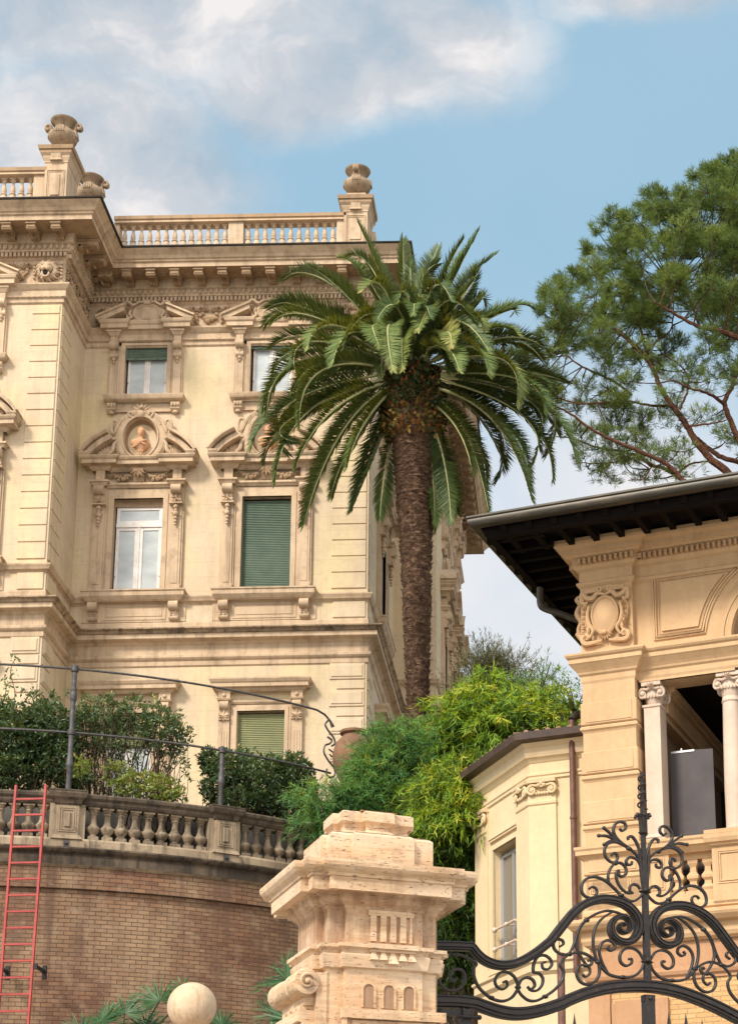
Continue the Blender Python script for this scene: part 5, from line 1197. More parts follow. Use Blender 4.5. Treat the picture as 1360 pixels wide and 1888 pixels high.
# window in the chamfer
def onface(b, name, m_, smooth=False):
    o = b.build(name, m_, ann, smooth); o.location = (A1[0], A1[1], 0); o.rotation_euler = (0, 0, fl); return o
b = MB(); W0, W1 = .75, 1.75
b.box(W0-.09, W0, -.03, .02, 7.40, 9.64); b.box(W1, W1+.05, -.03, .02, 7.40, 9.64); b.box(W0, W1, -.03, .02, 9.55, 9.64); b.box(W0-.10, W1+.05, -.05, .02, 9.70, 9.74); b.box(W0-.12, W1+.06, -.07, .02, 9.74, 9.78)
b.box(W0-.12, W1+.05, -.08, .05, 7.36, 7.46)
wf = onface(b, 'window', M['annex'])
b = MB(); fz0, fz1 = 7.47, 9.45
for x0, x1 in ((W0+.04, W0+.52), (W0+.52, W1-.03)):
    b.box(x0, x0+.05, .13, .19, fz0, fz1); b.box(x1-.05, x1, .13, .19, fz0, fz1); b.box(x0+.05, x1-.05, .131, .19, fz1-.05, fz1); b.box(x0+.05, x1-.05, .131, .19, fz0, fz0+.05)
b.box(W0, W0+.04, .12, .2, fz0, fz1+.05); b.box(W1-.03, W1, .12, .2, fz0, fz1+.05)
b.build('frame', mat('silver_frame', (.45, .45, .46), .35, .5, metal=.5), wf); MB().box(W0+.05, W1-.05, .165, .175, fz0, fz1).build('pane', M['glass_dark'], wf)
for z in (8.12, 7.78):
    b = MB(); b.tube([(W0+.12, -.05, z), (W1+.0, -.05, z)], .022, 8); b.ball((W0+.12, -.05, z), .05, 0, 8); b.ball((W0+.62, -.05, z), .04, 0, 8); b.tube([(W0+.62, -.05, z), (W0+.62, .1, z)], .015, 6); b.build('safety_bar', M['marble'], wf, True)
dp = thing('downpipe', 'brown metal downpipe running down the joint between the annex and the villa', 'pipe', (AP.x, AP.y, 0), VA)
b = MB(); b.tube([(.79, -.10, 11.3), (.785, -.10, 11.0), (.785, -.10, 7.05)], .052, 10); b.lathe([(.052, 9.6), (.065, 9.61), (.065, 9.64), (.052, 9.65)], (.785, -.1, 0), 12); b.build('upper_pipe', M['copper'], dp, True)
b = MB(); b.tube([(.95, -1.36, 7.12), (.95, -1.36, 0)], .06, 10); b.build('lower_pipe', M['copper'], dp, True)
b = MB(); b.tube(crom([(.79, -.1, 11.3), (.84, 0, 11.42), (.98, .1, 11.40), (1.05, .2, 11.2)], 5), .07, 10); b.build('elbow', M['gutter'], dp, True)
# ------------------------------------------------------------------ travertine gate pillar
GP = Vector((-1.761, 12.6, 0)); GA = R_(24.5)
pil = thing('gate_pillar', 'travertine gate pillar with stepped cap and three small niches, left of the iron gate', 'pillar', GP, GA)
def pring(o, j0=.12, j1=.70, pr=.05, W_=.82, D_=.70):
    """plan outline of the pillar moved out by o, with a shallow break in the middle of every side"""
    k0, k1 = .11, D_-.11
    p = [(0, 0), (j0, 0), (j0, -pr), (j1, -pr), (j1, 0), (W_, 0), (W_, k0), (W_+pr, k0), (W_+pr, k1), (W_, k1), (W_, D_), (j1, D_), (j1, D_+pr), (j0, D_+pr), (j0, D_), (0, D_), (0, k1), (-pr, k1), (-pr, k0), (0, k0)]
    return p
PR = pring(0)
def cap_top(b, o, z, mi=0):
    q = MB(); q.sweep([(o, z-.001), (o, z)], PR, closed=True); v = q.v[1::2]; b.add(v, [tuple(range(len(v)))], mi)
b = MB(); b.sweep([(0, 0), (0, 4.08)], PR, closed=True); b.build('shaft', M['travertine'], pil)
b = MB(); b.sweep([(0, 4.07), (.004, 4.10), (.03, 4.11), (.045, 4.20), (.03, 4.215), (.035, 4.235), (.065, 4.25), (.065, 4.275), (0, 4.29)], PR, closed=True); b.build('necking', M['travertine'], pil)
b = MB(); b.sweep([(0, 4.285), (0, 4.54)], PR, closed=True); b.build('frieze', M['trav_dirty'], pil)
b = MB(); b.sweep([(0, 4.53), (.012, 4.545), (.015, 4.56), (.045, 4.585), (.052, 4.60), (.060, 4.605), (.062, 4.635), (.085, 4.65)], PR, closed=True); b.build('bed_moulding', M['trav_dirty'], pil)
b = MB(); b.sweep([(.02, 4.655), (.085, 4.65), (.165, 4.64), (.168, 4.735), (.18, 4.735), (.185, 4.755), (.215, 4.775), (.235, 4.80), (.24, 4.825), (.24, 4.845), (.02, 4.90)], PR, closed=True); b.build('cornice', M['travertine'], pil)
PR2 = pring(0, .16, .66, .04)
b = MB(); b.sweep([(-.015, 4.85), (-.015, 5.11), (-.03, 5.125), (-.05, 5.135)], PR2, closed=True); b.sweep([(-.04, 5.135), (-.07, 5.145), (-.13, 5.16), (-.165, 5.19), (-.165, 5.21), (-.155, 5.23), (-.13, 5.25), (-.13, 5.32), (-.15, 5.335)], PR2, closed=True); cap_top(b, -.15, 5.335); b.build('cap_block', M['travertine'], pil)
b = MB(); f0 = -.05
for x0, x1 in ((.30, .345), (.375, .42), (.45, .495), (.525, .57), (.60, .615)): b.box(x0, x1, f0-.018, f0+.01, 4.31, 4.515)
b.box(.285, .63, f0-.02, f0+.01, 4.50, 4.54); b.build('triglyph', M['travertine'], pil)
b = MB(); b.box(.27, .645, f0-.085, f0, 4.245, 4.28); b.box(.285, .63, f0-.06, f0, 4.225, 4.245)
for i, x in enumerate((.315, .385, .458, .53, .60)):
    h = .06 if i != 2 else .085; w_ = .03 if i != 2 else .04; b.add([(x-w_, f0-.075, 4.225-h), (x+w_, f0-.075, 4.225-h), (x+w_, f0-.01, 4.225-h), (x-w_, f0-.01, 4.225-h), (x-.012, f0-.05, 4.228), (x+.012, f0-.05, 4.228), (x+.012, f0-.02, 4.228), (x-.012, f0-.02, 4.228)], [(0, 3, 2, 1), (0, 1, 5, 4), (1, 2, 6, 5), (2, 3, 7, 6), (3, 0, 4, 7)])
b.build('guttae', M['travertine'], pil)
for x in (.293, .444, .594):
    b = MB(); hw = .046; za, zb = 3.825, 3.955
    arc = [(x-hw*math.cos(t), zb+hw*math.sin(t)) for t in np.linspace(0, math.pi, 11)]
    b.bar([(x-hw, za), *arc, (x+hw, za)], .016, .03, f0)
    q = MB(); 
    b.build('niche_rim', M['travertine'], pil)
    # flat niche back; the hollow's shade is put into its darker colour
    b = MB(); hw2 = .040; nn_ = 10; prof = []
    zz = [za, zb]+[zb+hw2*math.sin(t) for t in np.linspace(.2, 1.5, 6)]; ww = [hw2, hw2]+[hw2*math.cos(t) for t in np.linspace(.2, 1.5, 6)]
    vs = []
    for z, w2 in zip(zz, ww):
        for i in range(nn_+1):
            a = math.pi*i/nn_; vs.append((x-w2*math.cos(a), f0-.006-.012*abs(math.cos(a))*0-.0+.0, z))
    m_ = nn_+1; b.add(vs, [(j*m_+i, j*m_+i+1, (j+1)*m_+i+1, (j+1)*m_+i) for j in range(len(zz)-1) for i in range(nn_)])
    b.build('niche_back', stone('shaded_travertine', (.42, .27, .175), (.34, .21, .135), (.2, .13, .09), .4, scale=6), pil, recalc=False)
b = MB()
for o, p in ((0, .03), (.07, .015)):
    b.box(.10+o, .86-o, f0-p, f0+.01, 3.80-o-.03, 3.80-o); b.box(.10+o, .13+o, f0-p, f0+.01, 2.6, 3.77-o); b.box(.83-o, .86-o, f0-p, f0+.01, 2.6, 3.77-o)
b.box(.09, .87, f0-.04, f0+.01, 3.74, 3.81); b.build('lower_frame', M['travertine'], pil)
# volute roll on the wing at the pillar's left side
b = MB(); vx, vz, vr = -.150, 3.995, .085
def vring(y, r): return [(vx+r*math.cos(2*math.pi*i/24), y, vz+r*math.sin(2*math.pi*i/24)) for i in range(24)]
pr = [(.0, .09), (.05, .09), (.07, .088), (.07, .06), (.11, .066), (.3, .062), (.50, .066), (.53, .075), (.56, .068), (.60, .085), (.72, .092), (.76, .085), (.80, .092), (.84, .08), (.84, .001)]
pr = [(y_*1.0-.02, r) for y_, r in [(y9, r9*1.12) for y9, r9 in [(.0, .001), (.0, .08), (.015, .088), (.20, .088), (.215, .078), (.235, .088), (.27, .088), (.285, .074), (.42, .080), (.56, .088), (.60, .088), (.61, .076), (.64, .088), (.70, .088), (.715, .07), (.715, .001)]]]
vs = [p for y_, r in pr for p in vring(y_, r)]; b.add(vs, [(a*24+i, a*24+(i+1) % 24, (a+1)*24+(i+1) % 24, (a+1)*24+i) for a in range(len(pr)-1) for i in range(24)])
b.tube([(vx+p[0], -.03, vz+p[1]) for p in spiral(0, 0, .062, .012, 1.3, .4, 22)], .011, 6); b.ball((vx, -.035, vz), .02)
b.box(-.075, .02, .0, .66, 0, 4.07); b.box(-.15, -.07, .05, .62, 3.84, 3.93, 0)
for i in range(4): b.box(-.17, -.07, .08+.13*i, .15+.13*i, 3.78, 3.84, taper=.0)
b.prism([(-.20, 3.72), (-.07, 3.70), (-.07, 3.80), (-.19, 3.80)], .04, .64); b.box(-.17, -.07, .02, .66, 0, 3.71)
b.build('volute', M['travertine'], pil, True)
# stone ball on a hidden lower pier
BC = at(354, 1856, 15.); bl = thing('stone_ball', 'smooth pale round stone ball finial in front of the brick wall and fan palms', 'ball finial', (BC[0], BC[1], 0))
MB().ball((0, 0, 0), .205, 0, 40).shift((0, 0, BC[2])).build('ball', stone('worn_ball_stone', (.74, .57, .40), (.64, .47, .31), (.30, .21, .14), .55, scale=7, bs=.5), bl, True)
b = MB(); b.lathe([(.12, BC[2]-.19), (.09, BC[2]-.24), (.13, BC[2]-.28), (.2, BC[2]-.3), (.2, BC[2]-.36)], seg=20); b.box(-.25, .25, -.25, .25, 0, BC[2]-.36); b.build('pier', M['travertine'], bl)
# ------------------------------------------------------------------ iron gate: traced in the plane of the gate, metres
G0 = Vector((.576, 14.2, 0)); GN = np.array([-math.sin(GA), math.cos(GA), 0]); GU = np.array([math.cos(GA), math.sin(GA), 0])
gate = thing('iron_gate', 'black wrought iron gate with curling scrolls, two big spirals and a tall centre spike', 'gate', G0, GA)
def gpt(px, py):
    p = at_plane(px, py, (G0.x, G0.y, 0), GN); return (float((p-np.array(G0))@GU), float(p[2]))
def T(s_, ox, oy, pts): return [gpt(ox+a*s_, oy+e*s_) for a, e in pts]
g1 = lambda *p: T(.21324, 790, 1700, p)
g2 = lambda *p: T(.23529, 1040, 1560, p)
g3 = lambda *p: T(.19118, 1060, 1400, p)
U0 = .011
mould = [(-1, .5), (-1, -.25), (-.8, -.42), (-.62, -.42), (-.55, -.3), (-.35, -.3), (-.3, -.5), (.3, -.5), (.35, -.3), (.55, -.3), (.62, -.42), (.8, -.42), (1, -.25), (1, .5)]
top = g1((55, 205), (200, 206), (370, 212))[:-1]+[g1((370, 212))[0]]+crom(g1((378, 222), (430, 285), (505, 340), (610, 372), (720, 365), (830, 322), (950, 247), (1060, 158)), 5)+crom(g2((22, 580), (75, 520), (135, 470), (205, 435), (290, 415), (375, 420), (455, 445), (520, 487), (568, 548), (588, 620), (572, 690), (530, 738), (470, 752), (408, 728), (372, 680), (368, 618), (398, 570), (447, 550), (492, 566), (516, 606), (512, 652), (478, 678), (440, 664), (428, 632), (447, 608), (480, 620)), 5)
n = len(top); wd = [.070 if i < n*.52 else .070-.052*((i-n*.52)/(n*.48))**.8 for i in range(n)]
b = MB(); b.bar(top, wd, .075, 0, prof=mould); b.build('scroll_rail', M['iron'], gate)
b = MB(); b.bar([(2*U0-x, z) for x, z in top], wd, .075, 0, prof=mould); b.build('scroll_rail', M['iron'], gate)
low = g1((50, 680), (250, 686), (400, 702))+crom(g1((405, 704), (500, 738), (620, 775), (740, 792), (860, 785), (1000, 755), (1150, 705)), 5)+crom(g2((20, 1212), (150, 1160), (300, 1118), (450, 1098), (600, 1095), (750, 1108), (900, 1142), (1050, 1195), (1200, 1262), (1360, 1345), (1520, 1430)), 5)
b = MB(); b.bar(low, .098, .085, 0, prof=mould); b.build('arched_rail', M['iron'], gate)
curves = [
 g1((90, 350), (80, 400), (75, 460), (98, 530), (150, 582), (220, 592), (280, 562), (312, 500), (305, 440), (268, 408), (220, 412), (185, 448), (190, 495), (225, 510), (245, 482)),
 g1((88, 352), (130, 296), (200, 276), (290, 288), (360, 322), (412, 362), (390, 400), (392, 470), (430, 560), (500, 630), (560, 668), (640, 684), (710, 658), (755, 605), (772, 560), (750, 490), (700, 442), (640, 432), (592, 462), (572, 512), (592, 560), (640, 582), (678, 552), (670, 512), (640, 522)),
 g1((770, 562), (800, 502), (850, 480), (900, 502), (915, 550), (880, 582), (852, 558)),
 g1((865, 580), (900, 595), (942, 588), (978, 545), (985, 485), (950, 442), (905, 430), (908, 362), (942, 302), (1000, 288), (1050, 322), (1062, 370), (1030, 408), (988, 400), (980, 358), (1010, 346)),
 g1((772, 585), (800, 630), (860, 676), (930, 680), (1010, 640), (1090, 582), (1150, 510), (1165, 430), (1135, 372), (1165, 320), (1215, 278)),
 g1((1215, 275), (1150, 280), (1092, 242), (1076, 190), (1100, 152), (1150, 156), (1163, 190), (1130, 214)),
 g2((38, 845), (70, 780), (102, 690), (130, 625), (172, 578), (250, 530), (330, 507), (400, 517), (450, 535)),
 g2((172, 580), (120, 640), (94, 720), (97, 800), (130, 870), (170, 930)),
 g2((38, 850), (90, 835), (150, 840), (205, 868), (258, 910)),
 g2((385, 512), (310, 555), (252, 620), (227, 700), (227, 790), (245, 870), (268, 920), (272, 1000), (240, 1060), (180, 1085), (122, 1060), (95, 1000), (110, 948), (160, 930), (195, 955), (196, 1000), (165, 1025), (142, 1005)),
 g2((165, 932), (200, 935), (215, 905), (195, 890), (183, 903)),
 g2((262, 915), (300, 962), (355, 1008), (450, 1030), (540, 1020), (598, 972), (622, 915)),
 g2((335, 990), (290, 900), (272, 820), (292, 762), (340, 737), (385, 760), (395, 798), (365, 820), (336, 802), (350, 782)),
 g2((620, 895), (582, 830), (530, 800), (472, 806), (436, 850), (440, 908), (480, 938), (522, 920), (525, 886), (500, 886)),
 g3((655, 1285), (620, 1332), (560, 1368), (500, 1355), (440, 1310), (370, 1240), (290, 1172), (200, 1136), (115, 1148), (65, 1205), (65, 1285), (118, 1333), (178, 1328), (208, 1285), (195, 1242), (155, 1232), (132, 1252)),
 g3((625, 1255), (602, 1220), (560, 1206), (526, 1230), (528, 1272), (553, 1290)),
 g3((556, 1290), (500, 1288), (440, 1240), (402, 1170), (392, 1105), (415, 1072), (420, 1115), (455, 1130), (488, 1098), (482, 1040), (440, 1002), (388, 1002), (340, 1050), (316, 1120), (324, 1190), (350, 1225)),
 g3((380, 995), (340, 988), (292, 940), (282, 870), (312, 817), (370, 797), (430, 810), (520, 860), (585, 918), (622, 980), (645, 1080)),
 g3((385, 1000), (406, 950), (390, 908), (357, 910), (350, 932)),
 g3((520, 860), (440, 800), (392, 750), (367, 690), (382, 630), (430, 602), (478, 620), (484, 668), (450, 690), (426, 666)),
 g3((400, 780), (345, 722), (275, 662)), g3((405, 788), (310, 742), (225, 736)), g3((385, 785), (325, 792), (278, 822)),
 g3((640, 950), (612, 860), (582, 790), (545, 746), (508, 750), (512, 778)),
 g3((645, 1090), (612, 990), (570, 952), (520, 946), (490, 980), (502, 1014), (540, 1014), (545, 985)),
]
sq = [(-1, .5), (-1, -.35), (-.6, -.5), (.6, -.5), (1, -.35), (1, .5)]
for c in curves:
    q = crom(c, 6); n = len(q); th = [.0215*(.78+.22*math.sin(math.pi*min(1, i/(n*.9)))) for i in range(n)]
    for mir in (0, 1):
        b = MB(); b.bar([((2*U0-x) if mir else x, z) for x, z in q], th, .026, 0, prof=sq)
        if n < 20: 
            e = q[-1]; b.ball(((2*U0-e[0]) if mir else e[0], 0, e[1]), .017, 0, 10)
        b.build('scroll', M['iron'], gate)
for p in g1((212, 283), (540, 655), (1005, 645))+g2((172, 582), (38, 848), (455, 1028), (165, 935))+g3((440, 1312), (515, 862), (382, 1005))+g1((770, 565))+g2((262, 910)):
    for mir in (0, 1):
        b = MB(); x = 2*U0-p[0] if mir else p[0]; b.ball((x, 0, p[1]), .022, 0, 10, (1.25, 1, .8)); b.build('bead', M['iron'], gate, True)
# centre spike
(sx0, sz0), (sx1, sz1) = g3((668, 1640))[0], g3((628, 118))[0]
b = MB(); hb = [(.028, low and 4.24), (.026, 4.66), (.024, 4.98), (.020, 5.22), (.018, 5.62), (.010, 6.02)]
vs = []
for r, z in hb: vs += [(U0-r, -r*.7, z), (U0+r, -r*.7, z), (U0+r, r*.7, z), (U0-r, r*.7, z)]
b.add(vs, [(i*4+k, i*4+(k+1) % 4, (i+1)*4+(k+1) % 4, (i+1)*4+k) for i in range(5) for k in range(4)]+[(20, 21, 22, 23)]); b.build('centre_spike', M['iron'], gate)
b = MB(); hz_ = []
for i in range(101):
    t = i/100; z = 5.70+.30*t; a = -.5+t*2*math.pi*4; r = .040-.016*t; hz_.append((U0+r*math.cos(a), r*math.sin(a), z))
b.tube(hz_, .0075, 6); b.build('twisted_wire', M['iron'], gate, True)
for z, r in ((g3((655, 1278))[0][1], .062), (g3((642, 712))[0][1], .050), (g2((638, 908))[0][1], .062)):
    b = MB(); b.lathe([(.02, -.030), (r*.45, -.018), (r, 0), (r*.45, .018), (.02, .030)], (U0, 0, z), 4); b.build('collar', M['iron'], gate)
b = MB()
for a in range(6):
    an = a*math.pi/3+.3; c, s_ = math.cos(an), math.sin(an); b.tube([(U0+c*.015, s_*.015, 5.50), (U0+c*.022, s_*.022, 5.60), (U0+c*.042, s_*.042, 5.655), (U0+c*.060, s_*.060, 5.655), (U0+c*.066, s_*.066, 5.635)], [.016, .015, .013, .012, .008], 6); b.ball((U0+c*.064, s_*.064, 5.638), .014)
b.build('leaf_crown', M['iron'], gate, True)
b = MB()
for a, z0, z1 in ((0, 4.98, 5.36), (math.pi, 4.98, 5.36)):
    c = math.cos(a); b.tube([(U0+c*.022, 0, z0), (U0+c*.03, -.005, (z0+z1)/2), (U0+c*.046, -.008, z1)], [.005, .018, .010], 6)
b.build('stem_leaves', M['iron'], gate, True)
zc_ = g2((660, 1190))[0][1]
b = MB(); b.box(U0-.042, U0+.042, -.04, .04, 0, zc_+.02); b.box(U0-.05, U0+.05, -.03, .03, zc_-.03, zc_+.02); b.ball((U0, -.045, zc_-.01), .016); b.build('meeting_stile', M['iron'], gate)
xl = g1((65, 750))[0][0]; xs_ = g1((355, 760))[0][0]
b = MB(); b.box(xs_-.07, xs_, -.035, .035, 0, g1((300, 755))[0][1]); b.box(xl, xl+.03, -.03, .03, 0, g1((70, 750))[0][1]); b.box(xl, xs_, -.03, .03, g1((200, 800))[0][1]-.01, g1((200, 760))[0][1]); b.build('hinge_stile', M['iron'], gate)
hz2 = g1((300, 830))[0]; b = MB(); b.tube([(xs_-.12, -.06, hz2[1]), (g1((415, 830))[0][0], -.06, hz2[1])], .013, 8); b.ball((g1((412, 830))[0][0], -.06, hz2[1]), .02); b.box(xs_-.075, xs_-.06, -.05, 0, hz2[1]-.02, hz2[1]+.07); b.build('bolt', M['iron'], gate)
oc = g1((150, 862))[0]; b = MB(); oval(b, oc[0], oc[1]-.02, .045, .05, .014, 0); b.build('ring', M['iron'], gate, True)
for px, py in ((1231.5, 1864), (1263, 1867), (1293, 1879), (1058, 1868), (1089, 1896), (1150, 1905), (1325, 1895)):
    x, z = gpt(px, py); b = MB(); b.lathe([(.001, z), (.008, z-.05), (.017, z-.11), (.010, z-.14), (.010, z-1.2)], (x, 0, 0), 8); b.tube([(x-.035, 0, z-.12), (x-.03, 0, z-.135), (x+.03, 0, z-.135), (x+.035, 0, z-.12)], .006, 5); b.build('spear_point', M['iron'], gate, True)
# ------------------------------------------------------------------ terracotta jar
J = at(652, 1420, 33.6); zt_ = float(at(652, 1352, 33.6)[2]); jz = 10.1
jr = thing('terracotta_jar', 'large round terracotta jar half hidden behind feathery green foliage beside the railing scroll', 'jar', (J[0], J[1], jz)); zj = zt_-jz
b = MB(); b.lathe([(.2, zj-1.05), (.30, zj-.95), (.41, zj-.62), (.42, zj-.45), (.36, zj-.22), (.24, zj-.09), (.22, zj-.05), (.28, zj-.02), (.28, zj+.03), (.2, zj+.04)], seg=28); b.build('body', M['jar'], jr, True)
b = MB(); b.box(-.25, .25, -.25, .25, 0, zj-1.05); b.build('pedestal', M['balu_clean'], jr)

# ------------------------------------------------------------------ palm
PY_ = 41.
base = at(770, 1335, PY_); gz = 9.0
palm = thing('palm_tree', 'tall date palm with rough brown trunk and huge crown of arching fronds', 'tree', (base[0], base[1], gz))
offp = tuple(-c for c in (base[0], base[1], gz))
prs = random.Random(11)
tp = [at(772, 1760, PY_), at(771, 1450, PY_), at(770, 1330, PY_), at(769, 1200, PY_), at(768, 1100, PY_), at(766, 1000, PY_), at(764, 930, PY_), at(763, 870, PY_), at(762, 810, PY_)]
rr = [.26, .25, .235, .27, .315, .37, .41, .455, .50]
pts = crom([tuple(p) for p in tp], 14); n = len(pts); b = MB(); vs = []; seg = 30
fr_ = lambda t: np.interp(t*(len(rr)-1), range(len(rr)), rr)
for i, p in enumerate(pts):
    r = fr_(i/(n-1))
    for k in range(seg):
        a = 2*math.pi*k/seg; q = r*(1+.06*math.sin(k*4.2+i*2.3)+.05*prs.uniform(-1, 1)+(.05 if i % 2 else -.02)+(.10*math.sin(a*2+1) if 40 < i < 58 else 0)); vs.append((p[0]+q*math.cos(a), p[1]+q*math.sin(a), p[2]+prs.uniform(-.03, .03)))
b.add(vs, [(i*seg+k, i*seg+(k+1) % seg, (i+1)*seg+(k+1) % seg, (i+1)*seg+k) for i in range(n-1) for k in range(seg)])
trunk = b.build('trunk', M['palm_bark'], palm, True, loc=offp, recalc=False)
# old leaf scars: many small overlapping scales all over the trunk
sc_n = 2600; tt = rng.uniform(.2, 1, sc_n); P3 = np.array(pts); idx = tt*(n-1); P3i = np.stack([np.interp(idx, range(n), P3[:, k]) for k in range(3)], 1); ra = np.interp(tt*(len(rr)-1), range(len(rr)), rr)*.98
an = rng.uniform(0, 2*math.pi, sc_n); rad = np.stack([np.cos(an), np.sin(an), np.zeros(sc_n)], 1); tang = np.stack([-np.sin(an), np.cos(an), np.zeros(sc_n)], 1)
o = leaf_mesh('scales', P3i+rad*ra[:, None], unit(rad*.5+np.array([0, 0, 1.])+tang*rng.normal(0, .25, (sc_n, 1))), tang, rng.uniform(.10, .2, sc_n), rng.uniform(.08, .16, sc_n), rng.uniform(0, .5, sc_n), M['palm_bark'], palm, loc=offp)
# swollen boss of cut leaf bases with ivy
bc = np.array(at(762, 752, PY_)); BR, BH = .66, 1.15
b = MB(); b.lathe([(.50, -1.0), (.60, -.75), (.68, -.35), (.70, .1), (.62, .55), (.45, .95), (.36, 1.35), (.15, 1.7)], tuple(bc), 24); b.build('leaf_boss', M['palm_bark'], palm, True, loc=offp)
m_ = 620; an = rng.uniform(0, 2*math.pi, m_); hh = rng.uniform(-1.0, .9, m_); rb_ = .66*np.sqrt(np.clip(1-(hh/1.5)**2, .1, 1)); rad = np.stack([np.cos(an), np.sin(an), np.zeros(m_)], 1); tang = np.stack([-np.sin(an), np.cos(an), np.zeros(m_)], 1)
bp = bc+rad*rb_[:, None]+np.array([0, 0, 1.])*hh[:, None]
leaf_mesh('leaf_stubs', bp, unit(rad*.9+np.array([0, 0, 1.])*.8), tang, rng.uniform(.14, .26, m_), rng.uniform(.10, .17, m_), rng.uniform(0, 1, m_)**2, M['dry'], palm, loc=offp)
m_ = 4600; an = rng.uniform(0, 2*math.pi, m_); hh = rng.uniform(-.95, 1.1, m_); rad = np.stack([np.cos(an), np.sin(an), np.zeros(m_)], 1)
keep_ = (hh > -.25) | (rng.random(m_) < .35); an, hh, rad = an[keep_], hh[keep_], rad[keep_]; m_ = len(an)
rb_ = rng.uniform(.66, .84, m_)*np.sqrt(np.clip(1-(hh/1.6)**2, .1, 1)); bp = bc+rad*rb_[:, None]+np.array([0, 0, 1.])*hh[:, None]; dd = unit(rdir(m_)+rad*.5-np.array([0, 0, .6])); sd = unit(np.cross(dd, rdir(m_)))
leaf_mesh('ivy', bp, dd, sd, rng.uniform(.09, .15, m_), rng.uniform(.07, .12, m_), np.where(hh < -.3, rng.uniform(.3, 1, m_), rng.uniform(0, .55, m_)), M['ivy'], palm, loc=offp)
def frond(base, mid, tip, w_=.46, tint=0., curl=0., npair=78, seedk=0):
    r_ = random.Random(seedk); A, Bm, Cc = (np.array(q, float) for q in (base, mid, tip))
    Pc = 2*Bm-.5*A-.5*Cc; t = np.linspace(0, 1, 40)[:, None]; c = (1-t)**2*A+2*t*(1-t)*Pc+t*t*Cc
    # tips droop a little more
    seglen = np.linalg.norm(np.diff(c, axis=0), axis=1); L = seglen.sum(); s_ = np.concatenate([[0], np.cumsum(seglen)])/L
    b = MB(); b.tube([tuple(q) for q in c], [.040*(1-.86*float(q)) for q in s_], 5)
    rach = b.build('frond', M['rachis'], palm, True, loc=offp)
    u = np.repeat(np.linspace(.10, .995, npair), 2)+rng.normal(0, .002, npair*2); u = np.clip(u, .08, 1); sg = np.tile([1., -1.], npair)
    P = np.stack([np.interp(u, s_, c[:, k]) for k in range(3)], 1); Tn = np.gradient(c, axis=0); Tt = unit(np.stack([np.interp(u, s_, Tn[:, k]) for k in range(3)], 1))
    # frame: side direction is horizontal-ish, normal points up from the rachis
    ch_ = unit((Cc-A)[None])[0]; side0 = np.cross(ch_, np.array([0, 0, 1.])); 
    if np.linalg.norm(side0) < .25: side0 = np.array([1., .3, 0])
    ph = r_.uniform(-.7, .7); side0 = side0/np.linalg.norm(side0)
    S = unit(side0[None]-Tt*(Tt@side0)[:, None]); Nn = np.cross(S, Tt); Nn = np.where((Nn[:, 2:3] < 0), -Nn, Nn)
    S2 = S*math.cos(ph)+Nn*math.sin(ph); N2 = Nn*math.cos(ph)-S*math.sin(ph)
    fwd = np.interp(u, [0, .3, .8, 1], [.35, .65, 1.0, 2.8])[:, None]
    vv = rng.normal(.38, .13, len(u))[:, None]
    D = unit(Tt*fwd+S2*sg[:, None]+N2*vv-np.array([0, 0, 1.])*.12)
    ln = w_*np.interp(u, [0, .12, .35, .75, .93, 1], [.30, .72, 1.0, .86, .60, .42])*rng.uniform(.9, 1.08, len(u))
    sd = unit(np.cross(D, N2+.3*rdir(len(u)))) 
    tn = np.clip(.30+tint+rng.normal(0, .12, len(u))+.35*(u > .93)*rng.random(len(u)), 0, 1)
    o = leaf_mesh('leaflets', P, D, sd, ln, .031, tn, M['frond'], rach, fold=.35, mid=.35)
cpx, cpy = 765., 690.
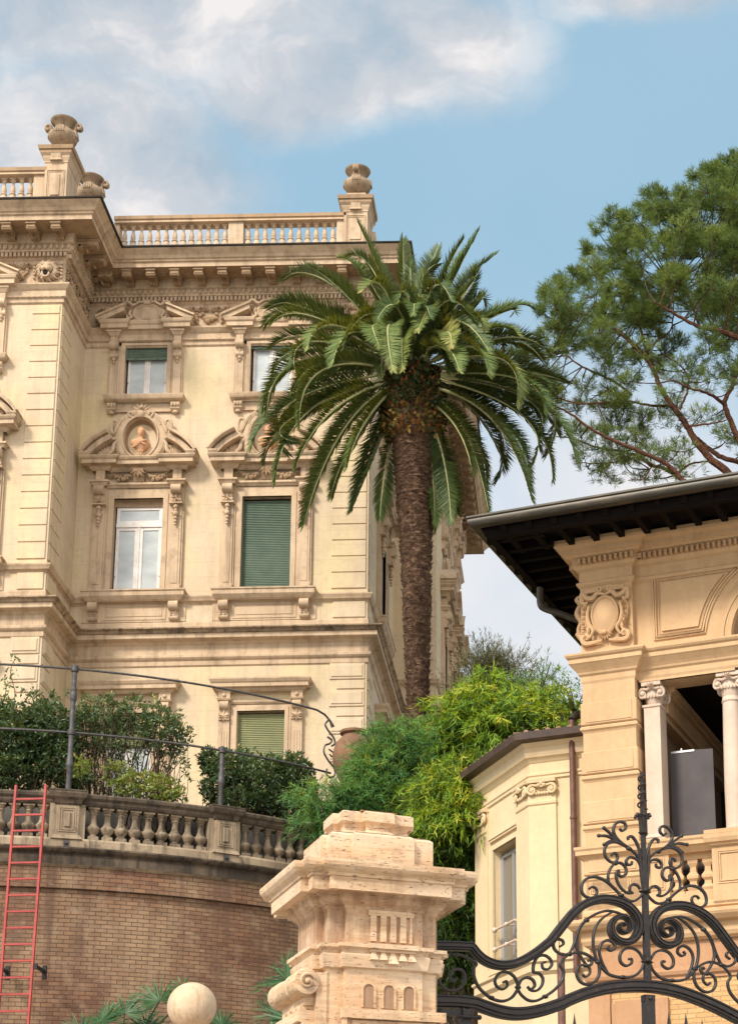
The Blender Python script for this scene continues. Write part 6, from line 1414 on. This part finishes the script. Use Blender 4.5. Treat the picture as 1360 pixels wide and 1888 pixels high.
FR = [ # tip x, y / middle x, y / base x, y in photo pixels, depth offset of the tip (m, negative = towards the camera), tint
 (661, 413, 708, 521, 748, 640, -.6, .05), (743, 441, 746, 535, 758, 640, .8, .1), (807, 457, 781, 540, 765, 640, .3, -.1), (880, 428, 826, 535, 778, 640, .5, -.15), (911, 470, 842, 535, 785, 630, 1.2, -.2),
 (574, 493, 642, 549, 720, 645, -.8, .1), (628, 476, 671, 507, 730, 610, .9, .25), (522, 516, 590, 512, 700, 600, 1.0, .1), (494, 568, 577, 566, 705, 640, .3, .05), (501, 596, 572, 582, 700, 650, -.6, .1),
 (569, 640, 612, 600, 715, 645, -1.6, .25), (612, 672, 655, 612, 730, 660, -2.2, .15), (503, 694, 556, 645, 700, 660, .4, .0), (492, 768, 545, 668, 700, 672, -.4, .05), (552, 782, 592, 684, 715, 680, -1.6, .1),
 (463, 825, 535, 742, 705, 690, .2, -.05), (487, 853, 540, 776, 700, 700, .8, -.1), (507, 890, 565, 762, 708, 700, -.8, -.02), (560, 966, 628, 800, 722, 710, -1.0, .0), (615, 915, 650, 828, 720, 720, .6, .1),
 (650, 936, 680, 828, 730, 730, .4, -.1), (700, 953, 712, 855, 735, 760, .2, -.15), (831, 962, 818, 850, 790, 770, -.2, -.15), (800, 975, 803, 890, 785, 780, .7, .1), (900, 942, 858, 800, 795, 730, -.4, -.1),
 (980, 922, 912, 780, 800, 715, -.9, -.15), (976, 885, 925, 778, 800, 700, .7, -.15), (1018, 884, 965, 762, 810, 700, .0, -.1), (1062, 846, 985, 738, 815, 690, -.5, -.05), (1045, 706, 960, 685, 812, 680, .8, -.2),
 (1012, 655, 938, 622, 805, 665, .1, .0), (980, 568, 918, 572, 800, 640, .6, -.1), (953, 616, 897, 608, 795, 665, -.5, .1), (893, 562, 868, 558, 800, 640, .3, .05), (890, 606, 862, 588, 795, 650, -1.2, .35),
 (953, 745, 926, 664, 808, 672, -1.4, .3), (1003, 758, 958, 700, 812, 690, -1.0, .0), (1030, 800, 955, 720, 812, 695, 1.0, -.1),
 (724, 683, 716, 600, 748, 640, -2.4, .25), (742, 682, 742, 625, 755, 660, -2.3, .3), (846, 684, 820, 640, 775, 650, -2.3, .25), (770, 610, 788, 572, 768, 630, -1.8, .3), (668, 536, 705, 530, 735, 620, -1.4, .3), (832, 640, 820, 612, 780, 650, -1.9, .45), (700, 640, 690, 600, 735, 650, -2.1, .2),
 (540, 720, 600, 670, 715, 680, -1.2, .1), (580, 880, 632, 775, 720, 700, .9, -.1), (930, 860, 880, 765, 800, 710, 1.3, -.2), (500, 640, 570, 620, 705, 655, 1.2, .0), (870, 520, 830, 575, 780, 640, -1.0, -.1), (690, 470, 715, 550, 750, 635, 1.5, -.1), (545, 860, 610, 760, 715, 705, -1.5, .0),
 (1020, 720, 940, 668, 810, 680, 1.6, -.1), (900, 690, 868, 640, 795, 668, -2.0, .2), (870, 870, 842, 790, 790, 740, -1.2, -.1), (640, 860, 672, 780, 728, 715, -1.6, .1), (780, 505, 772, 570, 764, 640, -.9, .1), (850, 470, 805, 560, 772, 640, -.4, -.05)]
prf = random.Random(77)
for q in list(FR[:38]):
    if prf.random() < .95: k_ = prf.uniform(.80, .97); FR.append((765+(q[0]-765)*k_+prf.uniform(-26, 26), 690+(q[1]-690)*k_+prf.uniform(-22, 22), q[2]+prf.uniform(-16, 16), q[3]+prf.uniform(-14, 14), q[4], q[5], -q[6]+prf.uniform(-.3, .9), q[7]-.08))
for k in range(30):        # short inner fronds that hide the growing point
    a_ = prf.uniform(-2.5, 2.5); L_ = prf.uniform(70, 150); tx_ = 765+L_*math.sin(a_); ty_ = 650-L_*math.cos(a_)*.75; FR.append((tx_, ty_, 765+L_*.55*math.sin(a_*.8), 640-L_*.75*math.cos(a_*.7), 765+prf.uniform(-22, 22), 672, prf.choice((-1, -1, 1))*prf.uniform(.5, 1.9), prf.uniform(-.2, .2)))
for i, (a, e, f_, g_, h, j, dz, tn) in enumerate(FR):
    front = -1 if dz < 0 else 1
    base_ = at(h, j, PY_+.35*front); mid_ = at(f_, g_, PY_+dz*.62); tip_ = at(a, e, PY_+dz)
    L = np.linalg.norm(tip_-base_); frond(base_, mid_, tip_, w_=.40+.15*min(1, L/3.2), tint=tn, npair=int(56+28*L), seedk=i)
# ------------------------------------------------------------------ pine
PNY = 44.
pb = at(1420, 1000, PNY); pine = thing('pine_tree', 'big umbrella pine with reddish limbs and airy needle clumps above the villa roof', 'tree', (pb[0], pb[1], 5.))
offn = tuple(-c for c in (pb[0], pb[1], 5.))
def P2(*p): return [(940+a*.34971, 260+c*.34971) for a, c in p]
limbs = [ (P2((1400, 2200), (1300, 1950), (1150, 1755), (1060, 1680), (980, 1590), (930, 1500), (850, 1390), (790, 1300), (750, 1200), (700, 1130), (620, 1040), (540, 980)), .135, .03, 0),
 (P2((1250, 2100), (1000, 1880), (900, 1780), (820, 1700), (700, 1645), (550, 1582), (430, 1520), (320, 1440), (200, 1380)), .085, .02, -1.5), (P2((1200, 2000), (850, 1745), (760, 1715), (680, 1665), (600, 1640), (450, 1612), (340, 1572), (240, 1560)), .06, .015, 1.5),
 (P2((1400, 1740), (1200, 1690), (1100, 1660), (1020, 1600), (970, 1560)), .08, .06, 1.), (P2((1300, 1700), (1200, 1570), (1150, 1450), (1130, 1370), (1165, 1300), (1200, 1200), (1230, 1050)), .09, .04, -1.), (P2((1130, 1390), (1050, 1335), (940, 1300), (860, 1260)), .05, .02, -1.5),
 (P2((1400, 1150), (1201, 1040), (1100, 1000), (1000, 980), (900, 930), (830, 890), (760, 850)), .09, .02, -1.5), (P2((1350, 1050), (1201, 960), (1150, 880), (1080, 780), (1030, 660), (1000, 540)), .08, .02, .5), (P2((745, 1195), (700, 1050), (660, 900), (640, 760), (600, 600)), .05, .015, 1.),
 (P2((720, 1110), (780, 1050), (840, 1000), (860, 900), (850, 750)), .035, .012, 0.), (P2((890, 1420), (930, 1330), (935, 1240), (880, 1170), (800, 1120)), .035, .012, -1.), (P2((640, 1340), (540, 1265), (400, 1200), (300, 1130), (240, 1000), (215, 900)), .04, .01, .8), (P2((700, 1130), (560, 1000), (440, 930), (330, 900), (260, 850)), .035, .01, -1.2),
 (P2((1000, 980), (940, 820), (900, 640), (850, 440), (830, 330)), .04, .01, 1.5), (P2((1180, 880), (1170, 640), (1120, 400), (1110, 200)), .05, .01, 1.), (P2((600, 1380), (480, 1380), (340, 1380), (200, 1330), (110, 1260)), .035, .01, -.8), (P2((950, 1500), (1060, 1490), (1150, 1470)), .03, .015, -2.), (P2((880, 1400), (720, 1390), (600, 1360), (500, 1300)), .045, .015, 1.2),
 (P2((870, 1760), (960, 1700), (1060, 1690)), .04, .02, .5), (P2((600, 1640), (560, 1690), (440, 1700), (330, 1690)), .025, .01, .3), (P2((740, 1720), (700, 1780), (620, 1790)), .02, .01, -.5)]
lp_all = []; prn = random.Random(21)
for pts_, r0, r1, dy in limbs:
    q = [tuple(at(x, y, PNY+dy*(1-i/(len(pts_)-1)*.0)+dy*.8*i/(len(pts_)-1))) for i, (x, y) in enumerate(pts_)]; q = crom(q, 6)
    q = [(x+prn.uniform(-.015, .015), y, z+prn.uniform(-.015, .015)) for x, y, z in q]
    n = len(q); MB().tube(q, [r0+(r1-r0)*i/(n-1) for i in range(n)], 8).build('limb', M['pine_bark'], pine, True, loc=offn); lp_all += q
LPA = np.array(lp_all)
b = MB(); b.tube([tuple(at(1480, 1500, PNY+1)), tuple(at(1450, 1100, PNY)), tuple(at(1400, 1000, PNY))], [.3, .26, .2], 10); b.build('trunk', M['pine_bark'], pine, True, loc=offn)
def inpoly(x, y, poly):
    c = False; j = len(poly)-1
    for i in range(len(poly)):
        if (poly[i][1] > y) != (poly[j][1] > y) and x < (poly[j][0]-poly[i][0])*(y-poly[i][1])/(poly[j][1]-poly[i][1])+poly[i][0]: c = not c
        j = i
    return c
dense = P2((190, 880), (200, 800), (280, 730), (380, 690), (420, 580), (470, 480), (550, 400), (650, 410), (710, 300), (830, 270), (950, 270), (980, 190), (1070, 150), (1180, 110), (1420, 60), (1420, 760), (1200, 900), (1000, 900), (860, 880), (720, 960), (560, 1010), (430, 1040), (300, 900), (240, 1080), (195, 960))
mid_p = P2((60, 1110), (150, 1040), (300, 1000), (560, 1010), (860, 900), (1420, 760), (1420, 1500), (1000, 1300), (800, 1500), (560, 1500), (260, 1440), (120, 1330), (60, 1240))
low_p = P2((240, 1440), (560, 1480), (900, 1440), (1420, 1400), (1420, 1700), (1000, 1800), (640, 1800), (420, 1770), (270, 1700))
sprays = []
def fill(poly, cnt, r0, r1, dens, dyr):
    xs = [p[0] for p in poly]; ys = [p[1] for p in poly]; k = 0
    while k < cnt:
        x, y = prn.uniform(min(xs), max(xs)), prn.uniform(min(ys), max(ys))
        if inpoly(x, y, poly): sprays.append((at(x, y, PNY+prn.uniform(-dyr, dyr)), prn.uniform(r0, r1), dens)); k += 1
fill(dense, 190, .36, .60, 34, 2.6); fill(mid_p, 96, .36, .62, 21, 2.4); fill(low_p, 46, .36, .6, 13, 2.)
# shoots on the crown's outline stand clear of it
for x, y in P2((150, 870), (185, 775), (265, 705), (345, 665), (400, 540), (450, 440), (545, 355), (640, 370), (690, 320), (720, 245), (800, 235), (890, 245), (955, 155), (1050, 105), (1120, 90), (1165, 62), (1230, 50), (160, 1000), (30, 1090), (420, 560), (500, 400), (590, 370), (760, 240)):
    sprays.append((at(x, y+8, PNY+prn.uniform(-1, 1)), .24, 17))
bb_, dd_, tt_ = [], [], []; tw_ = MB()
for c, r, dn in sprays:
    i = int(np.argmin(((LPA-c)**2).sum(1))); a = LPA[i]; d = np.linalg.norm(c-a)
    if d < 3.5:
        mdp = (a+c)/2+np.array([prn.uniform(-.15, .15), prn.uniform(-.15, .15), -.12*d]); tw_.tube(crom([tuple(a), tuple(mdp), tuple(c)], 4), [.022*(1-.6*k/8) for k in range(9)], 4)
    hue = prn.uniform(.15, .6)
    for k in range(dn):
        off = rng.normal(size=3); off = off/np.linalg.norm(off)*r*prn.uniform(.25, 1)**.6; off[2] = off[2]*.62+abs(off[2])*.1
        p = c+off; up = unit((off*.8+np.array([0, 0, .55])*r+rng.normal(0, .25, 3)*r)[None])[0]
        if k % 4 == 0: tw_.tube([tuple(c-np.array([0, 0, .1])), tuple(c+off*.5-np.array([0, 0, .05])), tuple(p)], [.011, .008, .005], 3)
        m_ = 17; base_ = p[None]-up[None]*rng.uniform(0, .16, (m_, 1)); D = unit(up[None]*.75+rdir(m_)*.72)
        bb_.append(base_); dd_.append(D); tt_.append(np.full(m_, np.clip(hue+prn.uniform(-.15, .15)+.25*off[2]/r, 0, 1)))
bb_ = np.concatenate(bb_); dd_ = np.concatenate(dd_); tt_ = np.concatenate(tt_)+rng.normal(0, .08, len(bb_)); tw_.build('twigs', M['twig'], pine, False, loc=offn, recalc=False)
leaf_mesh('crown', bb_, dd_, unit(np.cross(dd_, rdir(len(bb_)))), rng.uniform(.15, .24, len(bb_)), .0135, tt_, M['pine'], pine, loc=offn, fold=.2)

# ------------------------------------------------------------------ bamboo and shrubs
def bamboo(name, label, cat, blobs, Y, m_, ll, lw_, nspray, per, group=None, droop=.75, tint=.45, canes=True, air=0.):
    xs = [q[0] for q in blobs]; c0 = at(sum(xs)/len(xs), max(q[1] for q in blobs), Y); gz_ = 7.0
    t = thing(name, label, cat, (c0[0], c0[1], gz_), 0., group); of = (-c0[0], -c0[1], -gz_)
    B, D, Tn = [], [], []; st = MB(); tot = sum(q[2]*q[3] for q in blobs); s1 = Y/3310
    for (px, py, rx, ry, *ex) in blobs:
        dy = ex[0] if ex else 0.; bt = ex[1] if len(ex) > 1 else 0.; c = at(px, py, Y+dy); n = int(nspray*rx*ry/tot); rz_ = ry*s1*1.05; rxx = rx*s1; ryy = min(rxx, 1.3)*.8
        nl_ = max(3, int(rx*ry/420)); lob = []
        for _ in range(nl_):
            u0 = rdir(1)[0]; u0[1] = -abs(u0[1])*.8; lob.append((c+u0*np.array([rxx, ryy, rz_])*rng.uniform(.45, .95), rng.uniform(.20, .42), rng.normal(0, .12)))
        for k in range(n):
            u = rdir(1)[0]
            if u[1] > .35: u[1] = -u[1]
            q = 1.
            if k % 5 == 0: p = c+u*np.array([rxx, ryy, rz_])*rng.uniform(.2, .8); lt = -.25  # inner sprays tinted darker: shade inside the clump put into the leaf colour
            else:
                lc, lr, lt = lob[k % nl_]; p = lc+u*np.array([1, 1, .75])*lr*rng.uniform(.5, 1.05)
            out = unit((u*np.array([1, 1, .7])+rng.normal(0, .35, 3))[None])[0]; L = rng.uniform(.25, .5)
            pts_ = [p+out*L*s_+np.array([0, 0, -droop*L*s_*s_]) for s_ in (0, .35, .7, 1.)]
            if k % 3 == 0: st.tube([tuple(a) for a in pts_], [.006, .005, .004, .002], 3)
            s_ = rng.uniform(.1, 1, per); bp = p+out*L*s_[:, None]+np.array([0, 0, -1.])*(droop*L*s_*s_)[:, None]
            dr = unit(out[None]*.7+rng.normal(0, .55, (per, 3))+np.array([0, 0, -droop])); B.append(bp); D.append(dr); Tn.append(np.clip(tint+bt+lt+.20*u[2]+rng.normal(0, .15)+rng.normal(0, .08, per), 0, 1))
    B = np.concatenate(B); D = np.concatenate(D); Tn = np.concatenate(Tn); n = len(B)
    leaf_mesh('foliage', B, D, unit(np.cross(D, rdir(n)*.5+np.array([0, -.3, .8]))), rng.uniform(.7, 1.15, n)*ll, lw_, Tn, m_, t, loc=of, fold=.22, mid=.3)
    if canes:
        for k in range(9):
            q = blobs[k % len(blobs)]; a = at(q[0]+rng.uniform(-.4, .4)*q[2], q[1], Y); st.tube([(a[0]+rng.uniform(-.3, .3), a[1], gz_-2), (a[0], a[1], a[2]-.3), (a[0]+rng.uniform(-.2, .2), a[1], a[2]+q[3]*s1*.6)], [.025, .02, .008], 5)
    st.build('stems', M['twig'], t, loc=of, recalc=False); return t
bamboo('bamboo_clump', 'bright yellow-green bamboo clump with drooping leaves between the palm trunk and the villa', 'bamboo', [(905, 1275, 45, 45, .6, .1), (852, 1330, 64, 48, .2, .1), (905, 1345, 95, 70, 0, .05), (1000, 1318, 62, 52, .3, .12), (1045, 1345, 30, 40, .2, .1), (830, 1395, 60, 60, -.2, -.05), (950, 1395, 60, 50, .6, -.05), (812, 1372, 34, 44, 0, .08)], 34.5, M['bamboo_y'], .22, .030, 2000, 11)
bamboo('bamboo_clump', 'shade-darkened green bamboo thicket hanging down between the gate pillar and the yellow annex', 'bamboo', [(840, 1500, 60, 70, -.6, .22), (820, 1470, 50, 45, -.5, .15), (845, 1590, 55, 80, .0, -.3), (850, 1690, 60, 80, .3, -.4), (800, 1570, 60, 80, .5, -.35), (840, 1780, 60, 60, .5, -.45), (770, 1500, 55, 60, .8, -.1), (860, 1430, 45, 50, .5, 0.)], 31.5, M['bamboo_y'], .18, .027, 3000, 12, tint=.33)  # lower blobs tinted darker: their shade is put into the leaf colour
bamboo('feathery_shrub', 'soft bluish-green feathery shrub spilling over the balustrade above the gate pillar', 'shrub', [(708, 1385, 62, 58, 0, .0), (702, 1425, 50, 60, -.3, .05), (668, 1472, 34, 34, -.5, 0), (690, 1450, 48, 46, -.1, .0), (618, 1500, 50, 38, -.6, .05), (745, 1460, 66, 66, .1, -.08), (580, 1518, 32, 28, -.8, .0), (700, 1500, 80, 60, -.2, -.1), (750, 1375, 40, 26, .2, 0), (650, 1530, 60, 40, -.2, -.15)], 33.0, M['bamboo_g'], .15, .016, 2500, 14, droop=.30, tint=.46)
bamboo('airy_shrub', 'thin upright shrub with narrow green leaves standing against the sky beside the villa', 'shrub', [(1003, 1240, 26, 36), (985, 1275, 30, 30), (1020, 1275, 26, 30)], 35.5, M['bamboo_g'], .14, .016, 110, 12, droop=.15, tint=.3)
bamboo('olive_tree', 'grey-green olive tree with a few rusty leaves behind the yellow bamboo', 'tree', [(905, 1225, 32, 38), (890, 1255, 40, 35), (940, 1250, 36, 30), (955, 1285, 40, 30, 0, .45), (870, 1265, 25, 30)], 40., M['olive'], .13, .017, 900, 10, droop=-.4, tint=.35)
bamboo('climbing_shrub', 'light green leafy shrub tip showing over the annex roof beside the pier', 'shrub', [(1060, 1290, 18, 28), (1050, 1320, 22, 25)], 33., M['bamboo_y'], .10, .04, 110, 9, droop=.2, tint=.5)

def rosette_shrub(name, label, blobs, Y, m_, nros, per=8, ll=.115, lw_=.040, tint=.35, stems=16, vines=(), foot=None):
    c0 = at(sum(q[0] for q in blobs)/len(blobs), blobs[0][1], Y); gz_ = 10.06; t = thing(name, label, 'shrub', (c0[0], c0[1], gz_)); of = (-c0[0], -c0[1], -gz_)
    s1 = Y/3310; tot = sum(q[2]*q[3]*(q[5] if len(q) > 5 else 1) for q in blobs); B, D, Tn = [], [], []; st = MB(); roots = [np.array([at(fx, 1460, Y)[0], Y, gz_]) for fx in (foot or [q[0] for q in blobs])]; cs = []
    for q in blobs:
        c = at(q[0], q[1], Y+(q[4] if len(q) > 4 else 0)); n = int(nros*q[2]*q[3]*(q[5] if len(q) > 5 else 1)/tot)
        for k in range(n):
            u = rdir(1)[0]; f_ = rng.uniform(.2, 1.1)**.45; p = c+u*np.array([q[2]*s1, min(.8, q[2]*s1), q[3]*s1])*f_; cs.append(p)
            ax = unit((u*.6+np.array([0, -.2, .8])+rng.normal(0, .4, 3))[None])[0]; dr = unit(ax[None]*.45+rdir(per)); B.append(p+rng.normal(0, .015, (per, 3))); D.append(dr); Tn.append(np.clip(tint+.2*u[2]+rng.normal(0, .16)+rng.normal(0, .1, per), 0, 1))
    for k in range(stems*3):
        e = cs[int(rng.integers(len(cs)))]; r0 = roots[int(np.argmin([abs(r[0]-e[0]) for r in roots]))]; md_ = r0*.45+e*.55+np.array([rng.normal(0, .25), rng.normal(0, .15), -.15]); w_ = .030 if k < stems else .013
        q = crom([tuple(r0+np.array([rng.normal(0, .05), 0, 0])), tuple(r0*.75+e*.25+rng.normal(0, .1, 3)), tuple(md_), tuple(e)], 4); st.tube(q, [w_*(1-.7*i/(len(q)-1)) for i in range(len(q))], 5)
    for vine in vines:
        q = crom([tuple(at(x, y, Y-.3)) for x, y in vine], 6); st.tube(q, .008, 4)
        for p in q[::2]:
            B.append(np.array(p)+rng.normal(0, .05, (5, 3))); D.append(rdir(5)); Tn.append(rng.uniform(.6, 1, 5))
    B = np.concatenate(B); D = np.concatenate(D); Tn = np.concatenate(Tn); n = len(B)
    leaf_mesh('foliage', B, D, unit(np.cross(D, rdir(n))), rng.uniform(.7, 1.2, n)*ll, lw_, Tn, m_, t, loc=of, fold=.15, mid=.55)
    st.build('branches', M['twig'], t, loc=of, recalc=False); return t
rosette_shrub('evergreen_shrub', 'dense dark evergreen shrub behind the ladder top at the far left of the terrace', [(60, 1330, 95, 70, 0, .10), (30, 1370, 62, 60), (85, 1350, 50, 60), (30, 1425, 60, 40), (110, 1400, 38, 55), (10, 1330, 30, 40), (140, 1440, 25, 25)], 33.2, M['shrub'], 1900, tint=.33, vines=[((20, 1330), (28, 1280), (20, 1240), (28, 1215)), ((60, 1320), (75, 1290), (62, 1270)), ((5, 1300), (12, 1270), (8, 1250))])
rosette_shrub('evergreen_shrub', 'broad shrub with bare tangled branches below its leaves, behind the taller railing post', [(250, 1340, 118, 68, 0, .12), (190, 1320, 60, 42), (255, 1320, 62, 38), (300, 1350, 50, 45), (190, 1370, 50, 32, 0, .8), (325, 1365, 30, 35), (165, 1345, 40, 45), (260, 1390, 60, 40, 0, .35), (150, 1430, 40, 35, 0, .5), (330, 1420, 26, 40, 0, .3), (230, 1450, 80, 24, 0, .35), (300, 1470, 34, 20, 0, .6)], 33.6, M['shrub'], 1000, ll=.095, lw_=.034, tint=.52, stems=46, foot=[170, 215, 260])
rosette_shrub('evergreen_shrub', 'rounded dark shrub below the shuttered ground floor window, by the shorter railing post', [(480, 1440, 108, 72, 0, .10), (430, 1420, 50, 38), (490, 1440, 58, 50), (545, 1430, 35, 48), (400, 1455, 32, 32), (460, 1480, 60, 34), (530, 1485, 45, 35), (385, 1405, 18, 28), (565, 1470, 24, 40)], 34.0, M['shrub'], 1700, tint=.38, stems=30, foot=[430, 480, 540])
rosette_shrub('flowering_shrub', 'small yellow-green leafy shrub at the foot of the open-branched shrub', [(270, 1455, 60, 28), (225, 1430, 40, 25), (310, 1465, 40, 20), (150, 1415, 24, 20)], 32.2, leafmat('yellow_green_leaf', [(0, (.08, .13, .03)), (.6, (.20, .26, .05)), (1, (.42, .36, .10))]), 170, tint=.5, stems=16, foot=[240, 290])

def fan_palm(label, crowns, Y, gz_=0.):
    c0 = at(crowns[0][0], crowns[0][1], Y); t = thing('fan_palm', label, 'palm', (c0[0], c0[1], gz_), 0., 'fan palms at the foot of the brick wall'); of = (-c0[0], -c0[1], -gz_)
    MB().tube([(c0[0], c0[1], gz_), (c0[0], c0[1], c0[2]-.6)], .12, 8).build('trunk', M['palm_bark'], t, True, loc=of)
    for px, py, R0, ang, tilt in crowns:
        R0 *= .82; hub = at(px, py, Y+rng.uniform(-.3, .3)); n = 38; a = np.linspace(-2.1, 2.1, n)+ang+rng.normal(0, .03, n)
        ax = unit(np.array([[math.sin(tilt), -.55, math.cos(tilt)*.25]]))[0]; e1 = unit(np.cross(ax, [0, 0, 1.])[None])[0]; e2 = np.cross(e1, ax); e2 = e2 if e2[2] > 0 else -e2
        D = unit(e1[None]*np.sin(a)[:, None]+e2[None]*np.cos(a)[:, None]-ax[None]*.18+rng.normal(0, .05, (n, 3)))
        L = R0*rng.uniform(.85, 1.1, n)
        b = MB(); b.tube([tuple((c0[0], c0[1], c0[2]-.7)), tuple(hub*.5+np.array([c0[0], c0[1], c0[2]-.6])*.5+np.array([0, 0, -.05])), tuple(hub)], [.02, .014, .010], 5)
        fr_o = b.build('leaf', M['fanpalm'], t, loc=of)
        B = np.repeat(hub[None], n, 0); S = unit(np.cross(D, ax))
        leaf_mesh('blades', np.concatenate([B, B+D*L[:, None]*.62]), np.concatenate([D, unit(D-np.array([0, 0, .25]))]), np.concatenate([S, S]), np.concatenate([L*.8, L*.45]), np.concatenate([np.full(n, .030), np.full(n, .016)]), np.concatenate([rng.uniform(.1, .8, n), rng.uniform(.3, 1, n)]), M['fanpalm'], fr_o, fold=.3, mid=.5)
fan_palm('green fan palm at the bottom of the brick wall, left of the stone ball', [(230, 1868, .55, 0, -.2), (185, 1885, .5, -.5, -.4), (295, 1845, .52, .2, .1), (345, 1835, .42, .3, .3), (150, 1905, .5, -.3, 0), (270, 1895, .5, 0, .2), (410, 1892, .4, .6, .3)], 25.)
fan_palm('green fan palm with long pointed blades tucked behind the gate pillar volute', [(530, 1808, .80, -.4, -.3), (500, 1868, .75, -.9, -.4), (560, 1800, .6, .1, 0), (535, 1880, .7, -.6, 0)], 24.)
